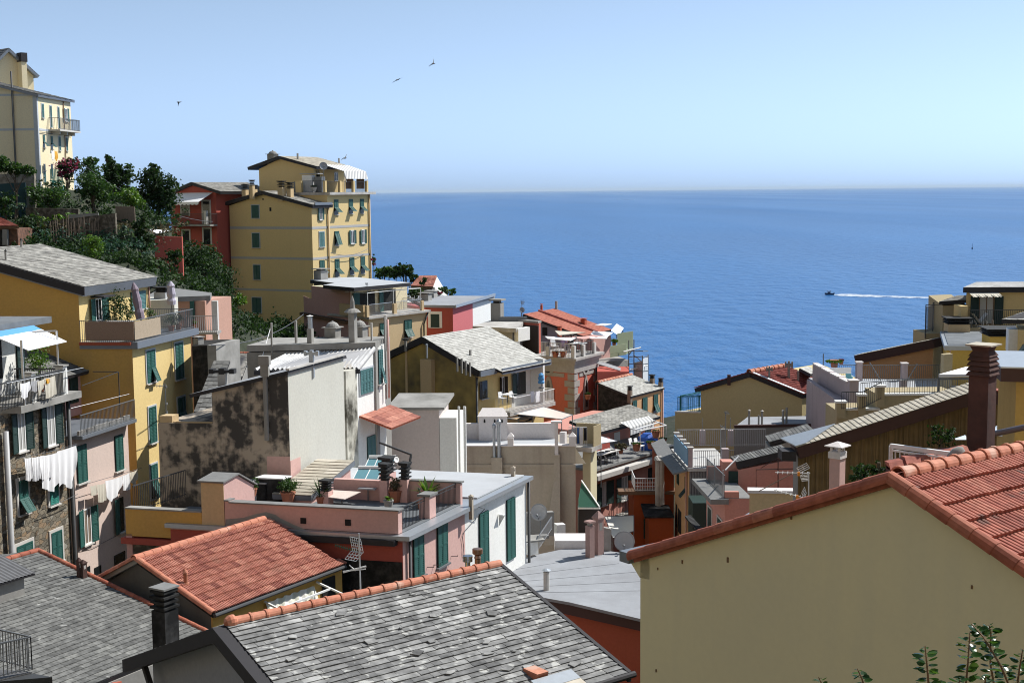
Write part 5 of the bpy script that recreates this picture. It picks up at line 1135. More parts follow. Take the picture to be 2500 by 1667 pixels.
# balustrade stair on its left
BS = root('balustrade','grey stepped concrete balustrade climbing beside the beige wall','balustrade',K(16,850,330,70))
mb = MB()
for x,yb_,yt in ((770,345,255),(835,335,178),(910,340,105)):
    p_ = K(16,x,yb_,70.5); h2 = zof(p_,16,x,yt) - p_.z; mb.box(p_ - ZU*.5,Ve((.9,.3,0)),Ve((0,.15,0)),ZU*.6); mb.prism([p_ + ZU*(h2 - .45),p_ + Ve((.95,.3,0)) + ZU*(h2 - .1),p_ + Ve((.95,.3,0)) + ZU*(h2 + .12),p_ + ZU*(h2 - .25)],Ve((0,.25,0)))
    for i in range(4): mb.lathe(p_ + Ve((.12 + .22*i,.1 + .06*i,.1)),[(.07,0),(.04,h2*.2),(.09,h2*.4),(.04,h2*.6),(.06,h2 - .35)],8)
mb.build('balusters','concrete',BS)
mb = MB(); p_ = K(16,925,70,71); mb.lathe(p_ - ZU*.6,[(.25,0),(.25,.5),(.12,.55),(.1,.8),(.3,1.0),(.28,1.05)],10); mb.build('urn','concrete',BS)

# ---------------------------------------------------------------- yellow house with the pale slate gable roof
u,v = U(.68),V(.60); C = K(11,1180,690,100); zb = 27
YS = root('slate_gable_house','yellow house with a mouldy blank gable, pale slate roof and white balcony, mid village','house',wz(C,zb))
E = gx(C,u,11,2000); LY = (E - C).length
e0 = gx(C - u*.3,-v,11,1228); e0 = wz(e0,zof(e0,11,1228,618)); e1 = gx(e0,u,11,1992)
CL = gx(C,v,11,140); AP = gx(C,v,11,575); zA = zof(AP,11,575,215); r0 = wz(AP,zA + .1) - u*.3; LR = (e1 - e0).length
rY = roofplane(YS,e0,e0 + u*LR,r0 + u*LR,r0,kind='slate',mat='slate_pale',rows=26,tw=.4,th=.45,fascia='fascia')
l0 = wz(CL + v*.4 - u*.3,zof(CL + v*.4,11,135,420)); roofplane(YS,l0 + u*LR,l0,r0,r0 + u*LR,kind='slate',mat='slate_pale',rows=16,tw=.5,th=.45,fascia='fascia')
dl = (wz(r0,0) - wz(e0,0)).length; kk = (r0.z - e0.z) / dl; tC = (wz(C,0) - wz(AP,0)).length
mb = MB(); ze = C.z; mb.prism([wz(C,zb),wz(C,ze),wz(AP,r0.z - .5),wz(CL,l0.z - .4),wz(CL,zb)],u*(LY - .1)); mb.build('wall','ochre_light',YS)
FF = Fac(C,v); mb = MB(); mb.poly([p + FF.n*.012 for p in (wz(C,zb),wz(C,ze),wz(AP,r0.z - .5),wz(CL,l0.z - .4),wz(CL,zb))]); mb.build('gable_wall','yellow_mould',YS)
mb = MB(); a0 = FF.sz(11,355,500)[0]; FF.box(mb,a0 - .1,a0 + .1,zb,FF.sz(11,355,380)[1],.013,.06); a1,a2 = FF.sz(11,562,500)[0],FF.sz(11,695,600)[0]; FF.box(mb,min(a1,a2),max(a1,a2),zb,FF.sz(11,620,470)[1],.013,.5); mb.build('pilaster','sand_plaster',YS)
pY = plane3(e0,e1,r0)
for x,yb_,yt,w in ((960,528,445,20),(1016,548,465,20),(1064,568,493,20),(1114,585,515,18),(1118,430,362,22)): chim_px(rY,pY,11,x,yb_,yt,w,style='post',mat='grey_render',u=u)
chim_px(rY,plane3(r0,r0 + u,l0),11,345,285,228,24,style='twocowl',mat='concrete',u=v); chim_px(rY,pY,11,598,380,292,24,style='pipe',mat='zinc',cap='zinc')
F2 = Fac(C,u); window(YS,F2,11,1252,738,1322,935,'openL',green='shutter_brown'); wn = window(YS,F2,11,1470,690,1520,900,'angled',green='shutter_brown',sill=None)
window(YS,F2,11,1665,640,1780,880,'openL',green='shutter_dark',sill=None); 
zf = F2.sz(11,1700,1025)[1]; a0,a1 = F2.sz(11,1412,1040)[0],F2.sz(11,1960,960)[0]; a0,a1 = min(a0,a1),max(a0,a1)
mb = MB(); F2.box(mb,a0,a1,zf - .3,zf,.02,1.4); bal = mb.build('balcony','concrete_light',YS)
railing(bal,[F2.p(a0,zf,.1),F2.p(a0,zf,1.3),F2.p(a1,zf,1.3),F2.p(a1,zf,.1)],1.0,.12,.014,'white_paint')
mb = MB(); aw = F2.sz(11,1835,600)[0]; aq = F2.sz(11,1610,600)[0]; lo,hi = sorted((aq,aw)); zt_ = F2.sz(11,1700,560)[1]; F2.box(mb,hi,hi + .25,zf,zt_ + .5,.02,1.2); F2.box(mb,lo,hi,zf,zt_ + .6,.004,.012); mb.build('wing_wall','white_plaster',YS)
window(YS,F2,11,1690,1085,1860,1200,'none',sill=None,inner='dark_opening')
pd = gx(C,u,11,1190) - v*.1 - u*.1; pipe(YS,[wz(pd,ze),wz(pd,zb)],.09,'iron')
mb = MB(); g0 = e0 - ZU*.42 - v*.02; mb.box(g0,u*LR*.24,ZU*.4,-v*.1); mb.box(g0 + u*LR*.24 - v*.5 - ZU*.05,u*LR*.78,ZU*.45,-v*.1); mb.build('gutter','gutter_grey',YS)
q0 = e0 + u*LR*.22; roofplane(YS,q0 - v*.7 - ZU*.25,q0 + u*LR*.78 - v*.7 - ZU*.25,q0 + u*LR*.78 + ZU*.02,q0 + ZU*.02,mat='slate_pale',rows=2,tw=.4,th=.12)

# ---------------------------------------------------------------- house with the white flat roof and the sunny terrace (below the tall yellow house)
u,v = U(.74),V(1.0); C = K(10,838,582,112); zb = 33
WF = root('terrace_house','pink and yellow house with white flat roof and railed terrace, below the tall yellow house','house',wz(C,zb))
E = gx(C,u,10,1432); LE = (E - C).length; CL = gx(C,v,10,178); WD = (CL - C).length
walls(WF,[C,E,E + v*WD,CL],zb,'sand_plaster'); FF = Fac(C,v); F2 = Fac(C,u)
mb = MB(); sg = 1 if FF.d.dot(v) > 0 else -1; zr_ = FF.sz(10,790,600)[1]; mb.prism([FF.p(0,zb,.004),FF.p(0,C.z - .3,.004),FF.p(sg*WD,C.z + 1.5,.004),FF.p(sg*WD,zb,.004)],FF.n*.02); mb.build('front_wall','rose_pink',WF)
zs = zof(C,10,845,560); slab(WF,[wz(C - v*.3 - u*.2,zs),wz(E - v*.3 + u*.3,zs),wz(E + v*WD,zs),wz(C + v*WD*.6 - u*.2,zs)],zs - C.z + .001,'concrete_light','terrace_slab')
# upper room
D0 = gx(wz(C + v*3.2,zs),u,10,655); D0 = gx(wz(C,zs) + v*4.0,v,10,648); De = gx(D0,u,10,1238); zt = zof(D0,10,650,272); DL = gx(D0,v,10,260)
walls(WF,[wz(D0,zt),wz(De,zt),wz(De + v*5,zt),wz(DL,zt)],zs,'cream_plaster'); FU = Fac(D0,u); FV = Fac(D0,v)
mb = MB(); sg = 1 if FV.d.dot(v) > 0 else -1; FV.box(mb,*sorted((0,sg*(DL - D0).length)),zs - 1,zt - .02,.004,.02); mb.build('front_wall','rose_pink',WF)
rz = zt + .3; o0 = gx(wz(D0 - v*.8 - u*.3,rz),u,10,690); o0 = Zp(10,690,262,rz); o1 = gx(o0,u,10,1272); o2 = o1 + v*6; o3 = gx(o0,v,10,240)
mb = MB(); mb.prism([Zp(10,690,262,rz),Zp(10,1272,210,rz),Zp(10,700,152,rz),Zp(10,420,164,rz),Zp(10,240,182,rz),Zp(10,490,214,rz),Zp(10,372,234,rz)],-ZU*.3); mb.mi = 0; mb.m = [1]*len(mb.m); mb.m[0] = 0; mb.build('roof',['membrane_white','fascia'],WF)
window(WF,FU,10,742,310,905,520,'openL',sill=None,inner='dark_opening',openw=.9); window(WF,FU,10,985,285,1118,500,'openL',sill=None,inner='dark_opening',openw=.6)
pz = zs; t0 = wz(C - v*.15,zs); mb = MB()
pil = []
for x,w_ in ((835,.3),(1117,.34),(1397,.3)):
    p_ = gx(t0,u,10,x); h_ = zof(p_,10,x,425) - zs if x == 1117 else zof(p_,10,x,445 if x < 900 else 395) - zs; mb.cut(); mb.box(p_ - u*w_ / 2,u*w_,v*.26,ZU*h_); pil.append((p_,h_))
p_ = pil[0][0]; mb.cut(); mb.box(p_ - u*.2 + v*.42,v*3.2,u*.3,ZU*pil[0][1]); mb.build('parapet','sand_plaster',WF)
railing(WF,[pil[0][0] + u*.3 + v*.15,pil[1][0] - u*.3 + v*.15],1.0,.13,.012,'aluminium'); railing(WF,[pil[1][0] + u*.3 + v*.15,pil[2][0] + v*.15,pil[2][0] + v*3],1.0,.13,.012,'aluminium')
mb = MB(); hs = zof(pil[0][0],10,835,215) - zs; ps = [gx(t0 + v*.15,u,10,x) for x in (832,1097,1375)]; tz = [zof(ps[0],10,832,318),zof(ps[1],10,1097,290),zof(ps[2],10,1375,268)]
for p_,z_ in zip(ps,tz): mb.tube([p_,wz(p_,z_)],.035)
mb.tube([wz(p_,z_) for p_,z_ in zip(ps,tz)],.035); mb.tube([wz(ps[0],tz[0]),wz(ps[0],tz[0]) + v*3],.03); mb.tube([wz(ps[2],tz[2]),wz(ps[2],tz[2]) + v*4],.03); mb.build('pergola_frame','white_paint',WF)
window(WF,F2,10,1203,595,1280,765,'flip',ang=30); window(WF,F2,10,952,628,1000,745,'flip',ang=30)
pd = gx(C,u,10,1395) - v*.12; pipe(WF,[wz(pd + u*.6,C.z),wz(pd,C.z - 1),wz(pd,zb)],.07,'iron'); pd = D0 - v*.12 - u*.05; pipe(WF,[wz(pd,zt),wz(pd,zs)],.07,'copper_pipe')
# its lower tiled lean-to roof with two chimneys
A0 = FF.at(10,160,512) + FF.n*.3; A1 = FF.at(10,640,602) + FF.n*.3; q1 = A1 + u*4; q0 = A0 + u*4
rf = roofplane(WF,A1,q1,q0,A0,kind='slate',mat='slate_dark',rows=12,tw=.5,th=.25,fascia='wood_brown')
pq = plane3(A0,A1,q1)
for x,yb_,yt,w in ((240,512,382,66),(512,565,447,44)): chim_px(rf,pq,10,x,yb_,yt,w,style='louvre',mat='concrete_light',u=u)
chim(WF,wz(Zp(10,350,178,rz),rz),1.0,.9,'slab','concrete',u)

# ---------------------------------------------------------------- red house with grey flat roof by the water
u,v = U(.34),V(.25); C = K(10,1703,468,122); zb = 30
RF = root('flat_roof_house','raspberry red house with a pale grey flat roof and a white rear wing','house',wz(C,zb))
Em = gx(C,u,10,1906); E = gx(C,u,10,2098); CL = gx(C,v,10,1418)
walls(RF,[C,Em,Em + v*8,CL],zb,'raspberry'); walls(RF,[Em + u*.003,E,E + v*8,Em + u*.003 + v*8],zb,'white_plaster'); FF = Fac(C,v); sg = 1 if FF.d.dot(v) > 0 else -1
mb = MB(); FF.box(mb,*sorted((0,sg*(CL - C).length)),zb,C.z - .02,.004,.016); mb.build('front_wall','deep_red',RF)
window(RF,FF,10,1476,532,1568,668,'none',border='white_plaster',bw=.25,inner='shutter_dark')
e2 = gx(wz(E,C.z + .25),u,10,2108); slab(RF,[wz(C - v*.25 - u*.25,C.z + .25),wz(e2 - v*.25,C.z + .25),wz(e2 + v*9,C.z + .25),wz(CL - u*.25,C.z + .25)],.24,'membrane_grey','roof'); mb = MB(); mb.box(wz(C - v*.3 - u*.25,C.z + .02),(e2 - C),-v*.12,ZU*.26); mb.build('gutter','zinc',RF)
mb = MB(); wl = Zp(10,2090,610,E.z - 6); mb.box(wz(E,E.z - 4.2),v*-1.2,u*.3,ZU*.5); mb.build('low_wall','concrete',RF)
for x,yb_,yt in ((1425,392,312),(1483,362,290)):
    p_ = Zp(10,x,yb_,C.z + .26); chim(RF,p_,zof(p_,10,x,yt) - p_.z,.9,'slab','concrete',u)
# tiled roof shed and the flat grey roofs behind
TS = root('tiled_shed','small cottage with a faded orange tiled roof among the trees by the sea','house',K(10,1440,290,140))
a = K(10,1270,246,138); b = K(10,1500,256,136); c_ = K(10,1540,140,143); d_ = K(10,1360,142,145)
roofplane(TS,a,b,c_,d_,kind='tile',mat='terra_tiles',rows=9,cols=16,amp=.05,th=.15,fascia='wood_brown'); mb = MB(); mb.prism([b - v*.2,c_ - ZU*.1,lerp(b,c_,.5) + Ve((1.9,.4,-2.5)),wz(lerp(b,c_,.5) + Ve((1.9,.4,0)),40),wz(b - v*.2,40)],Ve((-.3,.3,0))); mb.build('gable_wall','white_plaster',TS); walls(TS,[a - ZU*.2 + Ve((0,.5,0)),b - ZU*.2 + Ve((-.3,.5,0)),b - ZU*.2 + Ve((-.3,5,0)),a - ZU*.2 + Ve((0,5,0))],40,'garden_wall')
GH = root('grey_block','grey concrete building with a pale flat roof beside the slate gable roof','building',K(10,2300,760,116))
h0 = K(10,1905,655,113); zq = h0.z; h1 = Zp(10,2350,680,zq); h2 = Zp(10,2440,600,zq); h3 = Zp(10,2080,600,zq); slab(GH,[h0,h1,h2,h3],.35,'concrete_light','roof'); walls(GH,[h0 - ZU*.35 + Ve((.3,.3,0)),h1 - ZU*.35 + Ve((-.3,.3,0)),h2 - ZU*.35,h3 - ZU*.35],30,'grey_render')
mb = MB()
for i in range(9): p_ = lerp(Zp(10,2180,608,zq),Zp(10,2420,608,zq),i / 8); mb.box(p_,Ve((.35,0,0)),Ve((0,.3,0)),ZU*.4)
mb.build('parapet_block','iron_grey',GH)
chim(GH,Zp(10,2160,600,zq),1.9,.9,'slab','grey_render',u)
mb = MB(); f_ = Fac(h1 + Ve((0,.3,0)),U(.7)); a0,a1,z0,z1 = f_.rect(11,1680,110,1820,240); f_.box(mb,a0,a1,z0,z1,-.3,.1); mb.build('white_wall','white_plaster',GH)

# ---------------------------------------------------------------- red tower house with quoins
u,v = U(.56),V(.80); C = K(12,702,695,112); zb = 24
TW = root('tower_house','red tower house with grey stone quoins, pointed windows and people on its roof terrace','tower',wz(C,zb))
E = gx(C,u,12,950); LE = (E - C).length; CL = gx(C,v,12,250); WD = (CL - C).length
walls(TW,[C,E,E + v*WD,CL],zb,'tower_red'); FF = Fac(C,v); F2 = Fac(C,u); sv = 1 if FF.d.dot(v) > 0 else -1; su = 1 if F2.d.dot(u) > 0 else -1
zs = zof(C,12,703,668); mb = MB()
for i,(o_,z0,z1) in enumerate(((.12,C.z - 1.1,C.z - .3),(.3,C.z - .3,C.z + .02),(.5,C.z + .02,zs))):
    mb.box(wz(C,z0) - v*o_ - u*o_,u*(LE + o_*2),v*(WD + o_),ZU*(z1 - z0 - .003))
mb.build('cornice','tower_stone',TW)
mb = MB(); k = 0; z = C.z - 1.15
while z > zb + 4:
    w_ = .95 if k % 2 else .62
    FF.box(mb,*sorted((-.06*sv,sv*w_)),z - .55,z - .03,0,.07); F2.box(mb,*sorted((-.06*su,su*w_)),z - .55,z - .03,0,.07); far_q.append((w_,z)) if False else F2.box(mb,*sorted((su*(LE - w_*.8),su*(LE + .06))),z - .55,z - .03,0,.07); z -= .58; k += 1
mb.build('quoins','tower_stone',TW)
zb1 = FF.sz(12,500,838)[1]; band(TW,[(FF,*sorted((sv*1,sv*WD))),(F2,*sorted((su*.95,su*(LE - .8))))],zb1 - .22,zb1 + .1,'tower_stone','string_course',.05)
def pointed(f,c,x,yt,yb_,wpx,inner,name='window'):
    a,zt = f.sz(c,x,yt); _,z0 = f.sz(c,x,yb_); w = wpx / CR[c][2] / FPX*112 / 2
    def arch(hw_,top,bot,zsp,n):
        pts = [f.p(a - hw_,bot,n),f.p(a + hw_,bot,n)]
        for i in range(7): t = i / 6; pts.append(f.p(a + hw_*(1 - t) ** .8,zsp + (top - zsp)*math.sin(t*math.pi / 2),n))
        for i in range(1,7): t = 1 - i / 6; pts.append(f.p(a - hw_*(1 - t) ** .8,zsp + (top - zsp)*math.sin(t*math.pi / 2),n))
        return pts
    zsp = zt - 1.4; mb = MB(); mb.prism(arch(w + .28,zt + .35,z0 - .25,zsp,0),f.n*.1); o = mb.build(name,'tower_stone',TW); mb = MB(); mb.prism(arch(w,zt,z0,zsp,.1),f.n*.01); mb.build('pane',inner,o); return o
pointed(FF,12,437,905,1095,76,'iron_grey'); pointed(F2,12,824,900,1190,50,'glass_dark')
for f,x,y in ((FF,428,780),(F2,822,775)):
    p_ = f.at(12,x,y); mb = MB(); mb.lathe(p_,[(.62,0),(.62,.1),(.4,.1)],20,f.n); o = mb.build('round_window','tower_stone',TW); mb = MB(); mb.lathe(p_ + f.n*.02,[(.38,0),(.38,.09)],20,f.n); mb.build('pane','glass_dark',o)
TWZ = zs; t0 = wz(C - u*.35 - v*.35,zs); mb = MB(); pil = []
for d_,x,w_ in ((v,420,.3),(v,690,.34),(u,815,.34),(u,930,.34)):
    p_ = gx(t0,d_,12,x) ; h_ = zof(p_,12,x,545 if x < 700 else (530 if x < 900 else 505)) - zs; mb.cut(); mb.box(p_ - d_*w_ / 2,d_*w_,(u if d_ is v else v)*.3,ZU*h_); pil.append(p_ + (u if d_ is v else v)*.2)
mb.build('pillar','stone_trim',TW)
end = gx(t0,v,12,345) + u*.2
railing(TW,[end,pil[0],pil[1]],1.15,.14,.02,'aluminium',mid=(.12,)); railing(TW,[pil[1],pil[2],pil[3],pil[3] + v*3],1.15,.16,.012,'iron',mid=(.1,))
mb = MB(); g0 = wz(CL + u*.1,zs); w_ = gx(t0 + u*1.2,v,12,330); mb.box(w_,v*2.8,u*.35,ZU*2.6); mb.mi = 1; mb.box(w_ + ZU*2.6 - u*.1,v*2.9,u*.6,ZU*.18); mb.build('terrace_wall',['tower_red','concrete'],TW)
mb = MB(); w2 = gx(t0 + u*.9,v,12,325); mb.box(w2 - u*.02,v*2.2,u*.12,ZU*2.4); mb.build('shutter_screen','shutter_brown',TW)
mb = MB(); s0 = gx(wz(t0 + v*2.5 + u*1,zs),u,12,400); s1 = K(12,720,460,113.5); s1 = wz(t0 + u*3.3 + v*.8,zof(t0 + u*3.3 + v*.8,12,720,458)); 
a_ = K(12,395,445,114); b_ = K(12,720,460,113); d1 = K(12,665,490,111.3); d2 = K(12,425,470,112.5); mb.prism([a_,b_,d1,d2],ZU*.05); aw = mb.build('awning','white_cloth',TW); mb = MB(); mb.prism([K(12,500,385,114.5),K(12,830,402,113.5),K(12,545,430,113)],ZU*.04); mb.build('sun_sail','beige_cloth',aw)
# ---------------------------------------------------------------- long red roof behind the tower
v = V(.10); u = U(.55); e0 = K(12,800,438,121); zb = 28
RR = root('red_roof_house','house under a long smooth red roof sloping to the sea, behind the tower terrace','house',wz(e0,zb))
e1 = gx(e0,u,12,1105); t0 = gx(e0,v,12,165); t0 = wz(t0,zof(t0,12,165,203)); t1 = t0 + (e1 - e0)
rr = roofplane(RR,e0,e1,t1,t0,kind='slate',mat='red_roof',rows=40,tw=.35,rough=.05,th=.2,fascia='fascia')
m0,m1 = lerp(e0,e1,.48),lerp(t0,t1,.48); mb = MB(); ridgetiles(mb,m0 + ZU*.05,m1 + ZU*.05,.16,.6); mb.build('ridge_tiles','wine_roof',rr,recalc=False)
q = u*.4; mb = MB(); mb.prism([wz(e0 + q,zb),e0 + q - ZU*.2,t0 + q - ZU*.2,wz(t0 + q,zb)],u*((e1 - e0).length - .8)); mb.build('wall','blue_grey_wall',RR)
F_ = Fac(e0 + q,v); a0,a1,z0,z1 = F_.rect(12,365,345,420,430); mb = MB(); F_.box(mb,a0,a1,z0,z1,0,.03); mb.build('window','dark_opening',RR)
pR = plane3(e0,e1,t0)
for x,yb_,yt,w,s_ in ((358,170,95,20,'slab'),(515,152,65,20,'post'),(550,380,330,34,'slab'),(805,310,248,50,'slab')): chim_px(rr,pR,12,x,yb_,yt,w,style=s_,mat='brick_red' if x != 515 else 'grey_render',u=u,cap='concrete_light')
# pink side wing with awning, walled green balcony with the person, scaffold
c0 = K(12,885,600,117); SW = root('side_wing','pink wing with a pale awning and a green sided balcony below the red roof','house',wz(c0,28))
w0 = K(12,800,470,118.5); w1 = K(12,1095,430,122.5); walls(SW,[w0,w1,w1 + Ve((-2,4,0)),w0 + Ve((-2,4,0))],28,'rose_pink')
mb = MB(); mb.prism([K(12,880,420,118),K(12,905,392,119.5),K(12,1115,405,121.5),K(12,1060,445,119.5)],ZU*.06); aw = mb.build('awning','white_cloth',SW); mb = MB(); mb.prism([K(12,865,455,117.5),K(12,1060,448,119.5),K(12,1050,468,119),K(12,870,462,117.3)],ZU*.05); mb.build('lower_blind','white_paint',aw)
bl = [K(12,1090,650,118),K(12,1250,600,121),K(12,1280,500,124),K(12,1110,500,122)]; zq = bl[0].z
f0 = K(12,1085,630,117.5); f1 = gx(f0,U(.8),12,1255); mb = MB(); mb.box(f0,f1 - f0,U(.3)*.2,ZU*.7); mb.box(f0 - ZU*.3,f1 - f0,U(.3)*3,ZU*.28); f2 = f1 + U(.3)*3; mb.box(f0 + U(.3)*3,f1 - f0,U(.3)*.2,ZU*1.5); mb.build('balcony','shutter_pale',SW)
mb = MB(); mb.box(f0 + V(.5)*.8 + u*.6 + ZU*2.4,u*1.6,V(.5)*.9,ZU*.06); mb.build('table','white_paint',SW)
BALC_TOP = (f0,f1)
mb = MB(); lo = K(12,960,730,116); hi = K(12,1280,820,114); mb.prism([K(12,955,700,116),K(12,1200,780,115),K(12,1195,810,114.5),K(12,950,735,115.5)],ZU*.05); mb.build('glass_roof','dish_grey',SW); walls(SW,[K(12,950,815,113),K(12,1285,815,115),K(12,1285,760,118),K(12,950,760,116)],28,'deep_red')
walls(SW,[K(12,1020,715,118),K(12,1280,690,121),K(12,1280,690,121) + Ve((-1,4,0)),K(12,1020,715,118) + Ve((-1,4,0))],28,'concrete')
SCF = root('scaffold','metal scaffold with pale netting at the seaward edge of the village','scaffold',K(12,1380,880,118))
mb = MB(); xs = [(1285,905,480,119),(1340,900,475,119),(1430,880,645,117),(1490,890,635,122)]; cols = []
for x,yb_,yt,Y in xs: p_ = K(12,x,yb_,Y); p_ = wz(p_,p_.z - 3); t_ = wz(p_,zof(p_,12,x,yt)); mb.tube([p_,t_],.05); cols.append((p_,t_))
for z_y in (600,660,735,810): 
    for (x0,Y0),(x1,Y1) in (((1285,119),(1340,119)),((1340,119),(1430,117)),((1430,117),(1490,122))): mb.tube([K(12,x0,z_y,Y0),K(12,x1,z_y - 6,Y1)],.04)
mb.tube([K(12,1340,640,119),K(12,1430,715,117)],.04); mb.tube([K(12,1285,640,119),K(12,1340,560,119)],.04); mb.build('frame','iron_grey',SCF)
mb = MB(); mb.prism([K(12,1342,720,119.3),K(12,1428,700,117.3),K(12,1428,1040,117.3),K(12,1342,1040,119.3)],Ve((0,.03,0))); mb.prism([K(12,1432,680,117.2),K(12,1490,655,122),K(12,1490,1040,122),K(12,1432,1040,117.2)],Ve((0,.03,0))); mb.build('netting','netting',SCF)
mb = MB()
for x,y in ((1232,610),(1305,800)): p_ = K(12,x,y,118); mb.cut(); mb.box(p_,Ve((1.6,.6,.3)),Ve((0,.5,0)),ZU*.05)
mb.build('plank','white_paint',SCF)

# ---------------------------------------------------------------- peach house with a slate roof at the water's edge
u,v = U(.70),V(.8); C = K(12,1305,1088,108); zb = 20
PE = root('peach_house','peach house with green shutters and pale slate roof with three dark chimneys by the sea','house',wz(C,zb))
E = gx(C,u,12,1640); CL = gx(C,v,12,960); AP = CL; ztl = zof(CL,12,950,940)
e0 = gx(wz(C - u*.2,C.z + .1),-v,12,1312); e0 = wz(e0,C.z + .1); e1 = gx(e0,u,12,1668); t0 = gx(e0,v,12,950); t0 = wz(t0,zof(t0,12,950,932)); t1 = t0 + (e1 - e0)
rp = roofplane(PE,e0,e1,t1,t0,mat='slate_pale',rows=22,tw=.4,th=.14,fascia='fascia'); mb = MB(); ridgetiles(mb,t0 + ZU*.03,t1 + ZU*.03,.14,.45); mb.build('ridge_tiles','terra_ridge',rp,recalc=False)
mb = MB(); mb.prism([wz(C,zb),C - ZU*.05,wz(CL,t0.z - .15),wz(CL,zb)],u*(E - C).length); mb.build('wall','peach_plaster',PE); FF = Fac(C,v); mb = MB(); mb.poly([p + FF.n*.012 for p in (wz(C,zb),C - ZU*.05,wz(CL,t0.z - .15),wz(CL,zb))]); mb.build('gable_wall','dark_stone',PE)  # gable shade is put into the colour, a dark sheet over peach plaster
F2 = Fac(C,u)
for x0,y0,x1,y1,s in ((1322,1128,1366,1250,'closed'),(1428,1096,1478,1260,'closed'),(1546,1062,1590,1240,'flip')): window(PE,F2,12,x0,y0,x1,y1,s,ang=22)
pP = plane3(e0,e1,t0)
for x,yb_,yt,w in ((1297,1068,972,40),(1533,938,850,42),(1625,975,888,40)): chim_px(rp,pP,12,x,yb_,yt,w,style='louvre',mat='wood_grey',u=u)
pd = gx(C,u,12,1636) - v*.1; pipe(PE,[wz(pd,C.z),wz(pd,zb)],.07,'copper_pipe')

# ---------------------------------------------------------------- slate roof and terrace over the red street front
u,v = U(.77),V(.9); C = K(14,322,668,90); zb = 22
SF = root('street_house','dark pink street house with green shutters and a furnished terrace above a slate ledge','house',wz(C,zb))
E = gx(C,u,14,1110); LE = (E - C).length
walls(SF,[C,E,E + v*9,C + v*9],zb,'old_pink'); F2 = Fac(C,u); zs = zof(C,14,330,645)
slab(SF,[wz(C - v*.35 - u*.2,zs),wz(E - v*.35,zs),wz(E + v*9,zs),wz(C + v*9 - u*.2,zs)],zs - C.z - .002,'slate_stone','terrace_slab')
mb = MB(); zc = F2.sz(14,330,722)[1]; F2.box(mb,*sorted((F2.sz(14,300,722)[0],F2.sz(14,1105,500)[0])),zc - .1,zc + .22,.02,.8); mb.build('cornice','stone_trim',SF)
for x0,y0,x1,y1,s in ((425,775,465,985,'open'),(610,725,672,930,'open'),(870,640,925,760,'none')): window(SF,F2,14,x0,y0,x1,y1,s,openw=.75,green='shutter_dark',inner='curtain' if s == 'open' else 'dark_opening')
zf2 = F2.sz(14,640,1050)[1]; a0,a1 = sorted((F2.sz(14,555,1060)[0],F2.sz(14,760,1040)[0])); mb = MB(); F2.box(mb,a0,a1,zf2 - .2,zf2,.02,1.2); bal = mb.build('balcony','concrete',SF); railing(bal,[F2.p(a0,zf2,.1),F2.p(a0,zf2,1.1),F2.p(a1,zf2,1.1)],1.2,.13,.014,'iron')
SFZ = zs
# set-back house with the slate roof
B0 = gx(wz(C,zs) + v*3.2,u,14,352); B0 = gx(wz(C + v*4.2,zs),u,14,352); ze = zof(B0,14,350,295); B1 = gx(wz(B0,ze),u,14,935); q = B1 - wz(B0,ze)
walls(SF,[wz(B0,ze - .1),B1 - ZU*.1,B1 - ZU*.1 + v*6,wz(B0,ze - .1) + v*6],zs,'old_pink')
e0 = wz(B0,ze) - v*.4 - u*.2; e1 = e0 + q + u*.4; t0 = gx(e0,v,14,120); t0 = wz(t0,zof(t0,14,118,165)); 
t1 = gx(e1,v,14,690); t1 = wz(t1,zof(t1,14,700,45)); tm = (t0.z + t1.z) / 2
roofplane(SF,e0,e1,wz(t1,tm),wz(t0,tm),mat='slate_far',rows=20,tw=.5,th=.2,bright=.15)
l0 = t0 - (e0 - t0).x*0*v; FB2 = Fac(wz(B0,zs),u)
for x0,y0,x1,y1,s in ((838,240,890,330,'closed'),(700,260,780,400,'none'),(375,395,440,500,'closed'),(545,300,600,400,'none')): window(SF,FB2,14,x0,y0,x1,y1,s,sill=None,green='shutter_dark',inner='dark_opening' if x0 == 700 else 'white_plaster')
# striped terrace awning on a white frame
a0 = FB2.at(14,595,205) + FB2.n*.1; a1 = FB2.at(14,865,140) + FB2.n*.1; f0 = gx(a0 + FB2.n*2.2,FB2.d,14,700); f0 = wz(f0,zof(f0,14,700,258)); f1 = gx(a1 + FB2.n*2.2,FB2.d,14,925); f1 = wz(f1,zof(f1,14,925,182))
mb = MB(); mb.prism([a0,a1,f1,f0],ZU*.04); mb.prism([f0,f1,f1 - ZU*.5,f0 - ZU*.5],FB2.n*.03); aw = mb.build('awning','awning_stripe',SF)
mb = MB(); g0 = gx(f0 + FB2.n*1.3,FB2.d,14,795); g0 = wz(g0,zof(g0,14,795,280)); g1 = gx(f1 + FB2.n*2.0,FB2.d,14,1045); g1 = wz(g1,zof(g1,14,1045,228))
mb.tube([f0,g0,wz(g0,zs)],.05); mb.tube([f1,g1,wz(g1,zs)],.05); mb.tube([g0,g1],.05); mb.tube([lerp(f0,g0,.45),lerp(f1,g1,.4)],.05); mb.build('awning_frame','white_paint',aw)
mb = MB(); pw0 = gx(wz(C + v*.1,zs),u,14,510); pw1 = gx(wz(C + v*.1,zs),u,14,720); mb.box(pw0 + v*2,pw1 - pw0,v*.2,ZU*1.1); mb.build('terrace_wall','deep_red',SF)

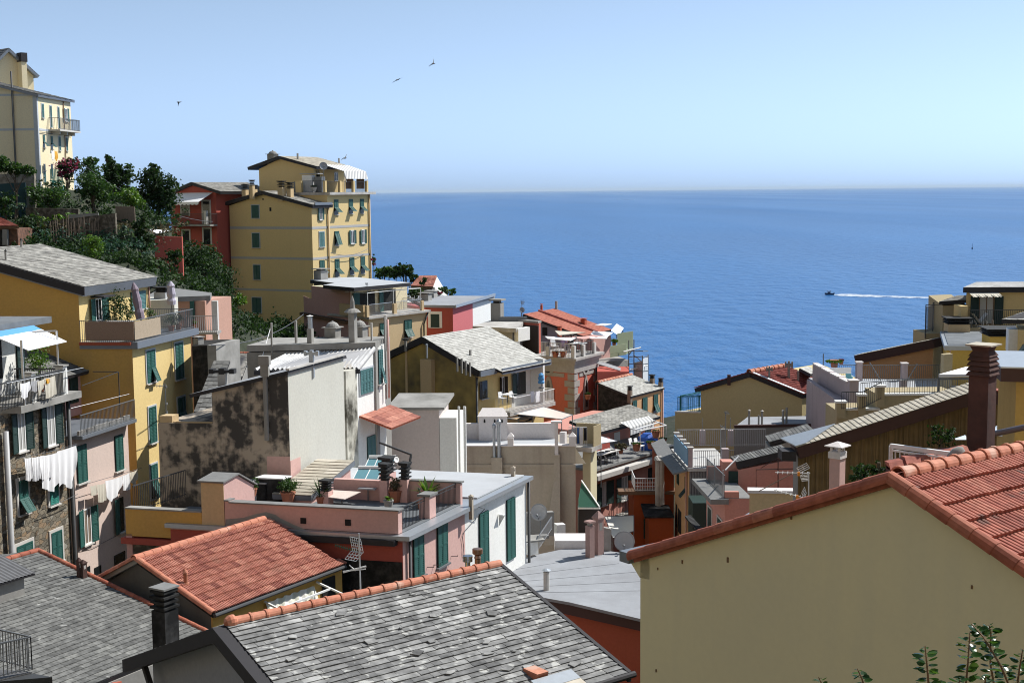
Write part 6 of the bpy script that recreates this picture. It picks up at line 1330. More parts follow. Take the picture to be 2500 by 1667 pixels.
# ---------------------------------------------------------------- yellow balcony house at the end of the white terrace
u,v = U(.55),V(.1); C = K(14,320,372,82); YB = root('balcony_house','slim yellow-green house with a laundry balcony at the end of the white terrace','house',wz(C,22))
p0 = K(14,120,300,83.5); p1 = K(14,345,300,84.5); zq = zof(p1,14,340,350)
s0 = wz(gx(C,V(.1),14,118),0); s1 = C
walls(YB,[wz(K(14,245,380,82),zq - .3),wz(C,zq - .3),wz(C + u*.9,zq - .3),wz(K(14,245,380,82) + u*.9,zq - .3)],22,'gable_yellow')
sl0 = wz(K(14,115,360,82),zq); sl1 = wz(K(14,352,345,81.5),zq); slab(YB,[sl0 - u*.3,sl1 - u*.3,sl1 + u*1.2,sl0 + u*1.2],.28,'concrete_light','balcony_slab')
mb = MB(); hz = zof(sl0 + u*1.0,14,130,205) - zq; mb.box(sl0 + u*1.0,(sl1 - sl0)*.97,u*.15,ZU*hz); mb.box(sl1 - (sl1 - sl0)*.05,(sl1 - sl0)*.04,u*1.0,ZU*hz); mb.build('screen_wall','olive_plaster',YB)
railing(YB,[sl0,sl0 + (sl1 - sl0)*.72],zof(sl0,14,120,270) - zq + .2,.12,.014,'white_paint')
mb = MB(); a_ = K(14,175,590,81); mb.prism([K(14,175,440,81.5),K(14,275,595,80.5),K(14,175,595,81)],Ve((0,.05,.0))); mb.build('awning','beige_cloth',YB)

# ---------------------------------------------------------------- orange-red house in the shade of the street
u,v = U(.0),V(.02); zb = 20; c0 = K(14,735,900,85); c1 = K(14,1118,900,85)
OR = root('orange_house','dark orange-red house in the shaded street with a white rail and two flue pipes','house',wz(c0,zb))
z1 = zof(c0,14,735,880); walls(OR,[wz(c0,z1),wz(K(14,960,900,85),z1),wz(K(14,960,900,85),z1) + u*4,wz(c0,z1) + u*4],zb,'orange_red')
x0 = K(14,1005,900,84.6); z2 = zof(x0,14,1010,585); walls(OR,[wz(x0,z2),wz(c1,z2),wz(c1,z2) + u*6,wz(x0,z2) + u*6],zb,'orange_red'); walls(OR,[wz(K(14,955,900,85.2),z1 - .1),wz(x0,z1 - .1),wz(x0,z1 - .1) + u*4,wz(K(14,955,900,85.2),z1 - .1) + u*4],zb,'orange_red')
slab(OR,[wz(x0,z2 + .12) - u*.2 - Ve((.1,0,0)),wz(c1,z2 + .42) - u*.2,wz(c1,z2 + .42) + u*6,wz(x0,z2 + .12) + u*6 - Ve((.1,0,0))],.1,'slate_stone','roof'); mb = MB(); s_ = wz(c0,z1); mb.box(s_ - Ve((1.0,.3,.02)),Ve((6.2,0,0)),Ve((0,1,0)),ZU*.22); mb.build('ledge','wood_brown',OR)
r0 = K(14,748,870,84.9); r1 = K(14,960,880,84.9); r0 = wz(r0,z1 + .2); r1 = wz(r1,z1 + .2); railing(OR,[r0 + u*2.5,r0,r1],zof(r0,14,748,735) - r0.z,.16,.012,'white_paint',mid=(.06,.35,.65))
mb = MB()
for x in (968,995): p_ = K(14,x,940,84.4); mb.tube([p_ - ZU*(.3 if x > 980 else .6),wz(p_,zof(p_,14,x,560)),wz(p_,zof(p_,14,x,555)) + Ve((-.1,.2,.05))],.2,10)
mb.build('flue','concrete_light',OR)
b0 = K(14,880,1100,82.5); b1 = K(14,1115,1100,82.5); zq = zof(b0,14,880,1105); walls(OR,[wz(b0,zq),wz(b1,zq),wz(b1,zq) + u*2.5,wz(b0,zq) + u*2.5],zb,'orange_red'); t_ = K(14,800,990,84.6)
mb = MB(); mb.prism([wz(b0,zq) - Ve((.3,.3,0)),wz(b1,zq) - Ve((0,.3,0)),K(14,1062,1000,84.9),t_],ZU*.12); mb.build('lean_to_roof','soot',OR)
mb = MB(); a = K(14,828,1120,84.95); mb.box(wz(a,zof(a,14,828,1310)),Ve((.75,0,0)),-u*.06,ZU*(a.z - zof(a,14,828,1310))); mb.build('shutter','shutter_dark',OR)
# cream canvas canopies over the street
def canopy(label,pts,name='street_canopy',mat='canvas',bars=True):
    o = root(name,label,'canopy',min(pts,key=lambda p: p.z)); n = 8; mb = MB()
    mb.grid([[lerp(lerp(pts[0],pts[1],i / n),lerp(pts[3],pts[2],i / n),j / n) - ZU*(.25*math.sin(i / n*math.pi)*math.sin(j / n*math.pi)) for i in range(n + 1)] for j in range(n + 1)]); mb.build('cloth',mat,o,recalc=False,smooth=True)
    mb = MB()
    for i in range(4): mb.tube([pts[i],pts[(i + 1) % 4]],.03)
    for i in (2,3): mb.tube([pts[i],pts[i] - ZU*3],.03)
    mb.build('frame','iron_grey',o); return o
canopy('cream canvas canopy stretched over the narrow street beside the orange house',[K(14,455,1100,86),K(14,735,1090,84),K(14,735,1240,80),K(14,535,1300,79)])
canopy('white shade sail over the dining terrace, above the slate ledge',[K(14,355,312,92),K(14,572,378,92.5),K(14,420,400,89),K(14,330,368,88.5)],'shade_sail','white_cloth')
canopy('greyish pink shade sail beside the balcony house, behind the white parapet',[K(13,1085,140,84),K(13,1420,60,92),K(13,1740,150,88),K(13,1620,200,83.5)],'shade_sail','sand_cloth')
canopy('small tan awning cloth under the greyish pink shade sail',[K(13,1005,190,85),K(13,1270,165,88),K(13,1290,180,87),K(13,1130,205,84.5)],'shade_sail','wood_sand')

# ---------------------------------------------------------------- grey flat roof between the two near roofs
zg = K(22,1500,370,55).z; pts = [Zp(22,1080,150,zg),Zp(22,1430,400,zg),Zp(22,1700,448,zg),Zp(22,2350,600,zg),Zp(22,2700,400,zg),Zp(22,2400,60,zg),Zp(22,1850,-5,zg),Zp(22,1660,-5,zg),Zp(22,1400,50,zg)]
GF = root('grey_roof_house','red house under a broad grey sheet-covered flat roof with one vent pipe','house',wz(pts[2],30))
mb = MB(); mb.prism(pts,-ZU*.12); mb.m[0] = mb.m[0]; [mb.prism([lerp(pts[1],pts[0],t) + Ve((.05,0,.004)),lerp(pts[4],pts[6],t) + Ve((0,0,.004)),lerp(pts[4],pts[6],t) + Ve((0,.07,.004)),lerp(pts[1],pts[0],t) + Ve((.05,.07,.004))],ZU*.008) for t in (.12,.3,.48,.66,.84)]; mb.build('roof','membrane_grey',GF)
a,b = Zp(22,1400,392,zg - .12),Zp(22,2350,600,zg - .12); d_ = (b - a).normalized(); pr_ = Ve((-d_.y,d_.x,0)); pr_ = pr_ if pr_.y > 0 else -pr_
mb = MB(); mb.box(a + pr_*.02,b - a,pr_*.2,-ZU*.5); mb.build('fascia_board','fascia_brown',GF)
mb = MB(); mb.box(wz(a + pr_*.5,30),b - a,pr_*6,ZU*(zg - .13 - 30)); mb.build('wall','brick_red',GF)
chim_px(GF,hplane(zg),22,1502,345,162,50,style='pipe',mat='concrete_light',cap='zinc')
dish('big grey satellite dish on the far edge of the grey flat roof',Zp(14,645,1440,zg),wz(Zp(14,645,1440,zg),zof(Zp(14,645,1440,zg),14,645,1335)),.48,Ve((-.15,-1,.2)))
# white stair rail down from the white wing
st0 = Zp(16,1770,1335,zg + .1); wp = Zp(16,2080,1275,zg + .1); hz = zof(wp,16,2080,1130) - wp.z
RLg = root('stair_terrace','white stair parapet with metal rails beside the white house wing','terrace',wp)
mb = MB(); mb.mi = 0; mb.box(wp,Ve((.45,.3,0)),Ve((-.15,.4,0)),ZU*hz); mb.mi = 1; mb.box(wp - Ve((.25,.1,0)) + ZU*hz,Ve((1.0,.4,0)),Ve((-.2,.8,0)),ZU*.08); mb.build('pier',['white_plaster','concrete'],RLg)
railing(RLg,[st0 - ZU*.3,wp + ZU*.1],hz*.85,.1,.01,'white_paint'); e_ = Zp(13,1560,1560,zg + .1); e_ = K(16,2340,1180,wp.y + 1.3); railing(RLg,[wp + Ve((.5,.4,.25)),wz(e_,wp.z + .9)],hz,.1,.01,'aluminium')
b_ = K(13,1200,1540,wp.y + 3); mb = MB(); mb.box(K(13,1240,1530,wp.y + 4.5),Ve((1.3,.3,0)),Ve((-.1,.3,0)),ZU*1.2); mb.box(K(13,1195,1560,wp.y + 2),Ve((1.2,.3,0)),Ve((-.1,.3,0)),ZU*.15); mb.build('low_wall','grey_render',RLg); p_ = K(13,1570,1568,wp.y + 5); mb = MB(); mb.box(p_ - ZU*.2,Ve((.42,.14,0)),Ve((-.14,.4,0)),ZU*1.0); mb.build('end_pier','white_plaster',RLg)
# little white slab and pink chimneys behind the grey roof
w0 = K(14,-20,1335,62); w1 = K(14,290,1335,62); WS = root('white_terrace','small white flat terrace beside the foot of the beige buttress','terrace',w0); mb = MB(); mb.box(w0 - ZU*.6,w1 - w0,Ve((0,1.4,0)),ZU*.62); mb.build('slab','parapet_white',WS)
PC = root('twin_chimneys','pair of dusky pink chimneys with grey caps behind the grey flat roof','chimney',K(14,350,1390,60.5)); p_ = K(14,315,1390,60.5); chim(PC,p_,zof(p_,14,315,1140) - p_.z,.3,'slab','dull_pink',U(1.2),'grey_render',name='stack'); p_ = K(14,395,1400,61); chim(PC,p_,zof(p_,14,395,1045) - p_.z,.36,'house','dull_pink',U(1.2),'grey_render',name='stack')
w0 = K(14,420,1440,61.5); w1 = K(14,520,1435,61.5); mb = MB(); zt = zof(w0,14,440,1200); mb.prism([w0,w1,wz(w1,zof(w1,14,520,1220)),wz(w0,zt)],Ve((0,.25,0))); wl = mb.build('garden_wall','concrete'); tag(wl,'stained grey wall panel between the pink chimneys and the satellite dish','wall')
# ================================================================ right-hand side of the valley
def solve_on(R0,d,c,x,y): return solve_eave(R0,d,c,x,y)
# ---------------------------------------------------------------- seaside yellow gable with the wine red roof
u,v = U(.99),V(.12); C = K(17,1592,680,96); zb = 22
SY = root('seaside_house','yellow house with blank gable and wine red tiled roof at the water','house',wz(C,zb))
CL = gx(C,v,17,428); AP = gx(C,v,17,1005); zA = zof(AP,17,1005,418); rid = wz(AP,zA) - u*.3; zl = zof(CL,17,425,588)
mb = MB(); mb.prism([wz(C,zb),C,wz(AP,zA - .25),wz(CL,zl),wz(CL,zb)],u*9); e2 = wz(gx(CL,v,17,132),0); zlow = zof(e2,17,135,880); mb.box(wz(CL,zb) + u*.01,e2 - wz(CL,0),u*6,ZU*(zlow - zb)); mb.build('wall','seaside_yellow',SY)
e0 = C - v*.25 - u*.3 + ZU*.05; rend = gx(rid,u,17,1405); LU_ = (rend - rid).length
rs = roofplane(SY,e0,e0 + u*LU_,rend,rid,kind='tile',mat='wine_roof',rows=14,cols=22,amp=.05,lift=.05,th=.3,fascia='fascia'); l0 = wz(CL + v*.3 - u*.3,zl - .05)
roofplane(SY,l0 + u*LU_,l0,rid,rend,kind='tile',mat='wine_roof',rows=14,cols=22,amp=.05,lift=.05,th=.3,fascia='fascia')
mb = MB(); ridgetiles(mb,rid + ZU*.05,rend + ZU*.05,.2,.6); mb.build('ridge_tiles','terra_ridge',rs,recalc=False)
mb = MB(); mb.prism([e0 + ZU*.08,rid + ZU*.08,rid + ZU*.08 + u*.25,e0 + ZU*.08 + u*.25],ZU*.05); mb.build('flashing','zinc',rs)
ps = plane3(rid,rend,e0)
for x,yb_,yt,w,s_ in ((1214,492,348,22,'twocowl'),(1437,490,286,28,'twocowl'),(1546,525,400,20,'post')): chim_px(rs,ps,17,x,yb_,yt,w,style=s_,mat='grey_render',u=v,cap='concrete')
FF = Fac(C,v); mb = MB(); a_,z_ = FF.sz(17,750,520); FF.box(mb,a_ - .12,a_ + .12,z_ - .25,z_ + .5,0,.3); mb.build('bracket','fascia_brown',SY)
mb = MB(); mb.box(wz(CL,zlow) - u*.05,e2 - wz(CL,0),u*.4,ZU*.1); mb.build('coping','white_plaster',SY)
mb = MB(); mb.box(wz(C,C.z - 5.5) + u*.4 - v*.012,u*1.0,-v*.03,ZU*4); mb.build('door','shutter_dark',SY)
f0 = wz(e2,zlow + .1) + u*.3; f1 = wz(CL,zlow + .1) + u*.3; hz = zof(f0,17,185,700) - zlow
fr = railing(SY,[f0 + u*4,f0,f1],1.0,.15,.012,'green_rail','railing'); mb = MB()
for p_ in (lerp(f0,f1,.12),lerp(f0,f1,.84)): mb.bar(p_,p_ + ZU*hz,.07); mb.bar(p_ + ZU*hz,p_ + ZU*hz + u*4,.05)
mb.bar(lerp(f0,f1,.12) + ZU*hz,lerp(f0,f1,1) + ZU*hz,.06); mb.build('frame','green_rail',fr)
bk = rend; mb = MB(); w0 = K(17,1560,372,99); w1 = K(17,1695,340,103); roofplane(SY,K(17,1690,440,97),K(17,1720,430,98),w1,w0,kind='slate',mat='slate_pale',rows=6,tw=.5,th=.2)

# ---------------------------------------------------------------- street house with the blue-railed flat terrace
u,v = U(-.045),V(0.0); C = K(19,292,690,79); zb = 16
BT = root('street_house','narrow peach and grey clad street house with a flat terrace behind blue rails','house',wz(C,zb))
zf = zof(C,19,300,655); E = gx(C,u,19,132); LE = (E - C).length; Rr = gx(C,-v,19,800)
walls(BT,[C,wz(Rr,C.z),wz(Rr,C.z) + u*LE,E],zb,'corr_grey_wall'); FL2 = Fac(C,u); mb = MB(); sg = 1 if FL2.d.dot(u) > 0 else -1; FL2.box(mb,*sorted((0,sg*LE)),zb,C.z - .02,.004,.03); mb.build('street_wall','peach_plaster',BT)
slab(BT,[wz(C,zf) + v*.1 - u*.1,wz(Rr,zf) - u*.1,wz(Rr,zf) + u*(LE + 1),wz(E,zf) + v*.1 + u*1],zf - C.z - .002,'terrace_floor','terrace_floor')
mb = MB()
for i in range(6): p_ = wz(C,C.z - .02) + u*(LE*i / 6) + v*.11; mb.prism([p_,p_ + u*(LE / 6*.97),p_ + u*(LE / 6*.97) + v*.85 - ZU*.22,p_ + v*.85 - ZU*.22],ZU*.1)
mb.build('eave_slabs','slate_stone',BT)
mb = MB(); pp = []
for i in range(5):
    p_ = wz(C,zf) + u*(.1 + (LE - .2)*i / 4); mb.cut(); mb.mi = 0; mb.box(p_ + v*.05,-v*.26,u*.26,ZU*1.15); mb.mi = 1; mb.box(p_ + v*.1 - u*.05 + ZU*1.15,-v*.36,u*.36,ZU*.08); pp.append(p_ - v*.1)
for x,y in ((443,405),(760,410)):
    p_ = Zp(19,x,y,zf); mb.cut(); mb.mi = 0; mb.box(p_ + v*.17,-v*.34,u*.3,ZU*(zof(p_,19,x,235) - zf)); bkY = p_
p_ = gx(wz(C,zf) + u*.1,-v,19,662); mb.cut(); mb.mi = 0; mb.box(p_,-v*.4,u*.4,ZU*1.1); mb.build('pillar',['mauve_plaster','concrete_light'],BT)
mb = MB(); mb.prism([pp[0] + ZU*.1 + u*.05 + v*.16,pp[-1] + ZU*.1 + v*.16,pp[-1] + ZU*1.12 + v*.16,pp[0] + ZU*1.12 + u*.05 + v*.16],v*.06); mb.build('blue_screen','rail_blue',BT)
back0 = Zp(19,145,405,zf); back1 = wz(bkY - v*2.2,zf); back0 = gx(wz(bkY,zf),v,19,150); railing(BT,[back0,back1],1.1,.12,.014,'dish_grey','railing')
railing(BT,[wz(C,zf) - v*.3 + u*.2,wz(Rr,zf) + u*.2],1.0,.115,.013,'iron_grey','railing')
for x0,y0,x1,y1,s in ((160,640,180,850,'closed'),(250,750,270,1020,'flip'),(142,1050,160,1340,'none'),(168,1100,205,1420,'none')):
    window(BT,FL2,19,x0,y0,x1,y1,s,green='shutter_dark',inner='dark_opening',sill=None,ang=40)
mb = MB(); dp = C + v*.12 + u*.4; mb.tube([dp,wz(dp,zb)],.06); mb.build('drainpipe','copper_pipe',BT)
mb = MB(); g0 = K(19,330,1050,76); mb.box(g0 - ZU*14,Ve((3.3,0,0)),Ve((0,2,0)),ZU*14); mb.build('annex_wall','shutter_dark',BT); mb = MB(); mb.prism([K(19,240,1215,72),K(19,390,1390,69),K(19,470,1385,69.5),K(19,300,1200,74)],ZU*.1); mb.build('lower_roof','soot',BT)
p_ = K(19,670,610,78.6); chim(BT,wz(gx(wz(C,zf) + u*.8,-v,19,665),zf + 1.1),1.1,.25,'post','grey_render',u)

# ---------------------------------------------------------------- grey block with the row of pipe chimneys
C = K(17,812,1045,88); GB = root('flat_roof_house','dark grey house with pale flat roof and five pipe chimneys, under the yellow gable','house',wz(C,20))
zr = C.z; R1 = K(17,1690,1000,88.5); pts = [C,wz(gx(C,Ve((1,.05,0)),17,1690),zr),Zp(17,1680,918,zr),Zp(17,965,930,zr)]
fl = slab(GB,pts,.22,'membrane_grey','roof'); walls(GB,[p - ZU*.22 for p in pts],20,'grey_render')
mb = MB(); mb.bar(pts[0] + ZU*.04,pts[1] + ZU*.04,.25,.16); mb.build('coping','fascia_brown',fl)
for x,yb_,yt,w in ((982,1020,842,24),(1092,1018,912,16),(1130,1018,850,24),(1371,1008,845,26),(1411,1004,822,18)): chim_px(fl,hplane(zr),17,x,yb_,yt,w,style='pipe' if w > 20 else 'post',mat='concrete',cap='concrete_light')
# ---------------------------------------------------------------- pink house with the two slate strips
u,v = U(-.058),V(.06); C = K(19,842,620,70); zb = 18
PK = root('pink_street_house','dusky pink house with small railed terrace and sloping slate roof, right of the street','house',wz(C,zb))
Rr = gx(C,-v,19,1520); e0 = wz(C + v*.1,zof(C,19,840,592)); t0 = gx(e0,-v,19,1405); t0 = wz(t0,zof(t0,19,1405,455)); e1 = gx(e0,u,19,752); d_ = e1 - e0
roofplane(PK,e1,e0,t0,t0 + d_,kind='slate',mat='slate_dark',rows=17,tw=1.4,rough=.05,jit=.1,th=.35,fascia='fascia')
LQ = d_.length*.93; walls(PK,[wz(C,e0.z - .4),wz(gx(C,-v,19,1500),t0.z - .45),wz(gx(C,-v,19,1500),t0.z - .45) + u*LQ,wz(C,e0.z - .4) + u*LQ],zb,'old_pink')
q0 = K(17,1215,1222,76); q1 = gx(q0,-v,17,1720); q1 = wz(q1,zof(q1,17,1700,1075)); q2 = K(17,1168,1150,80); dd = q2 - q0; 
roofplane(PK,q2,q0,q1,q1 + dd,kind='slate',mat='slate_dark',rows=12,tw=1.4,rough=.05,jit=.1,th=.2,fascia='fascia'); walls(PK,[q0 - ZU*.3,q1 - ZU*.3,q1 + dd - ZU*.3,q2 - ZU*.3],zb,'grey_render')
B1 = K(19,690,1150,66.5); B2 = gx(B1,-v,19,1000); Bl = gx(B1,u,19,482); LB_ = (Bl - B1).length; zt_ = zof(B1,19,690,1000); walls(PK,[wz(B1,zt_),wz(B2,zt_),wz(B2,zt_) + u*LB_,wz(Bl,zt_)],zb,'old_pink')
mb = MB(); w_ = wz(B1,zt_ + .0); hw = zof(B1,19,690,925) - zt_; mb.box(w_ + u*.02,wz(gx(B1,-v,19,850),zt_) - w_,u*.25,ZU*hw); mb.box(w_ + u*(LB_ - .3),-v*1.6,u*.25,ZU*(hw + .4)); mb.build('parapet','old_pink',PK)
slab(PK,[w_ + u*.02,wz(B2,zt_),wz(B2,zt_) + u*LB_,wz(Bl,zt_)],-.03,'slate_stone','terrace_floor'); mb = MB(); mb.box(w_ - u*.2 + v*.75 - ZU*.25,-v*.9,u*(LB_ + .4),ZU*.25); mb.build('eave','slate_stone',PK)
railing(PK,[w_ + u*.1,wz(Bl,zt_) + u*0],1.15,.14,.01,'iron_grey','terrace_railing'); mb = MB(); hp = zof(w_,19,672,680) - zt_; mb.bar(w_ + v*.1,w_ + v*.1 + ZU*hp,.05); mb.bar(w_ + u*3 - v*.1,w_ + u*3 - v*.1 + ZU*hp,.05); mb.bar(w_ + ZU*hp,wz(C,w_.z + hp),.05); mb.build('frame','dish_grey',PK)
FL3 = Fac(B1,u)
for x0,y0,x1,y1 in ((505,1085,545,1390),(612,1200,660,1400)): window(PK,FL3,19,x0,y0,x1,y1,'none',border='stone_trim',inner='shutter_dark',sill=None)
fu = Fac(C + v*.01,u); mb = MB(); a0,a1,z0,z1 = Fac(C,v).rect(19,800,690,842,905); mb.box(wz(C,z0) + v*.01,v*.5,u*.03,ZU*(z1 - z0)); mb.build('door','shutter_dark',PK); mb = MB(); mb.box(wz(C,zt_) + u*.3,v*.75,u*.8,ZU*(zof(C,19,800,600) - zt_)); mb.build('side_wall','old_pink',PK)
mb = MB(); f_ = Fac(C,v); l_ = [f_.at(19,x,y) + f_.n*.5 for x,y in ((1030,920),(1030,650),(1500,640))]; mb.tube(l_,.03,5); m1 = f_.at(19,1275,520) + f_.n*.5; mb.tube([m1,f_.at(19,1275,850) + f_.n*.5],.03,5); mb.tube([f_.at(19,1080,635) + f_.n*.5,m1],.02,5); mb.build('pergola_frame','fascia_brown',PK)
# tan block with pale coping in front
t0 = K(19,968,935,56); t1 = K(19,1500,975,54); TB = root('tan_block','tan rendered block with a pale coping in front of the dusky pink house','building',wz(t0,30)); zt_ = t0.z; t1 = gx(t0,Ve((1,-.12,0)),19,1490); mb = MB(); mb.prism([wz(t0,30),t0,t1,wz(t1,30)],Ve((.1,.45,0))); mb.build('wall','sand_plaster',TB); mb = MB(); mb.prism([t0 + ZU*.01 - Ve((.1,.1,0)),t1 + ZU*.01 + Ve((.1,-.1,0)),t1 + ZU*.01 + Ve((0,.5,0)),t0 + ZU*.01 + Ve((0,.5,0))],ZU*.12); mb.build('coping','parapet_white',TB)
s0 = K(19,835,1245,60); mb = MB(); mb.prism([s0,K(19,970,1165,62),K(19,970,1200,60),K(19,900,1245,58)],ZU*.06); mb.build('skylight','zinc',TB)

# ---------------------------------------------------------------- long gable clad in yellowed corrugated sheet under a brown verge
v = V(.16); u = U(.02); C = K(19,1515,540,48); zb = 34
CG = root('clad_house','house end clad in yellowed corrugated sheet under a long dark brown verge','house',wz(C,zb))
e0 = wz(gx(C,v,19,1465),0); e0 = wz(e0,zof(e0,19,1462,400)) - Ve((0,.45,0)); AP = gx(e0,-v,20,1440); AP = wz(AP,zof(AP,20,1440,530)); RT_ = gx(e0,-v,20,1765); RT_ = wz(RT_,zof(RT_,20,1765,580)); 
ln = u*1.5; 
r1_ = roofplane(CG,e0 + ln,e0,AP,AP + ln,kind='slate',mat='slate_beige',rows=36,tw=.32,rough=.04,th=.42,fascia='fascia_brown'); r2e = RT_ - v*3 - ZU*1.0
roofplane(CG,r2e,r2e + ln,AP + ln,AP,kind='tile',mat='terra_old',rows=8,cols=16,th=.4,fascia='fascia_brown')
mb = MB(); k = Ve((0,.5,0)); W0 = wz(C,zb); mb.prism([W0,wz(C,e0.z - .35),AP - ZU*.45 + k,r2e - ZU*.45 + k,wz(r2e,zb) + k],u*.9); mb.build('wall','grey_render',CG)
mb = MB(); n_ = Fac(C,v).n; A = wz(C,zb) + n_*.03; Bx = wz(r2e,zb) + k; ln2 = (wz(Bx,0) - wz(C,0)).length; N = 260; d_ = (wz(Bx,0) - wz(C,0)).normalized()
def topz(s): t = (wz(AP,0) - wz(C,0)).dot(d_); return lerp(e0.z - .38,AP.z - .46,s / t) if s < t else lerp(AP.z - .46,r2e.z - .46,(s - t) / (ln2 - t))
rows = [[],[]]
for i in range(N + 1): s = ln2*i / N; o_ = n_*(.035 + .022*math.sin(s*2*math.pi / .17)); rows[0].append(A + d_*s + o_); rows[1].append(wz(A + d_*s + o_,topz(s)))
random.seed(3); mb.grid(rows); mb.build('cladding','corr_yellow',CG,recalc=False)
mb = MB(); mb.prism([e0 + ZU*.03 + v*.02,lerp(e0,AP,.05) + ZU*.03,lerp(e0,AP,.26) + ln + ZU*.03,e0 + ln*1.0 + ZU*.03 + v*.3],ZU*.04); mb.build('flashing','zinc',r1_); mb = MB(); mb.box(e0 - ZU*.5 - v*.0,v*.5,Ve((0,.8,0)),ZU*.35); mb.build('gutter_end','fascia',CG)
# pink chimney with a pale cap in front of it
p_ = K(19,1950,1000,41); PN = root('pink_chimney','pink chimney with a pale pyramid cap in front of the yellow cladding','chimney',p_); cu = U(.9); cv = V(.9); sq = (cu,cv); zt = zof(p_,19,1950,540); z2 = zof(p_,19,1950,475); z3 = zof(p_,19,1950,410); z4 = zof(p_,19,1950,358)
mb = MB(); mb.lathe(p_ - ZU*3,[(.25,0),(.25,zt - p_.z + 3)],4,sq=sq); mb.build('shaft','house_pink',PN); mb = MB(); mb.lathe(wz(p_,zt),[(.295,0),(.295,z2 - zt),(.27,z2 - zt + .03)],4,sq=sq)
for s1_ in (-1,1):
    for s2_ in (-1,1): mb.box(wz(p_,z2) + cu*.13*s1_ + cv*.13*s2_ - cu*.035 - cv*.035,cu*.07,cv*.07,ZU*(z3 - z2))
mb.lathe(wz(p_,z3),[(.42,0),(.42,.03),(.05,z4 - z3)],4,sq=sq); mb.build('cap','parapet_white',PN)

# ---------------------------------------------------------------- mauve house with the stepped parapet and the white terrace
u,v = U(-.03),V(.02); C = K(17,1990,760,82); zb = 22
MH = root('mauve_house','mauve rendered house with a stepped parapet along its bright roof terrace','house',wz(C,zb))
E = gx(C,u,17,1685); LE = (E - C).length; zf = K(18,500,1440,83).z; zf_M = zf; zt1 = zof(C,17,1990,690); ze1 = zof(E,17,1688,520)
Rr = C + Ve((12,0,0)); walls(MH,[wz(C,zf - .05),wz(Rr,zf - .05),wz(Rr,zf - .05) + u*8,wz(E,zf - .05) + u*1],zb,'mauve_plaster')
mb = MB(); b0 = gx(wz(C,zf) - v*.5,-v,17,2135); be = gx(b0,u,17,1708); LP = (be - b0).length
for i in range(4):
    s = b0 + u*(.5 + (LP - .5)*i / 4); e = b0 + u*(.5 + (LP - .5)*(i + .86) / 4); h0,h1 = zof(s,17,(2130,2015,1905,1800)[i],(538,480,425,370)[i]) - zf,zof(e,17,(2040,1925,1825,1710)[i],(492,436,380,327)[i]) - zf
    mb.mi = 0; mb.prism([s - ZU*1.6,e - ZU*1.6,e + ZU*h1,s + ZU*h0],-v*.25); mb.mi = 1; mb.prism([s + ZU*(h0 + .002) + v*.06,e + ZU*(h1 + .002) + v*.06,e + ZU*(h1 + .09) + v*.06,s + ZU*(h0 + .09) + v*.06],-v*.4)
    g = b0 + u*(.5 + (LP - .5)*(i + .86) / 4); mb.mi = 0; mb.box(g + u*.005 - ZU*1.6,u*(LP*.03),-v*.3,ZU*(h1 + 1.7))
s = b0; hp = zof(s,17,2165,520) - zf; mb.mi = 0; mb.box(s - ZU*1.6,u*.48,-v*.55,ZU*(hp + 1.6)); mb.mi = 1; mb.box(s - u*.05 + v*.05 + ZU*hp,u*.58,-v*.65,ZU*.07); mb.build('parapet',['mauve_plaster','parapet_white'],MH)
mb = MB(); mb.prism([wz(C,zf - .05) + v*.01,wz(E,zf - .05) + v*.01 + u*.9,wz(E,ze1) + v*.01 + u*.9,wz(C,zf + .0) + v*.01],-v*.3); mb.build('upper_wall','mauve_plaster',MH)
slab(MH,[wz(b0,zf),wz(Rr,zf) + Ve((0,.3,0)),wz(Rr,zf) + u*8,wz(be,zf) + u*1],.04,'membrane_white','terrace_floor')
mb = MB(); bp = []
for x,yb_,yt in ((428,1262,1070),(910,1262,1082)): p_ = Zp(18,x,yb_,zf); h_ = zof(p_,18,x,yt) - zf; mb.cut(); mb.mi = 0; mb.box(p_ + v*.19,-v*.38,Ve((0,.38,0)),ZU*h_); mb.mi = 1; mb.box(p_ + v*.24 - Ve((0,.05,0)) + ZU*h_,-v*.48,Ve((0,.48,0)),ZU*.07); bp.append(p_ + Ve((0,.2,0)))
p_ = Zp(18,900,1430,zf); mb.cut(); mb.mi = 0; mb.box(p_ + v*.2,-v*.4,Ve((0,.38,0)),ZU*(zof(p_,18,900,1262) - zf)); mb.mi = 1; mb.box(p_ + v*.25 + ZU*(zof(p_,18,900,1262) - zf),-v*.5,Ve((0,.42,0)),ZU*.07); mb.build('pillar',['mauve_plaster','parapet_white'],MH); fp = p_
railing(MH,[gx(bp[0],v,18,150),bp[0],bp[1],gx(bp[1],-v,18,1330)],1.05,.13,.011,'iron_grey','railing'); railing(MH,[wz(b0 + Ve((.7,.1,0)),zf),fp,fp + Ve((4.5,0,0))],1.05,.13,.011,'iron_grey','railing')
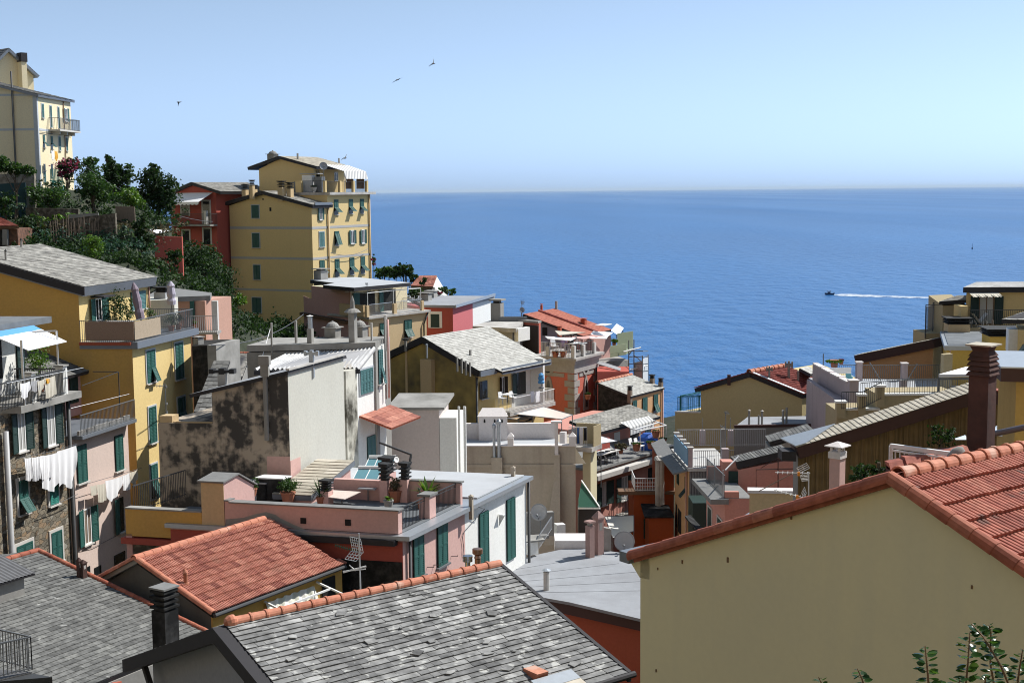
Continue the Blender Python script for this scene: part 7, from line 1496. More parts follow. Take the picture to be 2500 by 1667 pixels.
# nearer olive terrace wall
c0 = K(18,645,1420,70); OT = root('olive_terrace','olive terrace wall with white coping, small pillars and iron rails, below mauve terrace','wall',wz(c0,26)); zc = c0.z; c1 = gx(c0,Ve((1,0,0)),18,1500); l0 = K(18,230,1510,69); l1 = K(18,460,1430,69.6)
mb = MB(); mb.box(wz(c0,26),c1 - c0,Ve((0,3,0)),ZU*(zc - 26)); g = wz(gx(c0,Ve((-1,0,0)),17,1990),0); zl_ = zof(g,17,2080,855); mb.box(wz(g,26) - Ve((0,.02,0)),wz(c0,0) - g,Ve((0,2.5,0)),ZU*(zl_ - 26)); mb.build('wall','olive_plaster',OT)
mb = MB(); mb.box(c0 + ZU*.004 - Ve((.05,.06,0)),c1 - c0,Ve((0,.4,0)),ZU*.1); mb.box(wz(g,zl_ + .004) - Ve((0,.06,0)),wz(c0,0) - g,Ve((0,.35,0)),ZU*.1); mb.build('coping','white_plaster',OT)
mb = MB(); tp = []
for x,yb_,yt,w_ in ((235,1600,1497,95),(458,1568,1422,75),(655,1480,1330,80)): p_ = K(18,x,yb_,69.8); ww = w_ / 4.356 / FPX*70; h_ = zof(p_,18,x,yt) - p_.z; mb.cut(); mb.mi = 0; mb.box(p_ - Ve((ww / 2,0,.3)),Ve((ww,0,0)),Ve((0,.4,0)),ZU*(h_ + .3)); mb.mi = 1; mb.box(p_ + Ve((-ww / 2 - .06,-.06,h_)),Ve((ww + .12,0,0)),Ve((0,.5,0)),ZU*.1); tp.append(p_)
mb.build('pillar',['olive_plaster','white_plaster'],OT); railing(OT,[wz(tp[0],zl_ + .1),wz(tp[1],zl_ + .1),wz(tp[2],zl_ + .6)],.9,.12,.01,'iron'); railing(OT,[c0 + ZU*.1 + Ve((.4,.1,0)),c1 + ZU*.1 + Ve((0,.1,0))],.75,.13,.01,'iron_grey')
mb = MB(); a = K(18,1265,1400,70); mb.bar(a,wz(a,zof(a,18,1268,1235)),.09); mb.bar(wz(a,zof(a,18,1268,1238)),wz(a,zof(a,18,1268,1238)) + Ve((4,0,0)),.07); mb.build('awning_frame','iron_grey',OT); a = wz(a,zof(a,18,1268,1232)); b = K(18,1560,1140,73); mb = MB(); mb.prism([a + ZU*.05,a + ZU*.05 + Ve((1.8,0,0)),b + Ve((1.4,0,0)),b],ZU*.15); mb.build('folded_awning','white_cloth',OT)

# ---------------------------------------------------------------- peach house with brown verge
u,v = U(.75),V(.1); C = K(18,1212,885,97); zb = 26
PB = root('peach_house','peach house with a thick dark brown verge and pale roof above the railed terrace','house',wz(C,zb))
CL = gx(C,v,18,450); e0 = gx(C,v,18,388); e0 = wz(e0,zof(e0,18,388,990)) - u*.3; t0 = wz(C - v*.05,zof(C,18,1212,818)) - u*.3; 
tb = gx(t0,u,18,1292); d_ = tb - t0; roofplane(PB,e0 + d_,e0,t0,tb,kind='slate',mat='slate_beige',rows=24,tw=.5,th=.62,rough=.05,fascia='fascia_brown')
mb = MB(); mb.prism([wz(CL,zb),wz(CL,e0.z - .5),C,wz(C,zb)],u*(d_.length - .2)); mb.build('wall','peach_plaster',PB)
fr_ = Fac(C,u); mb = MB(); sg = 1 if fr_.d.dot(u) > 0 else -1; mb.prism([fr_.p(0,zb,.005),fr_.p(0,t0.z - .1,.005),fr_.p(sg*d_.length,t0.z - .1,.005),fr_.p(sg*d_.length,zb,.005)],fr_.n*.02); mb.build('side_wall','cream_plaster',PB)
# yellow house with the slate grey flat roof
z0 = K(18,1420,880,88).z; pts = [Zp(18,1332,888,z0),Zp(18,2010,890,z0),Zp(18,2010,735,z0),Zp(18,1285,733,z0)]; YF = root('yellow_house','bright yellow house with dark grey flat roof edged in pale metal, behind brown chimney','house',wz(pts[0],28))
mb = MB(); mb.mi = 0; mb.prism(pts,-ZU*.3); mb.build('roof','zinc',YF); ins = [lerp(lerp(pts[0],pts[2],.5),p,.9) for p in pts]; slab(YF,[p + ZU*.05 for p in ins],.04,'membrane_dark','roof_sheet'); walls(YF,[p - ZU*.31 + Ve((.25 if i in (0,3) else 0,.3 if i < 2 else 0,0)) for i,p in enumerate(pts)],28,'bright_yellow')
p_ = Zp(18,1838,840,z0 + .05); mb = MB(); mb.tube([p_,wz(p_,zof(p_,18,1838,618))],.07); mb.build('vent_pipe','wood_grey',YF)
p_ = Zp(18,1945,880,z0); chim(YF,p_,zof(p_,18,1945,700) - p_.z,2.1,'louvre','bright_yellow',U(.1)); p_ = Zp(18,1462,740,z0); chim(YF,p_,zof(p_,18,1462,590) - p_.z,1.5,'louvre','sand_plaster',U(.1))
mb = MB(); mb.tube([K(18,1395,940,87),K(18,1390,1000,87),K(18,1390,1250,87)],.06); mb.build('drainpipe','copper_pipe',YF); walls(YF,[K(18,1325,985,86),K(18,1420,975,86),K(18,1420,975,86) + Ve((0,.6,0)),K(18,1325,985,86) + Ve((0,.6,0))],28,'olive_plaster')
# ---------------------------------------------------------------- top right house with balcony and two chairs
u,v = U(.4),V(.03); C = K(18,1566,310,98); zb = 30
TR2 = root('balcony_house','yellow house with pale roof and railed balcony holding two white chairs, far right','house',wz(C,zb)); Rr = C + Ve((16,-.5,0)); walls(TR2,[C,Rr,Rr + u*7,C + u*7],zb,'yellow_plaster'); F_ = Fac(C,v)
e0 = wz(C - Ve((.35,.3,0)),zof(C,18,1560,268)); t_ = K(18,1700,215,103.5); t_ = wz(e0 + Ve((.5,5,0)),zof(e0 + Ve((.5,5,0)),18,1690,214)); roofplane(TR2,e0,e0 + Ve((16,-.5,0)),t_ + Ve((16,-.5,0)),t_ + Ve((2.2,0,0)),kind='slate',mat='slate_bright',rows=10,tw=.6,th=.36,rough=.05,fascia='fascia'); 
window(TR2,F_,18,1700,362,1852,660,'open',green='shutter_dark',sill=None,openw=.62,inner='curtain',frame='wood_brown')
mb = MB(); a0,z1 = F_.sz(18,1580,318); a1,_ = F_.sz(18,1895,318); 
rows = [[F_.p(lerp(a0,a1,i / 24),z1 - .1*k - (.12*abs(math.sin(i*1.3)) if k == 2 else 0),.1 + .5*k) for i in range(25)] for k in range(3)]; mb.grid(rows); mb.build('awning','beige_cloth',TR2,recalc=False)
zfl = F_.sz(18,1540,672)[1]; lft = F_.at(18,1500,672); dd = F_.n*1.8; mb = MB(); b0 = gx(wz(C,zfl) + dd,v,18,1505); mb.box(b0 - ZU*.45,Ve((18,-.5,0)),-dd,ZU*.45); mb.build('balcony_slab','olive_plaster',TR2)
br = railing(TR2,[b0 + Ve((.5,0,0)),b0 + Ve((17,-.5,0))],zof(b0,18,1550,512) - zfl,.13,.012,'iron','balcony_railing'); mb = MB(); mb.box(b0 - dd*.02,Ve((.5,0,0)),-dd*.98,ZU*1.55); mb.build('parapet','yellow_plaster',TR2)
BALC = (b0,zfl,dd)
w0 = K(18,1318,420,99); mb = MB(); walls(TR2,[w0 - ZU*.3,K(18,1566,410,99) - ZU*.3,K(18,1566,410,99) + Ve((0,3.5,.2)),w0 + Ve((0,3.5,.2))],zb,'olive_plaster','wing_wall'); roofplane(TR2,w0 + Ve((-.4,-.3,.02)),K(18,1566,405,98.8),K(18,1566,352,103),K(18,1480,352,103),kind='slate',mat='slate_far',rows=8,tw=.5,th=.2)
f0 = K(18,1128,750,99); z_ = f0.z; f1 = K(18,1320,640,104); fr = railing(TR2,[wz(f0,z_ + .0),wz(K(18,1250,700,102),z_)],1.9,.2,.014,'iron_grey','side_railing'); mb = MB()
for x,yt,Y in ((1128,455,99),(1205,430,101),(1283,403,103)): p_ = K(18,x,740,Y); mb.bar(p_ - ZU*.5,wz(p_,zof(p_,18,x,yt)),.06); mb.bar(wz(p_,zof(p_,18,x,yt)),wz(p_,zof(p_,18,x,yt)) + Ve((2.6,.5,0)),.05)
mb.build('pergola_frame','iron',fr); mb = MB(); mb.box(K(18,1128,760,99.2) - ZU*1.5,Ve((6,0,0)),Ve((0,3,0)),ZU*1.5); mb.build('terrace_base','olive_plaster',TR2)
# house edge at the far right: slate roof, box, green awning
e0 = K(18,1940,612,74); e1 = gx(e0,Ve((1,-.45,0)),18,2400); RE = root('edge_house','yellow house corner with a grey slate roof and dark green awning at the right edge','house',wz(e0,34)); t0 = wz(gx(e0 + Ve((1.6,3,0)),Ve((1,-.45,0)),18,2178),0); t0 = wz(t0,zof(t0,18,2178,545)); d_ = e1 - e0
roofplane(RE,e0,e1,t0 + d_*.8 + Ve((0,0,.8)),t0 - d_*.1,kind='slate',mat='slate_pale',rows=9,tw=.7,th=.2); w0 = K(18,2118,720,73.5); walls(RE,[w0,w0 + Ve((6,-2.7,0)),w0 + Ve((8,2,0)),w0 + Ve((1,3,0))],34,'yellow_plaster')
mb = MB(); b_ = K(18,2008,955,74); wd = 105 / 4.356 / FPX*74; mb.box(b_,Ve((wd,0,0)),Ve((.3,1.2,0)),ZU*(zof(b_,18,2010,715) - b_.z)); mb.build('boiler_box','white_paint',RE); mb = MB(); mb.prism([K(18,2165,880,73),K(18,2240,870,71),K(18,2240,1000,70),K(18,2088,1005,71.5)],ZU*.05); mb.build('awning','shutter_dark',RE); mb = MB(); mb.box(K(18,1860,1000,78) - ZU*3,Ve((5,0,0)),Ve((0,2,0)),ZU*3); mb.build('low_wall','olive_plaster',RE)
# brown framed flat roof at right edge, close
p0 = K(20,1622,460,33); p1 = K(20,1622,325,33); BR = root('flat_canopy','flat roof with a deep brown fascia over an ochre boarded wall at the right edge','building',wz(p0,40)); h_ = p1.z - p0.z
mb = MB(); mb.mi = 0; mb.box(p0,Ve((5,-1.2,0)),Ve((.7,3.2,0)),ZU*h_); mb.mi = 1; mb.box(p0 + ZU*(h_ + .002) - Ve((.02,.05,0)),Ve((5,-1.2,0)),Ve((.7,3.4,0)),ZU*.04); mb.build('roof',['fascia_brown','zinc'],BR); wq = K(20,1772,700,33.4); mb = MB(); mb.box(wz(wq,40),Ve((4,-1,0)),Ve((.5,2.6,0)),ZU*(p0.z - .01 - 40)); mb.build('wall','ochre_board',BR)
# glazed lean-to and brown pipe between
GL_ = root('glass_lean_to','pale glazed lean-to roof with a thick brown pipe across it, right of the brown chimney','lean-to',K(20,1600,1000,34)); mb = MB(); mb.prism([K(20,1550,1000,36),K(20,1765,1030,34),K(20,1768,845,37),K(20,1550,935,38)],ZU*.05); mb.build('glazing','pale_glass',GL_); mb = MB(); mb.tube([K(20,1480,1000,33),K(20,1900,912,31)],.075,10); mb.build('pipe','brown_pipe',GL_); mb = MB(); mb.prism([K(20,1170,1045,38),K(20,1275,1045,38),K(20,1275,1010,39)],Ve((0,.1,.02))); mb.build('glass_edge','pale_glass',GL_)
# low tiled wall, white rail and stone in front of the cladding
w0 = K(20,505,1345,27); w1 = K(20,1300,1180,27.5); TWl = root('garden_wall','low dark wall with tile coping behind the near ridge','wall',w0); mb = MB(); mb.prism([w0 - ZU*1.5,w1 - ZU*1.5,wz(w1,zof(w1,20,1300,1190)),wz(w0,zof(w0,20,510,1330))],Ve((0,.3,0))); mb.build('wall','chimney_brown',TWl); mb = MB()
for i in range(5): a,b = lerp(w0,w1,i / 5),lerp(w0,w1,(i + 1.02) / 5); a = a + ZU*(.0 + .05*(i % 2)); mb.prism([a - Ve((0,.08,0)),b - Ve((0,.08,0)),b + Ve((0,.1,.12)),a + Ve((0,.1,.12))],Ve((0,.3,-.02)))
mb.build('tile_coping','terra_old',TWl)
r0 = K(20,512,1330,28.2); r1 = K(20,1040,1260,27.0); WR = root('white_railing','white painted steel railing in front of the yellow cladding','railing',r0); h_ = zof(r0,20,512,1105) - r0.z; r1 = wz(gx(r0,(wz(r1,0) - wz(r0,0)).normalized(),20,1130),0); r1 = wz(r1,zof(r1,20,1130,1190) - h_); mb = MB(); mb.bar(r0,r0 + ZU*h_,.07); mb.bar(r0 + ZU*h_,r1 + ZU*h_,.07,.09); mb.bar(r0 + ZU*h_*.8,r1 + ZU*h_*.8,.04)
for i in range(1,13): a = lerp(r0,r1,i / 13); mb.bar(a,a + ZU*h_*.8,.022)
mb.build('frame','white_paint',WR,recalc=False)
sp = K(20,1130,1170,26.6); mb = MB(); mb.lathe(sp - ZU*.25,[(.06,-.2),(.14,0),(.17,.12),(.15,.28),(.08,.38),(.01,.42)],9,Ve((.5,-.2,1))); st = mb.build('rounded_stone','concrete',None,smooth=True); tag(st,'rounded grey stone set at the end of the white railing','stone')
# ================================================================ terrain, sea
CTRL = [K(2,150,500,119),K(2,600,650,117),K(2,1000,700,114),K(2,700,930,107),K(2,1000,960,106),K(2,700,1220,97),K(2,1350,1400,92),K(2,1850,1450,100),K(2,2150,1600,104),K(2,1600,900,115),
        K(2,2000,850,124),K(2,1900,730,132),K(2,0,1000,108),K(1,430,1580,123),K(2,900,400,121),K(2,1500,560,127),K(2,2200,560,133),K(3,400,1330,134),*[K(0,600,835,Y) for Y in (108,116,124,132,140)],*[K(0,558,825,Y) for Y in (108,116,124,132)],*[K(0,515,790,Y) for Y in (106,113,120)],K(0,505,720,131),K(0,555,800,128),K(0,600,810,128),K(0,540,770,120),K(0,560,810,141),K(0,545,780,134),K(9,400,680,138),K(9,800,680,138),K(9,150,790,122),K(9,600,680,126)] + \
       [Ve(p) for p in ((6,40,28),(7,60,24),(8,80,20),(8,100,12),(8,115,3),(8,128,-4),(-15,55,27),(-10,62,25),(-5,75,23),(-8,100,26),(-5,115,24),(0,122,14),(3,140,-4),(-12,152,22),(-15,168,8),(-18,185,-5),(-28,70,33),(-25,85,36),
                        (25,60,28),(30,80,26),(25,100,16),(30,118,2),(45,100,24),(60,100,26),(65,135,-4),(35,128,-4),(0,10,40),(10,12,40),(-20,30,34),(20,30,36),(0,-15,50),(-60,150,58),(-60,190,25),(-95,140,72),(-45,165,32),(-40,205,-5),(-80,90,62),(-60,60,45),(-70,115,66),(60,60,34),(70,20,44),(-95,210,10),(-110,60,66))]
def ground(x,y):
    sw = sz_ = 0.0
    for p in CTRL:
        d2 = (p.x - x) ** 2 + (p.y - y) ** 2 + 0.5; w = d2 ** -1.9; sw += w; sz_ += w*p.z
    return sz_ / sw
mb = MB(); NX,NY = 72,76
rows = []
for j in range(NY + 1):
    y = -16 + j*228 / NY; rows.append([Ve((x,y,ground(x,y) + R(-.25,.25))) for x in [-115 + i*200 / NX for i in range(NX + 1)]])
mb.grid(rows); struct(mb.build('hillside','hillside',org=Ve((0,0,0)),recalc=False,smooth=True))
mb = MB(); ys = [103,160,260,420,700,1200,2500,6000,15000,60000,120000]
mb.grid([[Ve((x*(y*.9 + 120),y,0)) for x in (-1,-.5,0,.5,1)] for y in ys]); struct(mb.build('sea','sea_water',org=Ve((0,0,0)),recalc=False))
# wake behind the boat
b0 = Zp(0,2036,720,.1); pts = [(2036,718.5,720.5),(2050,717.5,723),(2080,717.5,723.5),(2110,719,724.5),(2160,721.5,726),(2220,723.5,727.5),(2290,725.5,729),(2330,727,729.5)]
mb = MB(); mb.grid([[Zp(0,x,a,.12) for x,a,b in pts],[Zp(0,x,(a + b) / 2,.25) for x,a,b in pts],[Zp(0,x,b,.12) for x,a,b in pts]]); struct(mb.build('wake','foam',recalc=False),'stuff')

# ================================================================ plants
def leaves(mb,cen,rad,clumps,per,size,spread=.33,up=.25,shell=.45):
    for _ in range(clumps):
        while True:
            d = Ve((R(-1,1),R(-1,1),R(-1,1)))
            if .05 < d.length < 1: break
        d = d.normalized()*(R(0,1) ** shell); c = cen + Ve((d.x*rad.x,d.y*rad.y,d.z*rad.z)); cv = R(-.25,.25); rs = spread*R(.6,1.4)*min(rad.x,rad.z)
        for _ in range(per):
            p = c + Ve((random.gauss(0,rs*.6),random.gauss(0,rs*.6),random.gauss(0,rs*.45)))
            n = Ve((R(-1,1),R(-1,1),R(-1,1) + up)).normalized(); a = n.orthogonal().normalized(); th = R(0,6.28); a = Matrix.Rotation(th,3,n) @ a; b = n.cross(a); s = size*R(.6,1.35)
            mb.va = min(1,max(0,.45 + cv + R(-.22,.22)))
            mb.poly([p - a*s*.5,p + b*s*.32 + n*s*.08,p + a*s*.5,p - b*s*.32 + n*s*.08])
    mb.va = None
def rectc(c,x0,y0,x1,y1,Y):
    p = K(c,(x0 + x1) / 2,(y0 + y1) / 2,Y); k = Y / FPX / CR[c][2] / 2; return p,abs(x1 - x0)*k,abs(y1 - y0)*k
def tree(name,label,cat,c,blobs,Y,mat,size=.26,dens=1.0,trunk=.12,group=None,fmat=None,per=14,base=None):
    cs = [rectc(c,*b,Y) for b in blobs]; cen = sum((x[0] for x in cs),Ve()) / len(cs); g = ground(cen.x,cen.y); low = min(x[0].z - x[2] for x in cs); g = min(g,low + .2) if base is None else base
    o = root(name,label,cat,Ve((cen.x,cen.y,g)),group)
    mb = MB(); top = cen + ZU*.2; mb.tube([Ve((cen.x,cen.y,g - .3)),lerp(Ve((cen.x,cen.y,g)),top,.5) + Ve((R(-.2,.2),R(-.2,.2),0)),top],trunk,7,trunk*.45)
    for x in cs:
        for _ in range(3): mb.tube([lerp(Ve((cen.x,cen.y,g)),top,R(.4,.8)),x[0] + Ve((R(-.5,.5)*x[1],R(-.5,.5)*x[1],R(-.2,.5)*x[2]))],trunk*.4,5,trunk*.12)
    mb.build('trunk','bark',o)
    mb = MB()
    for p,rx,rz in cs:
        n = max(10,int(dens*34*(rx*rz) ** .72*(.26 / size))); leaves(mb,p,Ve((rx*.92,(rx + rz)*.5,rz*.92)),n,per,size)
    mb.build('crown',mat,o,recalc=False)
    if fmat:
        mb = MB()
        for p,rx,rz in cs: leaves(mb,p - Ve((0,.2,0)),Ve((rx,(rx + rz)*.52,rz)),max(8,int(26*(rx*rz) ** .7)),11,size*.9,shell=.2)
        mb.build('blossom',fmat,o,recalc=False)
    return o
random.seed(21)
tree('bougainvillea','magenta bougainvillea in bloom at the corner of the tall pale house','shrub',1,[(600,1290,790,1470),(700,1265,880,1440),(640,1400,820,1520)],117,'leaf_dark',.24,1.2,fmat='flower_magenta')
tree('evergreen_tree','big dark evergreen tree against the sky, next to the red house','tree',2,[(1760,120,2120,480),(1900,230,2300,560),(1720,350,2100,700),(1910,70,1990,200),(1900,400,2250,760)],131,'leaf_dark',.34,1.5,.25)
tree('evergreen_tree','dark pointed evergreen tree standing between the bougainvillea and the big tree','tree',2,[(1330,20,1560,330),(1450,110,1740,420),(1260,180,1500,450),(1340,-20,1420,100),(1300,330,1720,640)],128,'leaf_dark',.34,1.5,.22)
tree('broadleaf_tree','mid green leafy tree just right of the magenta bougainvillea','tree',2,[(1010,20,1300,260),(1100,0,1260,120),(980,160,1320,420)],124,'leaf_mid',.28,1.3,.15)
tree('broadleaf_tree','large feathery green tree in the middle of the hillside garden','tree',2,[(980,190,1340,480),(1150,300,1480,620),(960,330,1240,560)],115,'leaf_mid',.24,1.7,.2)
tree('broadleaf_tree','bright leafy tree under the overhead wire, above the plank fence','tree',2,[(1500,380,1760,640),(1620,440,1840,690)],118,'leaf_bright',.28,1.2,.14)
tree('garden_shrub','round green shrub below the teal garden fence','shrub',2,[(330,370,620,640),(560,350,880,640),(480,480,720,760)],112,'leaf_mid',.24,1.2)
tree('garden_shrub','leafy shrub at the left edge below the green screen','shrub',2,[(-60,450,210,640),(-40,600,190,800)],110,'leaf_mid',.24,1.1)
tree('garden_shrub','grey green shrub with silvery leaves among the garden terraces','shrub',2,[(120,570,310,700)],109.5,'leaf_grey',.22,1.1)
tree('vine','green vine covering the top of the stone garden wall at the left edge','vine',2,[(-60,0,140,230),(90,90,300,250),(260,120,450,260)],111,'leaf_mid',.22,3.0)
tree('garden_shrub','dark round bush beside the brick hut','shrub',2,[(210,720,560,1000),(260,850,610,1130)],103,'leaf_dark',.25,1.5)
tree('conifer','rounded yellow green conifer behind the pale slate roof','tree',2,[(1060,1000,1330,1200),(1040,1090,1360,1340)],92,'leaf_bright',.15,1.5)
tree('garden_shrub','silver leaved shrub left of the dark palm','shrub',2,[(1480,890,1700,1080),(1370,1020,1640,1200)],100,'leaf_grey',.24,1.2)
tree('dark_shrub','tall dark shrub in front of the white tarpaulin','shrub',2,[(1680,820,1900,1020),(1640,960,1990,1230),(1780,740,1890,880)],101,'leaf_dark',.28,1.5)
tree('hedge','pale flowering hedge left of the red house','hedge',2,[(1880,830,2020,930),(1990,830,2150,950)],121,'leaf_grey',.22,1.4)
tree('garden_shrub','bush in deep shade at the foot of the red house','shrub',3,[(290,970,480,1200),(420,1000,660,1260)],129,'leaf_dark',.28,1.3)
tree('garden_shrub','dark bush above the small red wall on the slope','shrub',2,[(1800,1280,2000,1480),(2080,1180,2330,1400)],100,'leaf_dark',.26,1.0)
tree('fig_tree','bright yellow green tree at the foot of the tall yellow house','tree',9,[(60,270,250,420),(230,210,400,360),(70,380,300,560)],112,'leaf_bright',.27,1.0,.12)
tree('dark_shrub','dark bush below the blank wall of the tall yellow house','shrub',9,[(500,490,770,640)],118,'leaf_dark',.27,1.3)
tree('garden_shrub','small bright shrub behind the row of roof chimneys, left side','shrub',9,[(215,655,335,770)],95,'leaf_bright',.2,1.1)
tree('garden_shrub','low green bush beside the pale slate shed roof','shrub',9,[(40,720,180,800)],95,'leaf_dark',.2,1.1)
tree('broadleaf_tree','light green tree at the seaward corner of the tall yellow house','tree',10,[(880,50,1040,180),(960,30,1120,160)],146,'leaf_mid',.34,1.3,.15)
tree('evergreen_tree','dark green tree above the faded tiled cottage','tree',10,[(1060,25,1240,180),(1150,20,1300,170),(1230,110,1350,215)],143,'leaf_dark',.34,1.5,.2)
tree('evergreen_tree','small dark tree in front of the tiled cottage roof','tree',10,[(1360,150,1440,235)],137,'leaf_dark',.28,1.5,.1)
tree('garden_shrub','green shrub overhanging the sea beside the tiled cottage','shrub',10,[(1555,230,1660,340),(1620,270,1740,345)],136,'leaf_mid',.3,1.2)
tree('bougainvillea','purple bougainvillea between the red flat roofed house and the sea shrub','shrub',10,[(1505,300,1600,345)],133,'leaf_mid',.22,.8,fmat='flower_magenta')
tree('climbing_plant','flowering climber on the seaward edge of the tall yellow house','climber',3,[(2235,1090,2275,1230)],152,'leaf_mid',.26,1.0,fmat='flower_magenta',trunk=.05)
tree('garden_shrub','thicket behind the terrace railing under the white flat roof','shrub',10,[(1240,260,1400,380)],128,'leaf_dark',.28,1.4)
tree('garden_shrub','leafy bush in front of the yellowed cladding, beside the pink chimney','shrub',19,[(2100,620,2330,940)],39,'leaf_dark',.12,1.2)
tree('garden_shrub','dark hedge bush behind the white railing','shrub',20,[(140,1280,330,1500),(230,1260,500,1420),(520,1270,640,1340)],37,'leaf_dark',.1,1.2)
tree('climbing_plant','dark ivy hanging on the yellowed cladding behind the white railing','climber',20,[(880,850,1180,1140)],46,'leaf_dark',.13,1.0)
# garden terraces: stone walls, fences, hut
def wallseg(label,name,a,b,h,mat,th=.4,cat='wall'):
    mb = MB(); d = Ve((0,th,0)); mb.prism([a - ZU*2,b - ZU*2,b + ZU*h,a + ZU*h],d); return tag(mb.build(name,mat),label,cat)
wallseg('dry stone terrace wall with bean poles, in the middle of the garden','terrace_wall',K(2,580,1110,104),K(2,1480,1010,101),1.6,'garden_wall')
wallseg('low stone wall under the garden shrubs on the slope','terrace_wall',K(2,330,760,111),K(2,1000,780,109),.6,'garden_wall')
wallseg('old stone garden wall at the left edge under the vine','garden_wall',K(2,-60,400,112.5),K(2,440,370,113.5),1.0,'garden_wall_light')
wallseg('dark green garden screen at the left edge','garden_screen',K(2,-60,490,111),K(2,330,470,112),.8,'navy_green',.05,'fence')
wallseg('weathered plank fence at the end of the garden','plank_fence',K(2,1480,860,114),K(2,1725,870,113),1.4,'wood_grey',.1,'fence')
wallseg('small red rendered wall at the foot of the garden','garden_wall',K(2,1990,1600,103),K(2,2340,1600,104),3.4,'deep_red',.3)
wallseg('grey board raised bed edge on the garden terrace','raised_bed',K(2,880,900,106),K(2,1260,880,106),.9,'concrete',.1,'garden bed')
mb = MB(); a,b = K(2,650,340,121),K(2,800,335,121)
tf = root('teal_fence','teal picket fence beside the bougainvillea','fence',a); h_ = zof(a,2,650,318) - a.z + 1.2; railing(tf,[a - ZU*.8,b - ZU*.8],h_ + .6,.12,.03,'teal_paint')
mb = MB(); leaves(mb,K(2,850,950,105.5),Ve((6,.8,.35)),60,12,.25); leaves(mb,K(2,850,800,107),Ve((4,1,.4)),60,12,.25); struct(mb.build('vegetable_beds','leaf_bright',recalc=False),'stuff')
mb = MB(); leaves(mb,K(2,800,1110,101),Ve((7,.8,1.2)),150,12,.22); leaves(mb,K(2,1500,1180,97),Ve((3,.8,.8)),60,12,.22); struct(mb.build('garden_plants','leaf_teal',recalc=False),'stuff')
mb = MB(); leaves(mb,K(2,1000,900,105),Ve((9,1.0,.3)),90,12,.3); leaves(mb,K(2,1000,1010,103),Ve((8,.8,1.0)),200,12,.22); struct(mb.build('dry_grass','dry_grass',recalc=False),'stuff')
mb = MB()
for i in range(1500):
    y = R(92,139); x = R(-.30,-.145)*y if i % 2 else R(-.37,-.2)*y; g = ground(x,y); mb.va = None
    leaves(mb,Ve((x,y,g + .35)),Ve((1.1,1.1,.75)),3,8,.27)
struct(mb.build('undergrowth','leaf_dark',recalc=False),'stuff')
for i in range(16):
    pass
mb = MB(); BP = root('bean_poles','rows of thin wooden bean poles along the garden terrace','garden poles',K(2,700,1160,100))
for i in range(26): p = K(2,640 + i*25,1120 + R(-40,40),101.5); mb.bar(p - ZU*.5,p + ZU*R(1.4,2.2) + Ve((R(-.2,.2),0,0)),.04)
for k in range(2): mb.bar(K(2,640,1060 - 100*k,101),K(2,1250,1050 - 100*k,101),.05)
mb.build('pole','wood_grey',BP,recalc=False)
hb = K(2,100,1130,99); HU = root('brick_hut','small brick hut with a rusty tiled roof at the left edge of the garden','hut',hb); f = K(2,232,1130,98); walls(HU,[wz(K(2,-80,1000,98),zof(f,2,230,935)),wz(f,zof(f,2,230,935)),wz(f,zof(f,2,230,935)) + Ve((-.5,5,0)),wz(K(2,-80,1000,98),zof(f,2,230,935)) + Ve((0,5,0))],48,'brick_hut')
e = K(2,240,905,97.6); roofplane(HU,wz(K(2,-80,940,97.6),e.z),e,K(2,0,795,102),K(2,-100,760,102),kind='tile',mat='terra_old',rows=8,cols=14,amp=.05,th=.15,fascia='wood_brown'); mb = MB(); mb.box(K(2,-30,1130,97.9) - ZU*.2,Ve((.5,0,0)),Ve((0,-.1,0)),ZU*1.2); mb.build('door_opening','dark_opening',HU); mb = MB(); mb.bar(K(2,72,1140,97.8),K(2,72,940,97.8),.35); mb.build('post','grey_render',HU)
mb = MB(); mb.prism([K(2,1905,940,112),K(2,2150,965,112),K(2,2000,995,109),K(2,1900,960,110)],ZU*.04); tag(mb.build('tarpaulin','white_cloth'),'pale tarpaulin shelter cloth left of the red house','tarpaulin')
for x,Y in ((1700,118),(1955,124),(1905,124)): pass
# slate shed roofs and grey chimney shaft between the ochre house and the weathered house
Sg = root('slate_shed','low pale slate roof shed behind the twin cowl chimney','shed',K(9,230,1050,88)); a,b = K(9,-20,1075,80),K(9,360,1020,84); c_,d_ = K(9,440,795,92),K(9,40,785,92)
roofplane(Sg,a,b,c_,d_,mat='slate_far',rows=22,tw=.4,th=.15); walls(Sg,[a - ZU*.2,b - ZU*.2,c_ - ZU*.2,d_ - ZU*.2],30,'grey_render'); mb = MB(); ridgetiles(mb,d_,c_,.12,.45); mb.build('ridge_tiles','terra_verge',Sg,recalc=False)
SH2 = root('stone_shaft','dark rubble stone shaft with pale corner beside the ochre house','building',K(8,640,400,74)); a,b = K(8,575,220,74),K(8,700,215,74); walls(SH2,[a,b,b + Ve((.8,3,0)),a + Ve((0,3,0))],26,'dark_stone'); walls(SH2,[b + Ve((.01,0,0)),b + Ve((.5,0,0)),b + Ve((1.2,3,0)),b + Ve((.81,3,0))],26,'concrete'); chim(SH2,K(8,632,215,74.8),.5,.4,'slab','concrete')
SH3 = root('grey_shed','small grey slate lean-to roof beside the little rail','shed',K(8,650,760,70)); a,b = K(8,590,770,68),K(8,735,770,68); roofplane(SH3,a,b,b + Ve((0,5,2)),a + Ve((0,5,2)),mat='slate_dark',rows=12,tw=.4); walls(SH3,[a - ZU*.1,b - ZU*.1,b + Ve((0,5,1.9)),a + Ve((0,5,1.9))],26,'grey_render')
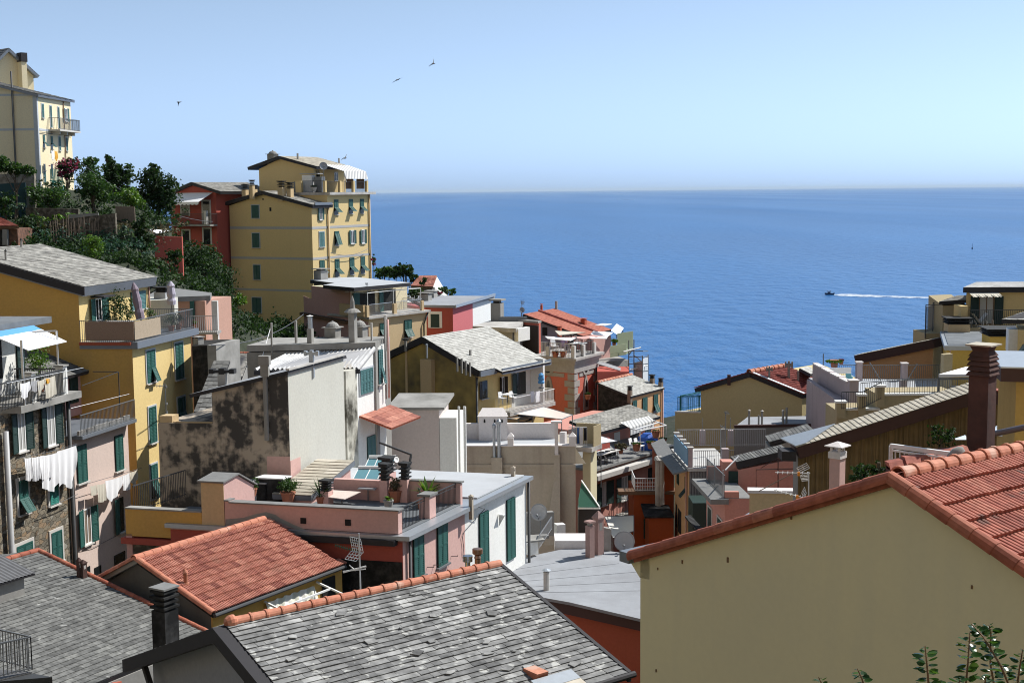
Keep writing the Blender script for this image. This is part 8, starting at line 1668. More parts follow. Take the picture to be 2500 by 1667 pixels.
# peach annex beyond the ochre balcony
AN = root('annex','peach annex with a flat slate roof and white posts behind the ochre balcony','building',K(4,2100,900,85)); p = [K(4,1560,640,83),K(4,2300,635,84.5),K(4,2310,600,88),K(4,1790,535,92)]; z_ = p[1].z; p = [wz(x,z_) for x in p]; p[2] = Zp(4,2315,603,z_); p[3] = Zp(4,1790,537,z_)
slab(AN,p,.3,'slate_stone','roof'); c0,c1 = Zp(4,1500,645,z_),Zp(4,2240,645,z_); walls(AN,[wz(c0,z_ - .3) + Ve((0,.4,0)),wz(c1,z_ - .3) + Ve((-.1,.4,0)),wz(c1,z_ - .3) + Ve((.8,4,0)),wz(c0,z_ - .3) + Ve((0,4,0))],30,'salmon'); mb = MB(); q_ = wz(c1,z_ - .3) + Ve((.35,.2,0)); mb.box(wz(q_,zof(q_,4,2270,1250)),Ve((.35,0,0)),Ve((0,.4,0)),ZU*(z_ - .3 - zof(q_,4,2270,1250))); mb.build('post','stone_trim',AN)
fA = Fac(wz(c1,z_) + Ve((0,.4,0)),Ve((1,0,0))); window(AN,fA,4,2075,690,2135,900,'closed',leaves=1,sill=None); b_ = fA.at(4,2090,1040); mb = MB(); mb.box(wz(b_,b_.z) - Ve((0,1.2,0)),Ve((1.9,0,0)),Ve((0,1.2,0)),ZU*.15); bal = mb.build('balcony','concrete',AN); e_ = b_ - Ve((0,1.15,-.15)); railing(bal,[e_,e_ + Ve((1.85,0,0))],1.0,.12,.014,'dish_grey'); walls(AN,[K(4,1625,690,80),K(4,1905,675,80.5),K(4,1945,650,82.5),K(4,1625,650,82.9)],zB - 1,'grey_white','shaft_wall'); p_ = K(4,1778,665,81.5); chim(AN,p_,zof(p_,4,1778,545) - p_.z,.75,'louvre','dish_grey',U(.2))
# dark bushes added to deepen the shade between the red and yellow houses
for i,(lab,r,Y) in enumerate((('dark bush at the corner of the red house, upper one in the hollow',(425,580,520,675),126),('dark bush against the wall of the tall yellow house',(480,610,562,715),131),('broad dark bush behind the peach annex roof',(395,640,500,730),112),('dark bush above the bright yellow green tree',(465,670,560,770),119),('dark undergrowth bush left of the bright yellow green tree',(480,740,565,850),108),('dark bush low behind the rooftop poles',(545,760,650,850),118),('dark bush farthest right below the blank yellow wall',(640,765,730,840),117))):
    tree('dark_shrub',lab,'shrub',0,[r,(r[0] + 15,r[1] + 30,r[2] + 20,r[3] + 40)],Y,'leaf_dark',.27,1.5,.1)
# terraced slope added behind the viewer, unseen, bouncing warm light onto shaded walls
rows = []
for j in range(15):
    rows.append([Ve((x,-9 - j*6 + .004*x*x*(1 if j else .6),36 + j*6.5 + R(-.4,.4))) for x in range(-120,121,12)]); rows.append([p + ZU*5 - Ve((0,.6,0)) for p in rows[-1]])
mb = MB(); mb.grid(rows); struct(mb.build('bounce_hillside','terraces',recalc=False))
# ================================================================ things on the terraces, in the streets, on the sea
random.seed(77)
def cloth(label,name,a,b,drops,mat,cat='laundry',group=None,sway=.05,n=(0,-1,0),wave=3.0):
    n = Ve(n); mb = MB(); N = max(6,len(drops)*4); rows = []
    for k in range(6):
        t = k / 5; row = []
        for i in range(N + 1):
            s = i / N; j = s*(len(drops) - 1); j0 = min(int(j),len(drops) - 2); d = lerp(drops[j0],drops[j0 + 1],j - j0)
            row.append(lerp(a,b,s) - ZU*(d*t + .03*math.sin(s*math.pi)) + n*(sway*math.sin(s*wave*6.28 + k*.5)*t))
        rows.append(row)
    mb.grid(rows); mb.grid([[p + n*.006 for p in r] for r in rows]); return tag(mb.build(name,mat,recalc=False,smooth=True),label,cat,group)
def line_thing(label,pts,name='clothes_line',cat='line',r=.012,mat='wire'):
    mb = MB()
    for a,b in zip(pts,pts[1:]): mb.tube([a,b],r,5)
    return tag(mb.build(name,mat),label,cat)
def sag(a,b,s,k=10): return [lerp(a,b,i / k) - ZU*s*4*(i / k)*(1 - i / k) for i in range(k + 1)]
# stone house laundry
def at6(x,y,n=.45): return FS.at(6,x,y) + FS.n*n
line_thing('clothes line carrying white sheets on the stone house',sag(at6(120,245),at6(735,95),.05))
for lab,x0,y0,x1,y1,dr in (('white pillowcase at the near end of the stone house line',165,248,235,240,(.75,.8,.72)),('white folded sheet second along the stone house line',240,240,320,228,(.8,.85,.8,.78)),('white shirt hanging mid way along the stone house line',322,232,445,215,(.8,.82,.78,.8)),
                               ('longest white sheet trailing lowest on the stone house line',330,226,520,190,(1.1,1.25,1.35,1.0)),('big white bedsheet sagging at the far end of the stone house line',522,178,728,110,(1.45,1.2,1.35,1.5,1.25,.4))):
    cloth(lab,'bedsheet',at6(x0,y0,.45 if x0 < 500 else .4),at6(x1,y1,.45 if x0 < 500 else .4),tuple(d*1.3 for d in dr),'white_cloth',n=FS.n,sway=.07)
def atp(x,y,n=.45): return FP.at(6,x,y) + FP.n*n
line_thing('drying rail with laundry on the pale pink house',[atp(800,530),atp(1420,355)])
for lab,nm,x0,y0,x1,y1,dr,m_ in (('beige towel nearest on the pale pink house line','towel',870,545,935,530,(.42,.4),'beige_cloth'),('ribbed beige towel on the pale pink house line','towel',942,530,1030,512,(.75,.78,.74),'beige_cloth'),('white sheet bunched on the pale pink house line','bedsheet',1032,490,1210,440,(.6,.95,.85,.7,.3),'white_cloth'),
                                   ('white cloth next to the upper window on the pale pink house line','bedsheet',1215,435,1290,405,(.65,.7,.72),'white_cloth'),('cream triangular cloth at the far end of the pale pink house line','towel',1292,400,1375,372,(.3,.75,.35),'beige_cloth')):
    cloth(lab,nm,atp(x0,y0),atp(x1,y1),tuple(d*1.15 for d in dr),m_,n=FP.n)
FTr = Fac(og,U(.25))
def at5(x,y,n=.25): return FTr.at(5,x,y) + FTr.n*n
line_thing('clothes line in front of the white terrace railing',[at5(20,760),at5(940,575)],r=.015,mat='aluminium')
for lab,nm,x0,y0,x1,y1,dr,m_ in (('small white garments on the white terrace line','garment',175,765,295,735,(.5,.75,.6,.3),'white_cloth'),('pale blue vest on the white terrace line','garment',300,738,400,715,(.4,.5,.45),'dish_grey'),('cream cloth slung beside the terrace pillar','garment',380,735,480,700,(.8,.45,.15),'beige_cloth'),('striped grey towel on the white terrace line','towel',470,700,600,668,(.95,.9,.85),'beige_cloth'),('small orange cloth on the white terrace line','garment',485,705,530,695,(.22,.2),'yellow_cloth')):
    cloth(lab,nm,at5(x0,y0,.25 if nm != 'garment' else .28),at5(x1,y1,.25),dr,m_,n=FTr.n)
for lab,x0,x1,m_ in (('white towel on the slate roof house balcony, nearer one',1838,1882,'white_cloth'),('white towel on the slate roof house balcony, farther one',1895,1950,'white_cloth')):
    f_ = Fac(K(11,1850,850,101),U(.68)); cloth(lab,'towel',f_.at(11,x0,858) ,f_.at(11,x1,850),(.85,.8),m_,n=f_.n)
for i,(lab,x0,x1,m_,d) in enumerate((('pale blue shirt on the laundry balcony line',140,182,'dish_grey',1.2),('dark garment between shirts on the laundry balcony',190,212,'blue_cloth',1.0),('white shirt on the laundry balcony line',216,246,'white_cloth',1.1),('black garment at the end of the laundry balcony line',256,284,'black_cloth',.8))):
    cloth(lab,'garment',K(14,x0,250,80.6),K(14,x1,245,80.7),(d,d*.95,d),m_)
for lab,x0,y0,x1,y1,m_ in (('orange garment under a window of the tall pale house',505,1205,535,1212,'yellow_cloth'),('white garment under a window of the tall pale house',468,1200,494,1205,'white_cloth')):
    f_ = Fac(K(1,500,1200,126),U(.06)); cloth(lab,'garment',f_.at(1,x0,y0) + f_.n*.8,f_.at(1,x1,y1) + f_.n*.8,(.7,.9,.6),m_,n=f_.n)

# --- potted plants
def plant(label,base,h,r,mat='leaf_mid',size=.09,pot=.18,potmat='terracotta',n=1.0,spike=False,name='potted_plant',cat='plant',per=10,fl=None):
    o = root(name,label,cat,base); mb = MB(); mb.lathe(base,[(pot*.7,0),(pot,pot*1.5),(pot*1.08,pot*1.5),(pot*1.08,pot*1.7),(pot*.9,pot*1.7)],10); mb.build('pot',potmat,o)
    z0 = pot*1.6; mb = MB()
    if spike:
        for i in range(26):
            a = R(0,6.28); e = R(.2,1.2); L = h*R(.7,1.0); d = Ve((math.cos(a)*math.cos(e),math.sin(a)*math.cos(e),math.sin(e))); s = d.cross(ZU).normalized()*size*.5; p = base + ZU*z0; m_ = p + d*L*.55 + ZU*.04; t = p + d*L - ZU*L*.15*(1 - math.sin(e))
            mb.poly([p - s*.6,p + s*.6,m_ + s]); mb.poly([p - s*.6,m_ + s,m_ - s]); mb.poly([m_ - s,m_ + s,t])
    else:
        leaves(mb,base + ZU*(z0 + (h - z0)*.58),Ve((r,r,(h - z0)*.48)),max(8,int(34*n*(r / .4) ** 1.2)),per,size)
        st = MB()
        for i in range(4): st.tube([base + ZU*z0*.8,base + ZU*(z0 + (h - z0)*.6) + Ve((R(-r,r)*.6,R(-r,r)*.6,0))],.015,5)
        st.build('stem','bark',o)
    mb.build('leaves',mat,o,recalc=False)
    if fl: mb = MB(); leaves(mb,base + ZU*h*.7,Ve((r,r,h*.3)),8,5,size*.8); mb.build('blossom',fl,o,recalc=False)
    return o
def plantpx(label,c,x,yb,yt,wpx,Y=None,z=None,**k):
    b = Zp(c,x,yb,z) if z is not None else K(c,x,yb,Y); h = zof(b,c,x,yt) - b.z; r = wpx / CR[c][2] / FPX*(b - CAM).length / 2
    return plant(label,b,h,r,**k)
zBal = ce.z; zPT = pa.z
for lab,x,yb_,yt,w,kw in (('climbing plant on an arch frame by the ochre house door',1290,860,580,200,dict(mat='leaf_dark',size=.11,n=2.2)),('bushy plant behind the closed umbrella on the ochre balcony',1420,860,640,130,dict(mat='leaf_mid',size=.1,n=1.8)),('low plants along the ochre balcony wall',1640,860,770,130,dict(mat='leaf_mid',size=.09,n=1.4))):
    b = gx(OCH[0] - OCH[2]*.7,OCH[1],4,x); plant(lab,wz(b,zBal + .02),zof(b,4,x,yt) - zBal,w / 4.481 / FPX*74 / 2,**kw)
for lab,x,yt,w,kw in (('leafy pot plant at the open end of the ochre balcony',1960,870,110,dict(mat='leaf_mid',size=.09)),('spiky pot plant in the corner of the ochre balcony',2040,850,90,dict(mat='leaf_dark',size=.09)),('dark green pot plant behind the balcony bars',1800,890,90,dict(mat='leaf_dark',size=.09))):
    b = gx(ce + v*0,U(.22),4,x) + V(.08)*.45; plant(lab,wz(b,zBal + .02),.95,.32,**kw)
pb2 = wz(gx(og + V(.12)*.6,U(.25),5,480),zt) ; plant('small tree in a pot on the white terrace at the left',wz(gx(wz(og + V(.12)*1.6,zof(og,5,790,868)),U(.25),5,478),zof(og,5,790,868)),2.35,.55,mat='leaf_bright',size=.12,n=1.4,pot=.22); 
plantpx('shrub in a planter in front of the plank stair hood',15,940,690,425,230,z=zPT + .05,mat='leaf_mid',size=.07,n=3.0,pot=.3,per=12)
plantpx('bright grassy plant in the corner of the pink terrace',16,935,700,455,190,z=zPT + .05,mat='leaf_bright',size=.13,spike=True,pot=.25); plantpx('pink flowering plant below the bright grassy one',16,868,740,500,90,z=zPT + .05,mat='leaf_grey',size=.07,n=1.2,fl='flower_magenta')
plantpx('agave rosette on the parapet of the pink terrace',16,500,742,665,200,z=zPT + .3,mat='leaf_bright',size=.12,spike=True,pot=.2,potmat='grey_render'); plantpx('brown dried bush between the terrace chimneys',16,580,665,400,130,z=zPT + .05,mat='dry_grass',size=.07,n=2.6,pot=.28); plantpx('spiky palm behind the left terrace chimney',15,1310,700,460,130,z=zPT + .05,mat='leaf_dark',size=.06,spike=True,pot=.2)
plantpx('yellow green shrub behind the stepped pink wall',15,540,600,390,150,Y=53,mat='leaf_mid',size=.07,n=1.6)
plantpx('flower basket in the pointed window of the red tower',12,848,1110,1040,60,Y=111.2,mat='leaf_mid',size=.16,n=1.4,fl='flower_magenta',pot=.25)
for i,(lab,x,yb_,yt,w) in enumerate((('yellow flowering pots at the awning end of the dining terrace',945,345,280,90),('planter of shrubs along the dining terrace ledge, left',760,470,400,110),('planter of shrubs along the dining terrace ledge, middle',900,450,385,110),('planter of shrubs along the dining terrace ledge, right',1010,420,350,90))):
    plantpx(lab,14,x,yb_,yt,w,Y=93 + i,mat='leaf_mid',size=.14,n=1.7,pot=.3)
plantpx('climbing shrub with red leaves on the dining terrace wall',14,610,500,400,130,Y=94,mat='dry_grass',size=.14,n=1.6,fl='flower_magenta')
plantpx('green leafy plant on the mauve terrace behind the stepped parapet',17,1960,360,300,190,Y=91,mat='leaf_bright',size=.16,n=2.4,pot=.3); plantpx('purple leaved plant in a pot on the mauve terrace',17,2040,325,268,70,Y=92,mat='flower_magenta',size=.12,n=1.2)
for lab,x in (('brown pot of red flowers at the tower railing, left',505),('brown pot of red flowers at the tower railing, right',590)):
    plantpx(lab,12,x,660,605,80,Y=112.6,mat='leaf_mid',size=.14,n=1.2,fl='flower_magenta',pot=.28)
plantpx('small green plant on the tall yellow house terrace',3,1640,460,395,70,Y=149,mat='leaf_mid',size=.16,n=1.6,pot=.3,potmat='stone_trim'); plantpx('dark shrub on the tall yellow house terrace',3,1700,460,405,60,Y=149.5,mat='leaf_dark',size=.16,n=1.6,pot=.25)
plantpx('potted plant beside the climbing vine on the green balcony',12,1130,545,470,70,Y=119,mat='leaf_bright',size=.18,n=1.6)
plantpx('geranium pot on the peach annex balcony',4,2125,1000,900,80,Y=83.5,mat='leaf_bright',size=.1,n=1.2,fl='flower_magenta')

# --- umbrellas, tables, chairs
def umbrella(label,base,top,r,mat,lean=Ve((0,0,0))):
    o = root('closed_umbrella',label,'umbrella',base); t = base + ZU*(top - base.z) + lean; d = (t - base).normalized(); L = (t - base).length
    mb = MB(); mb.tube([base,t],.025); mb.lathe(base,[(.22,0),(.22,.06),(.05,.09)],10); mb.build('pole','iron_grey',o)
    mb = MB(); mb.lathe(base,[(r*.9,L*.30),(r*1.0,L*.42),(r*.75,L*.5),(r*.95,L*.62),(r*.7,L*.82),(r*.85,L*.86),(r*.4,L*.95),(.02,L*1.0)],9,d); mb.build('canopy',mat,o); return o
b = gx(OCH[0] - OCH[2]*1.6,OCH[1],4,1570); umbrella('closed mauve umbrella leaning on the ochre balcony',wz(b,zBal),zof(b,4,1480,490),.26,'mauve_cloth',Ve((-.5,.2,0)))
b = K(4,1880,845,79.5); umbrella('closed pale lilac umbrella behind the ochre balcony rail',b,zof(b,4,1878,475),.28,'lilac_pale'); b = K(12,355,990,101.5); umbrella('closed bright blue umbrella on the balcony by the red tower',b,zof(b,12,352,825),.26,'sky_blue')
def table(label,base,w,d,h,mat='white_paint',u=Ve((1,0,0)),single=False):
    o = root('table',label,'table',base); u = u.normalized(); p = Ve((-u.y,u.x,0)); mb = MB(); mb.box(base - u*w / 2 - p*d / 2 + ZU*(h - .04),u*w,p*d,ZU*.04); mb.build('table_top',mat,o)
    for s in ((0,0),) if single else ((-1,-1),(-1,1),(1,-1),(1,1)):
        mb = MB(); f = base + u*s[0]*w*.42 + p*s[1]*d*.42; mb.bar(f,f + ZU*(h - .042),.05); mb.build('leg','iron_grey',o)
    return o
def chair(label,base,mat='plastic_white',ang=0,group=None,s=1.0):
    o = root('chair',label,'chair',base,group); u = Ve((math.cos(ang),math.sin(ang),0)); p = Ve((-u.y,u.x,0)); mb = MB()
    mb.box(base - u*.22*s - p*.22*s + ZU*.42*s,u*.44*s,p*.44*s,ZU*.04*s); mb.build('seat',mat,o)
    mb = MB(); mb.prism([base + p*.2*s - u*.22*s + ZU*.46*s,base + p*.2*s + u*.22*s + ZU*.46*s,base + p*.3*s + u*.18*s + ZU*.86*s,base + p*.3*s - u*.18*s + ZU*.86*s],p*.03); mb.build('backrest',mat,o)
    for a in (-1,1): mb = MB(); mb.box(base + u*(.2*a*s) - p*.2*s + ZU*.62*s - u*.02,u*.04,p*.4*s,ZU*.03); mb.build('armrest',mat,o)
    for a in (-1,1):
        for c_ in (-1,1): mb = MB(); mb.bar(base + u*.19*a*s + p*.19*c_*s,base + u*.19*a*s + p*.19*c_*s + ZU*.42*s,.04); mb.build('leg',mat,o)
    return o
b = wz(gx(OCH[0] - OCH[2]*1.5,OCH[1],4,1320),zBal); table('pale table on the ochre balcony behind the bamboo screen',b,1.4,.8,.95,'white_paint',U(3)); chair('yellow chair at the ochre balcony table',b + Ve((-.1,.55,0)),'plastic_yellow',.3)
b = Zp(15,1840,655,zPT + .04); table('small grey pedestal table on the pink terrace',b,.75,.45,.55,'dish_grey',V(.25),True)
b = Zp(15,1545,690,zPT + .04); o = root('parasol','square taupe sunshade standing low on the pink terrace','parasol',b); mb = MB(); h_ = zof(b,15,1540,580) - b.z; c_ = b + ZU*h_; mb.prism([c_ + Ve((-.62,-.3,-.06)),c_ + Ve((.2,-.75,-.06)),c_ + Ve((.75,.2,.02)),c_ + Ve((-.55,.6,.02))],ZU*.03); mb.build('canopy','sand_cloth',o); mb = MB(); mb.tube([b,c_],.025); mb.build('pole','iron_grey',o)
for lab,x,y,w,h_,m_,mt in (('dark wicker cabinet with grey lid on the pink terrace',560,665,1.0,.75,'soot','dish_grey'),('dark wicker box with white lid on the pink terrace',730,668,1.2,.95,'soot','white_paint'),('low white box on the pink terrace, left end',450,668,.9,.35,'white_paint','aluminium')):
    b = Zp(15,x,y,zPT + .04); o = root('storage_box',lab,'box',b); ub = V(.25); pb_2 = Ve((-ub.y,ub.x,0))*-1; mb = MB(); mb.box(b - ub*w / 2,ub*w,U(.45)*.6,ZU*h_); mb.build('body',m_,o); mb = MB(); mb.box(b - ub*(w / 2 + .03) + ZU*(h_ + .003),ub*(w + .06),U(.45)*.66,ZU*.05); mb.build('lid',mt,o)
for lab,x0,y0,x1,y1,s in (('teal solar panel on the roof beyond the pink terrace, nearer one',1668,425,1985,320,.8),('teal solar panel on the roof beyond the pink terrace, farther one',1790,320,2000,200,.8)):
    Yp = 57.5 if x0 < 1700 else 59.5; o = root('solar_panel',lab,'solar panel',K(15,x0,y0,Yp)); a,b = K(15,x0,y0,Yp),K(15,x1 + 100,y0,Yp); up_ = Ve((.15,.9,zof(a,15,x0,y1) - a.z - .12)); mb = MB(); mb.prism([a,b,b + up_,a + up_],ZU*.05); mb.build('glass','solar_teal',o); mb = MB()
    for i in range(4): q_ = lerp(a,b,i / 3) + ZU*.055; mb.bar(q_,q_ + up_,.03)
    mb.bar(a + up_ + ZU*.1,b + up_ + ZU*.1,.12); mb.build('frame','white_paint',o)
# cantilever umbrella arm folded over the pink terrace
b = Zp(16,670,660,zPT + .05); t = b + ZU*(zof(b,16,755,135) - b.z) + Ve((.9,.3,0)); t = K(16,755,135,b.y + .3); o = root('cantilever_frame','black cantilever umbrella frame leaning over the pink terrace','umbrella frame',b); mb = MB(); mb.bar(b,t,.07); mb.build('mast','iron',o); mb = MB(); mb.bar(t,K(16,400,0,b.y + 1.0),.07); mb.build('arm','iron',o)
# two metal flues over the slate ridge
for lab,x,yb_,yt,w,m_,ws in (('polished steel flue with a wide drum cap by the slate ridge',1393,1420,1268,62,'steel',118),('copper flue with a funnel cap by the slate ridge',1505,1400,1190,70,'copper',122)):
    Yf = 49.5; b = K(16,x,yb_,Yf); k = Yf / FPX / 4.612; o = root('metal_flue',lab,'flue',b); H = zof(b,16,x,yt) - b.z; r1,r2 = w*k / 2,ws*k / 2
    mb = MB(); mb.lathe(b - ZU*.8,[(r1,0),(r1,.8 + H*.5)],14); mb.build('pipe',m_,o,smooth=False); mb = MB(); mb.lathe(b,[(r1*.8,H*.5),(r2,H*.56),(r2,H*.72),(r2*.94,H*.73),(r2*.94,H*.8),(r2,H*.81),(r2,H*.98),(r2*.6,H)] if m_ == 'steel' else [(r1,H*.45),(r2*.7,H*.5),(r2*.5,H*.62),(r2,H*.74),(r2,H*.97),(r2*.7,H)],16); mb.build('cap',m_,o)
# balcony chairs, tower terrace furniture
fY = Fac(K(11,1600,900,101.2),U(.68))
for lab,x,y in (('white plastic chair left of the table on the white balcony',1505,1005),('white plastic chair right of the table on the white balcony',1635,995)): b = fY.at(11,x,y); chair(lab,b,'plastic_white',.8)
b = fY.at(11,1565,1000); table('white plastic table on the white balcony',b,.8,.6,.72,'plastic_white',U(.68))
b0_,zfl_,dd_ = BALC
for lab,x,f in (('white shell chair facing right on the top balcony at right',1640,-.9),('white shell chair facing left on the top balcony at right',1762,.9)):
    b = gx(wz(b0_ - dd_*.35,zfl_ + .01),Ve((1,-.03,0)),18,x); o = root('shell_chair',lab,'chair',b); mb = MB(); h_ = zof(b,18,x,520) - b.z; s = h_; sg = -1 if f < 0 else 1
    prof = []
    for i in range(7):
        t = i / 6; ang = t*1.9 - .2; prof.append((.34*math.cos(ang)*-sg,.30 + .34*(1 - math.cos(t*1.55))*1.6))
    rows = [[b + Ve((px_*s*1.1 + .08*sg,yy*.32*s*(1 - .15*abs(px_)),pz*s + abs(yy)*.08)) for yy in (-1,-.5,0,.5,1)] for px_,pz in prof]; mb.grid(rows); mb.grid([[p + Ve((.0,0,-.03)) for p in r] for r in rows]); mb.build('shell','plastic_white',o,recalc=False,smooth=True)
    for k in range(4): mb = MB(); mb.bar(b + Ve((.24*(1 if k % 2 else -1),.2*(1 if k > 1 else -1),0)),b + ZU*s*.42 + Ve((.08*(1 if k % 2 else -1),.06*(1 if k > 1 else -1),0)),.03); mb.build('leg','plastic_white',o)
for lab,x,y,a in (('white tub chair beside the seated pair on the tower terrace',500,610,.5),('white chair at the right table on the tower terrace',760,560,2.0)): chair(lab,Zp(12,x,y,TWZ),'plastic_white',a,s=1.25)
table('white table by the seated people on the tower terrace',Zp(12,720,600,TWZ),1.3,.8,.75,'white_paint',U(.56)); table('second white table at the corner of the tower terrace',Zp(12,780,600,TWZ),1.1,.7,.72,'white_paint',U(.56))
b = K(14,450,560,92); table('long pale dining table on the slate ledge terrace',wz(b,SFZ),2.6,1.0,.78,'stone_trim',U(.77))
for i,(x,a) in enumerate(((380,.3),(440,.3),(500,.3),(550,.3))): chair(('dark chair at the dining table, nearest the sail pole','dark chair second at the dining table','dark chair third at the dining table','dark chair at the far end of the dining table')[i],wz(K(14,x,585,91.0 + i*.4),SFZ),'iron',a,'chairs at the dining table')
b = K(14,870,390,97); o = root('covered_furniture','stack of garden furniture under a bright blue cover on the dining terrace','furniture',wz(b,SFZ)); mb = MB(); mb.lathe(wz(b,SFZ),[(.75,0),(.8,.5),(.7,.9),(.35,1.15)],9); mb.build('cover','plastic_blue',o)
for lab,x in (('white garden chair beside the blue cover, left',740),('white garden chair beside the blue cover, right',790)): chair(lab,wz(K(14,x,420,95.5),SFZ),'plastic_white',1.0,s=1.2)
b = K(17,2140,500,88); chair('turquoise chair on the mauve terrace',wz(b,zf_M),'aqua',2.6); b = K(17,2030,470,89); o = root('bench','white garden bench behind the stepped mauve parapet','bench',wz(b,zf_M)); mb = MB(); mb.box(wz(b,zf_M + .45) - Ve((.9,0,0)),Ve((1.8,.2,0)),Ve((0,.45,0)),ZU*.05); mb.build('seat','white_paint',o); mb = MB(); mb.box(wz(b,zf_M + .6) - Ve((.9,-.5,0)),Ve((1.8,.2,0)),Ve((0,.04,0)),ZU*.4); mb.build('backrest','white_paint',o)
for s in (-.8,.8): mb = MB(); mb.box(wz(b,zf_M) + Ve((s,.1,0)),Ve((.06,0,0)),Ve((0,.4,0)),ZU*.45); mb.build('leg','white_paint',o)
for lab,x0,y0,x1,y1 in (('thin grey pole leaning on the terrace floor, left one',535,1065,655,1260),('thin grey pole leaning against the mauve pillar, right one',1042,1082,940,1250)):
    b = Zp(18,x1,y1,zf_M); tt = K(18,x0,y0,b.y + .6); mb = MB(); mb.tube([b,tt],.04); tag(mb.build('pole','iron_grey'),lab,'pole')

# --- people
def person(label,base,h,facing,seated=False,top='black_cloth',arms='down'):
    o = root('person',label,'person',base); f = Ve((math.cos(facing),math.sin(facing),0)); s = Ve((-f.y,f.x,0)); k = h / 1.72
    J = {}
    def j(n,fx,sx,z): J[n] = base + f*fx*k + s*sx*k + ZU*z*k
    if seated:
        dz = -.42
        j('pel',0,0,.93 + dz); j('chest',.02,0,1.28 + dz); j('neck',.03,0,1.47 + dz); j('head',.05,0,1.62 + dz)
        for n,sg in (('l',1),('r',-1)): j('hip' + n,.0,.09*sg,.9 + dz); j('knee' + n,.42,.11*sg,.92 + dz); j('ank' + n,.44,.11*sg,.1); j('toe' + n,.6,.12*sg,.05); j('sho' + n,0,.18*sg,1.42 + dz); j('elb' + n,.1,.25*sg,1.14 + dz); j('wri' + n,.3,.14*sg,1.08 + dz)
    else:
        j('pel',0,0,.93); j('chest',.02,0,1.28); j('neck',.02,0,1.48); j('head',.04,0,1.62)
        for n,sg in (('l',1),('r',-1)): j('hip' + n,0,.09*sg,.88); j('knee' + n,.03,.1*sg,.48); j('ank' + n,0,.1*sg,.08); j('toe' + n,.14,.12*sg,.04); j('sho' + n,0,.19*sg,1.43); j('elb' + n,-.03,.25*sg,1.15); j('wri' + n,.14,.22*sg,.98)
    E = [('pel','chest'),('chest','neck'),('neck','head')] + [e for n in 'lr' for e in (('pel','hip' + n),('hip' + n,'knee' + n),('knee' + n,'ank' + n),('ank' + n,'toe' + n),('chest','sho' + n),('sho' + n,'elb' + n),('elb' + n,'wri' + n))]
    rad = {'pel': .14,'chest': .155,'neck': .06,'head': .1,'hip': .09,'knee': .06,'ank': .04,'toe': .035,'sho': .065,'elb': .045,'wri': .032}
    names = list(J); me = bpy.data.meshes.new('body'); me.from_pydata([J[n] - base for n in names],[(names.index(a),names.index(b)) for a,b in E],[]); me.materials.append(MATS[top]); bo = bpy.data.objects.new('body',me); COL.objects.link(bo); bo.parent = o; ORG[bo.name] = base
    sk = bo.modifiers.new('skin','SKIN')
    for i,n in enumerate(names): r = rad[n if n in rad else n[:-1]]*k; me.skin_vertices[0].data[i].radius = (r,r)
    me.skin_vertices[0].data[0].use_root = True; sb = bo.modifiers.new('sub','SUBSURF'); sb.levels = 1; sb.render_levels = 1
    mb = MB(); mb.lathe(J['head'] - ZU*.13*k,[(.045*k,0),(.075*k,.05*k),(.088*k,.12*k),(.085*k,.18*k),(.05*k,.23*k)],10); mb.build('face','skin',o,smooth=True)
    mb = MB(); mb.lathe(J['head'] - f*.02*k - ZU*.02*k,[(.092*k,0),(.1*k,.06*k),(.09*k,.11*k),(.04*k,.15*k)],10); mb.build('hair','hair',o,smooth=True)
    for n in 'lr':
        mb = MB(); w = J['wri' + n]; dn_ = (J['wri' + n] - J['elb' + n]).normalized(); mb.tube([w,w + dn_*.09*k],.035*k,6,.028*k)
        for q_ in range(4): a = w + dn_*.08*k + s*(q_ - 1.5)*.017*k; mb.tube([a,a + dn_*.05*k,a + dn_*.08*k - ZU*.02*k],.008*k,5)
        mb.tube([w + dn_*.03*k,w + dn_*.06*k + s*.045*k*(1 if n == 'r' else -1)],.009*k,5); mb.build('hand','skin',o)
    return o
b = Zp(12,590,605,TWZ); person('person in lilac sitting at a table on the red tower terrace, seen from behind',b,1.95,1.0,True,'lilac_cloth'); b = Zp(12,680,600,TWZ); person('person in black sitting at a table on the red tower terrace',b,1.95,2.4,True,'black_cloth')
f0_,f1_ = BALC_TOP; b = K(12,1222,560,123.5); person('person in dark clothes standing on the high green sided balcony by the sea',wz(b,zof(b,12,1222,500)),(zof(b,12,1222,412) - zof(b,12,1222,500))*1.35,1.2,False,'navy')
sp0 = K(12,1165,430,122.5); o = root('white_parasol','white square parasol tilted beside the standing person, above the sea','parasol',sp0); mb = MB(); mb.prism([K(12,1098,380,122),K(12,1158,312,124),K(12,1230,355,124),K(12,1178,432,122)],ZU*.05 + Ve((0,.1,0))); mb.build('canopy','white_cloth',o); mb = MB(); mb.tube([K(12,1165,375,122.9),K(12,1140,540,122.5)],.035); mb.build('pole','iron_grey',o)

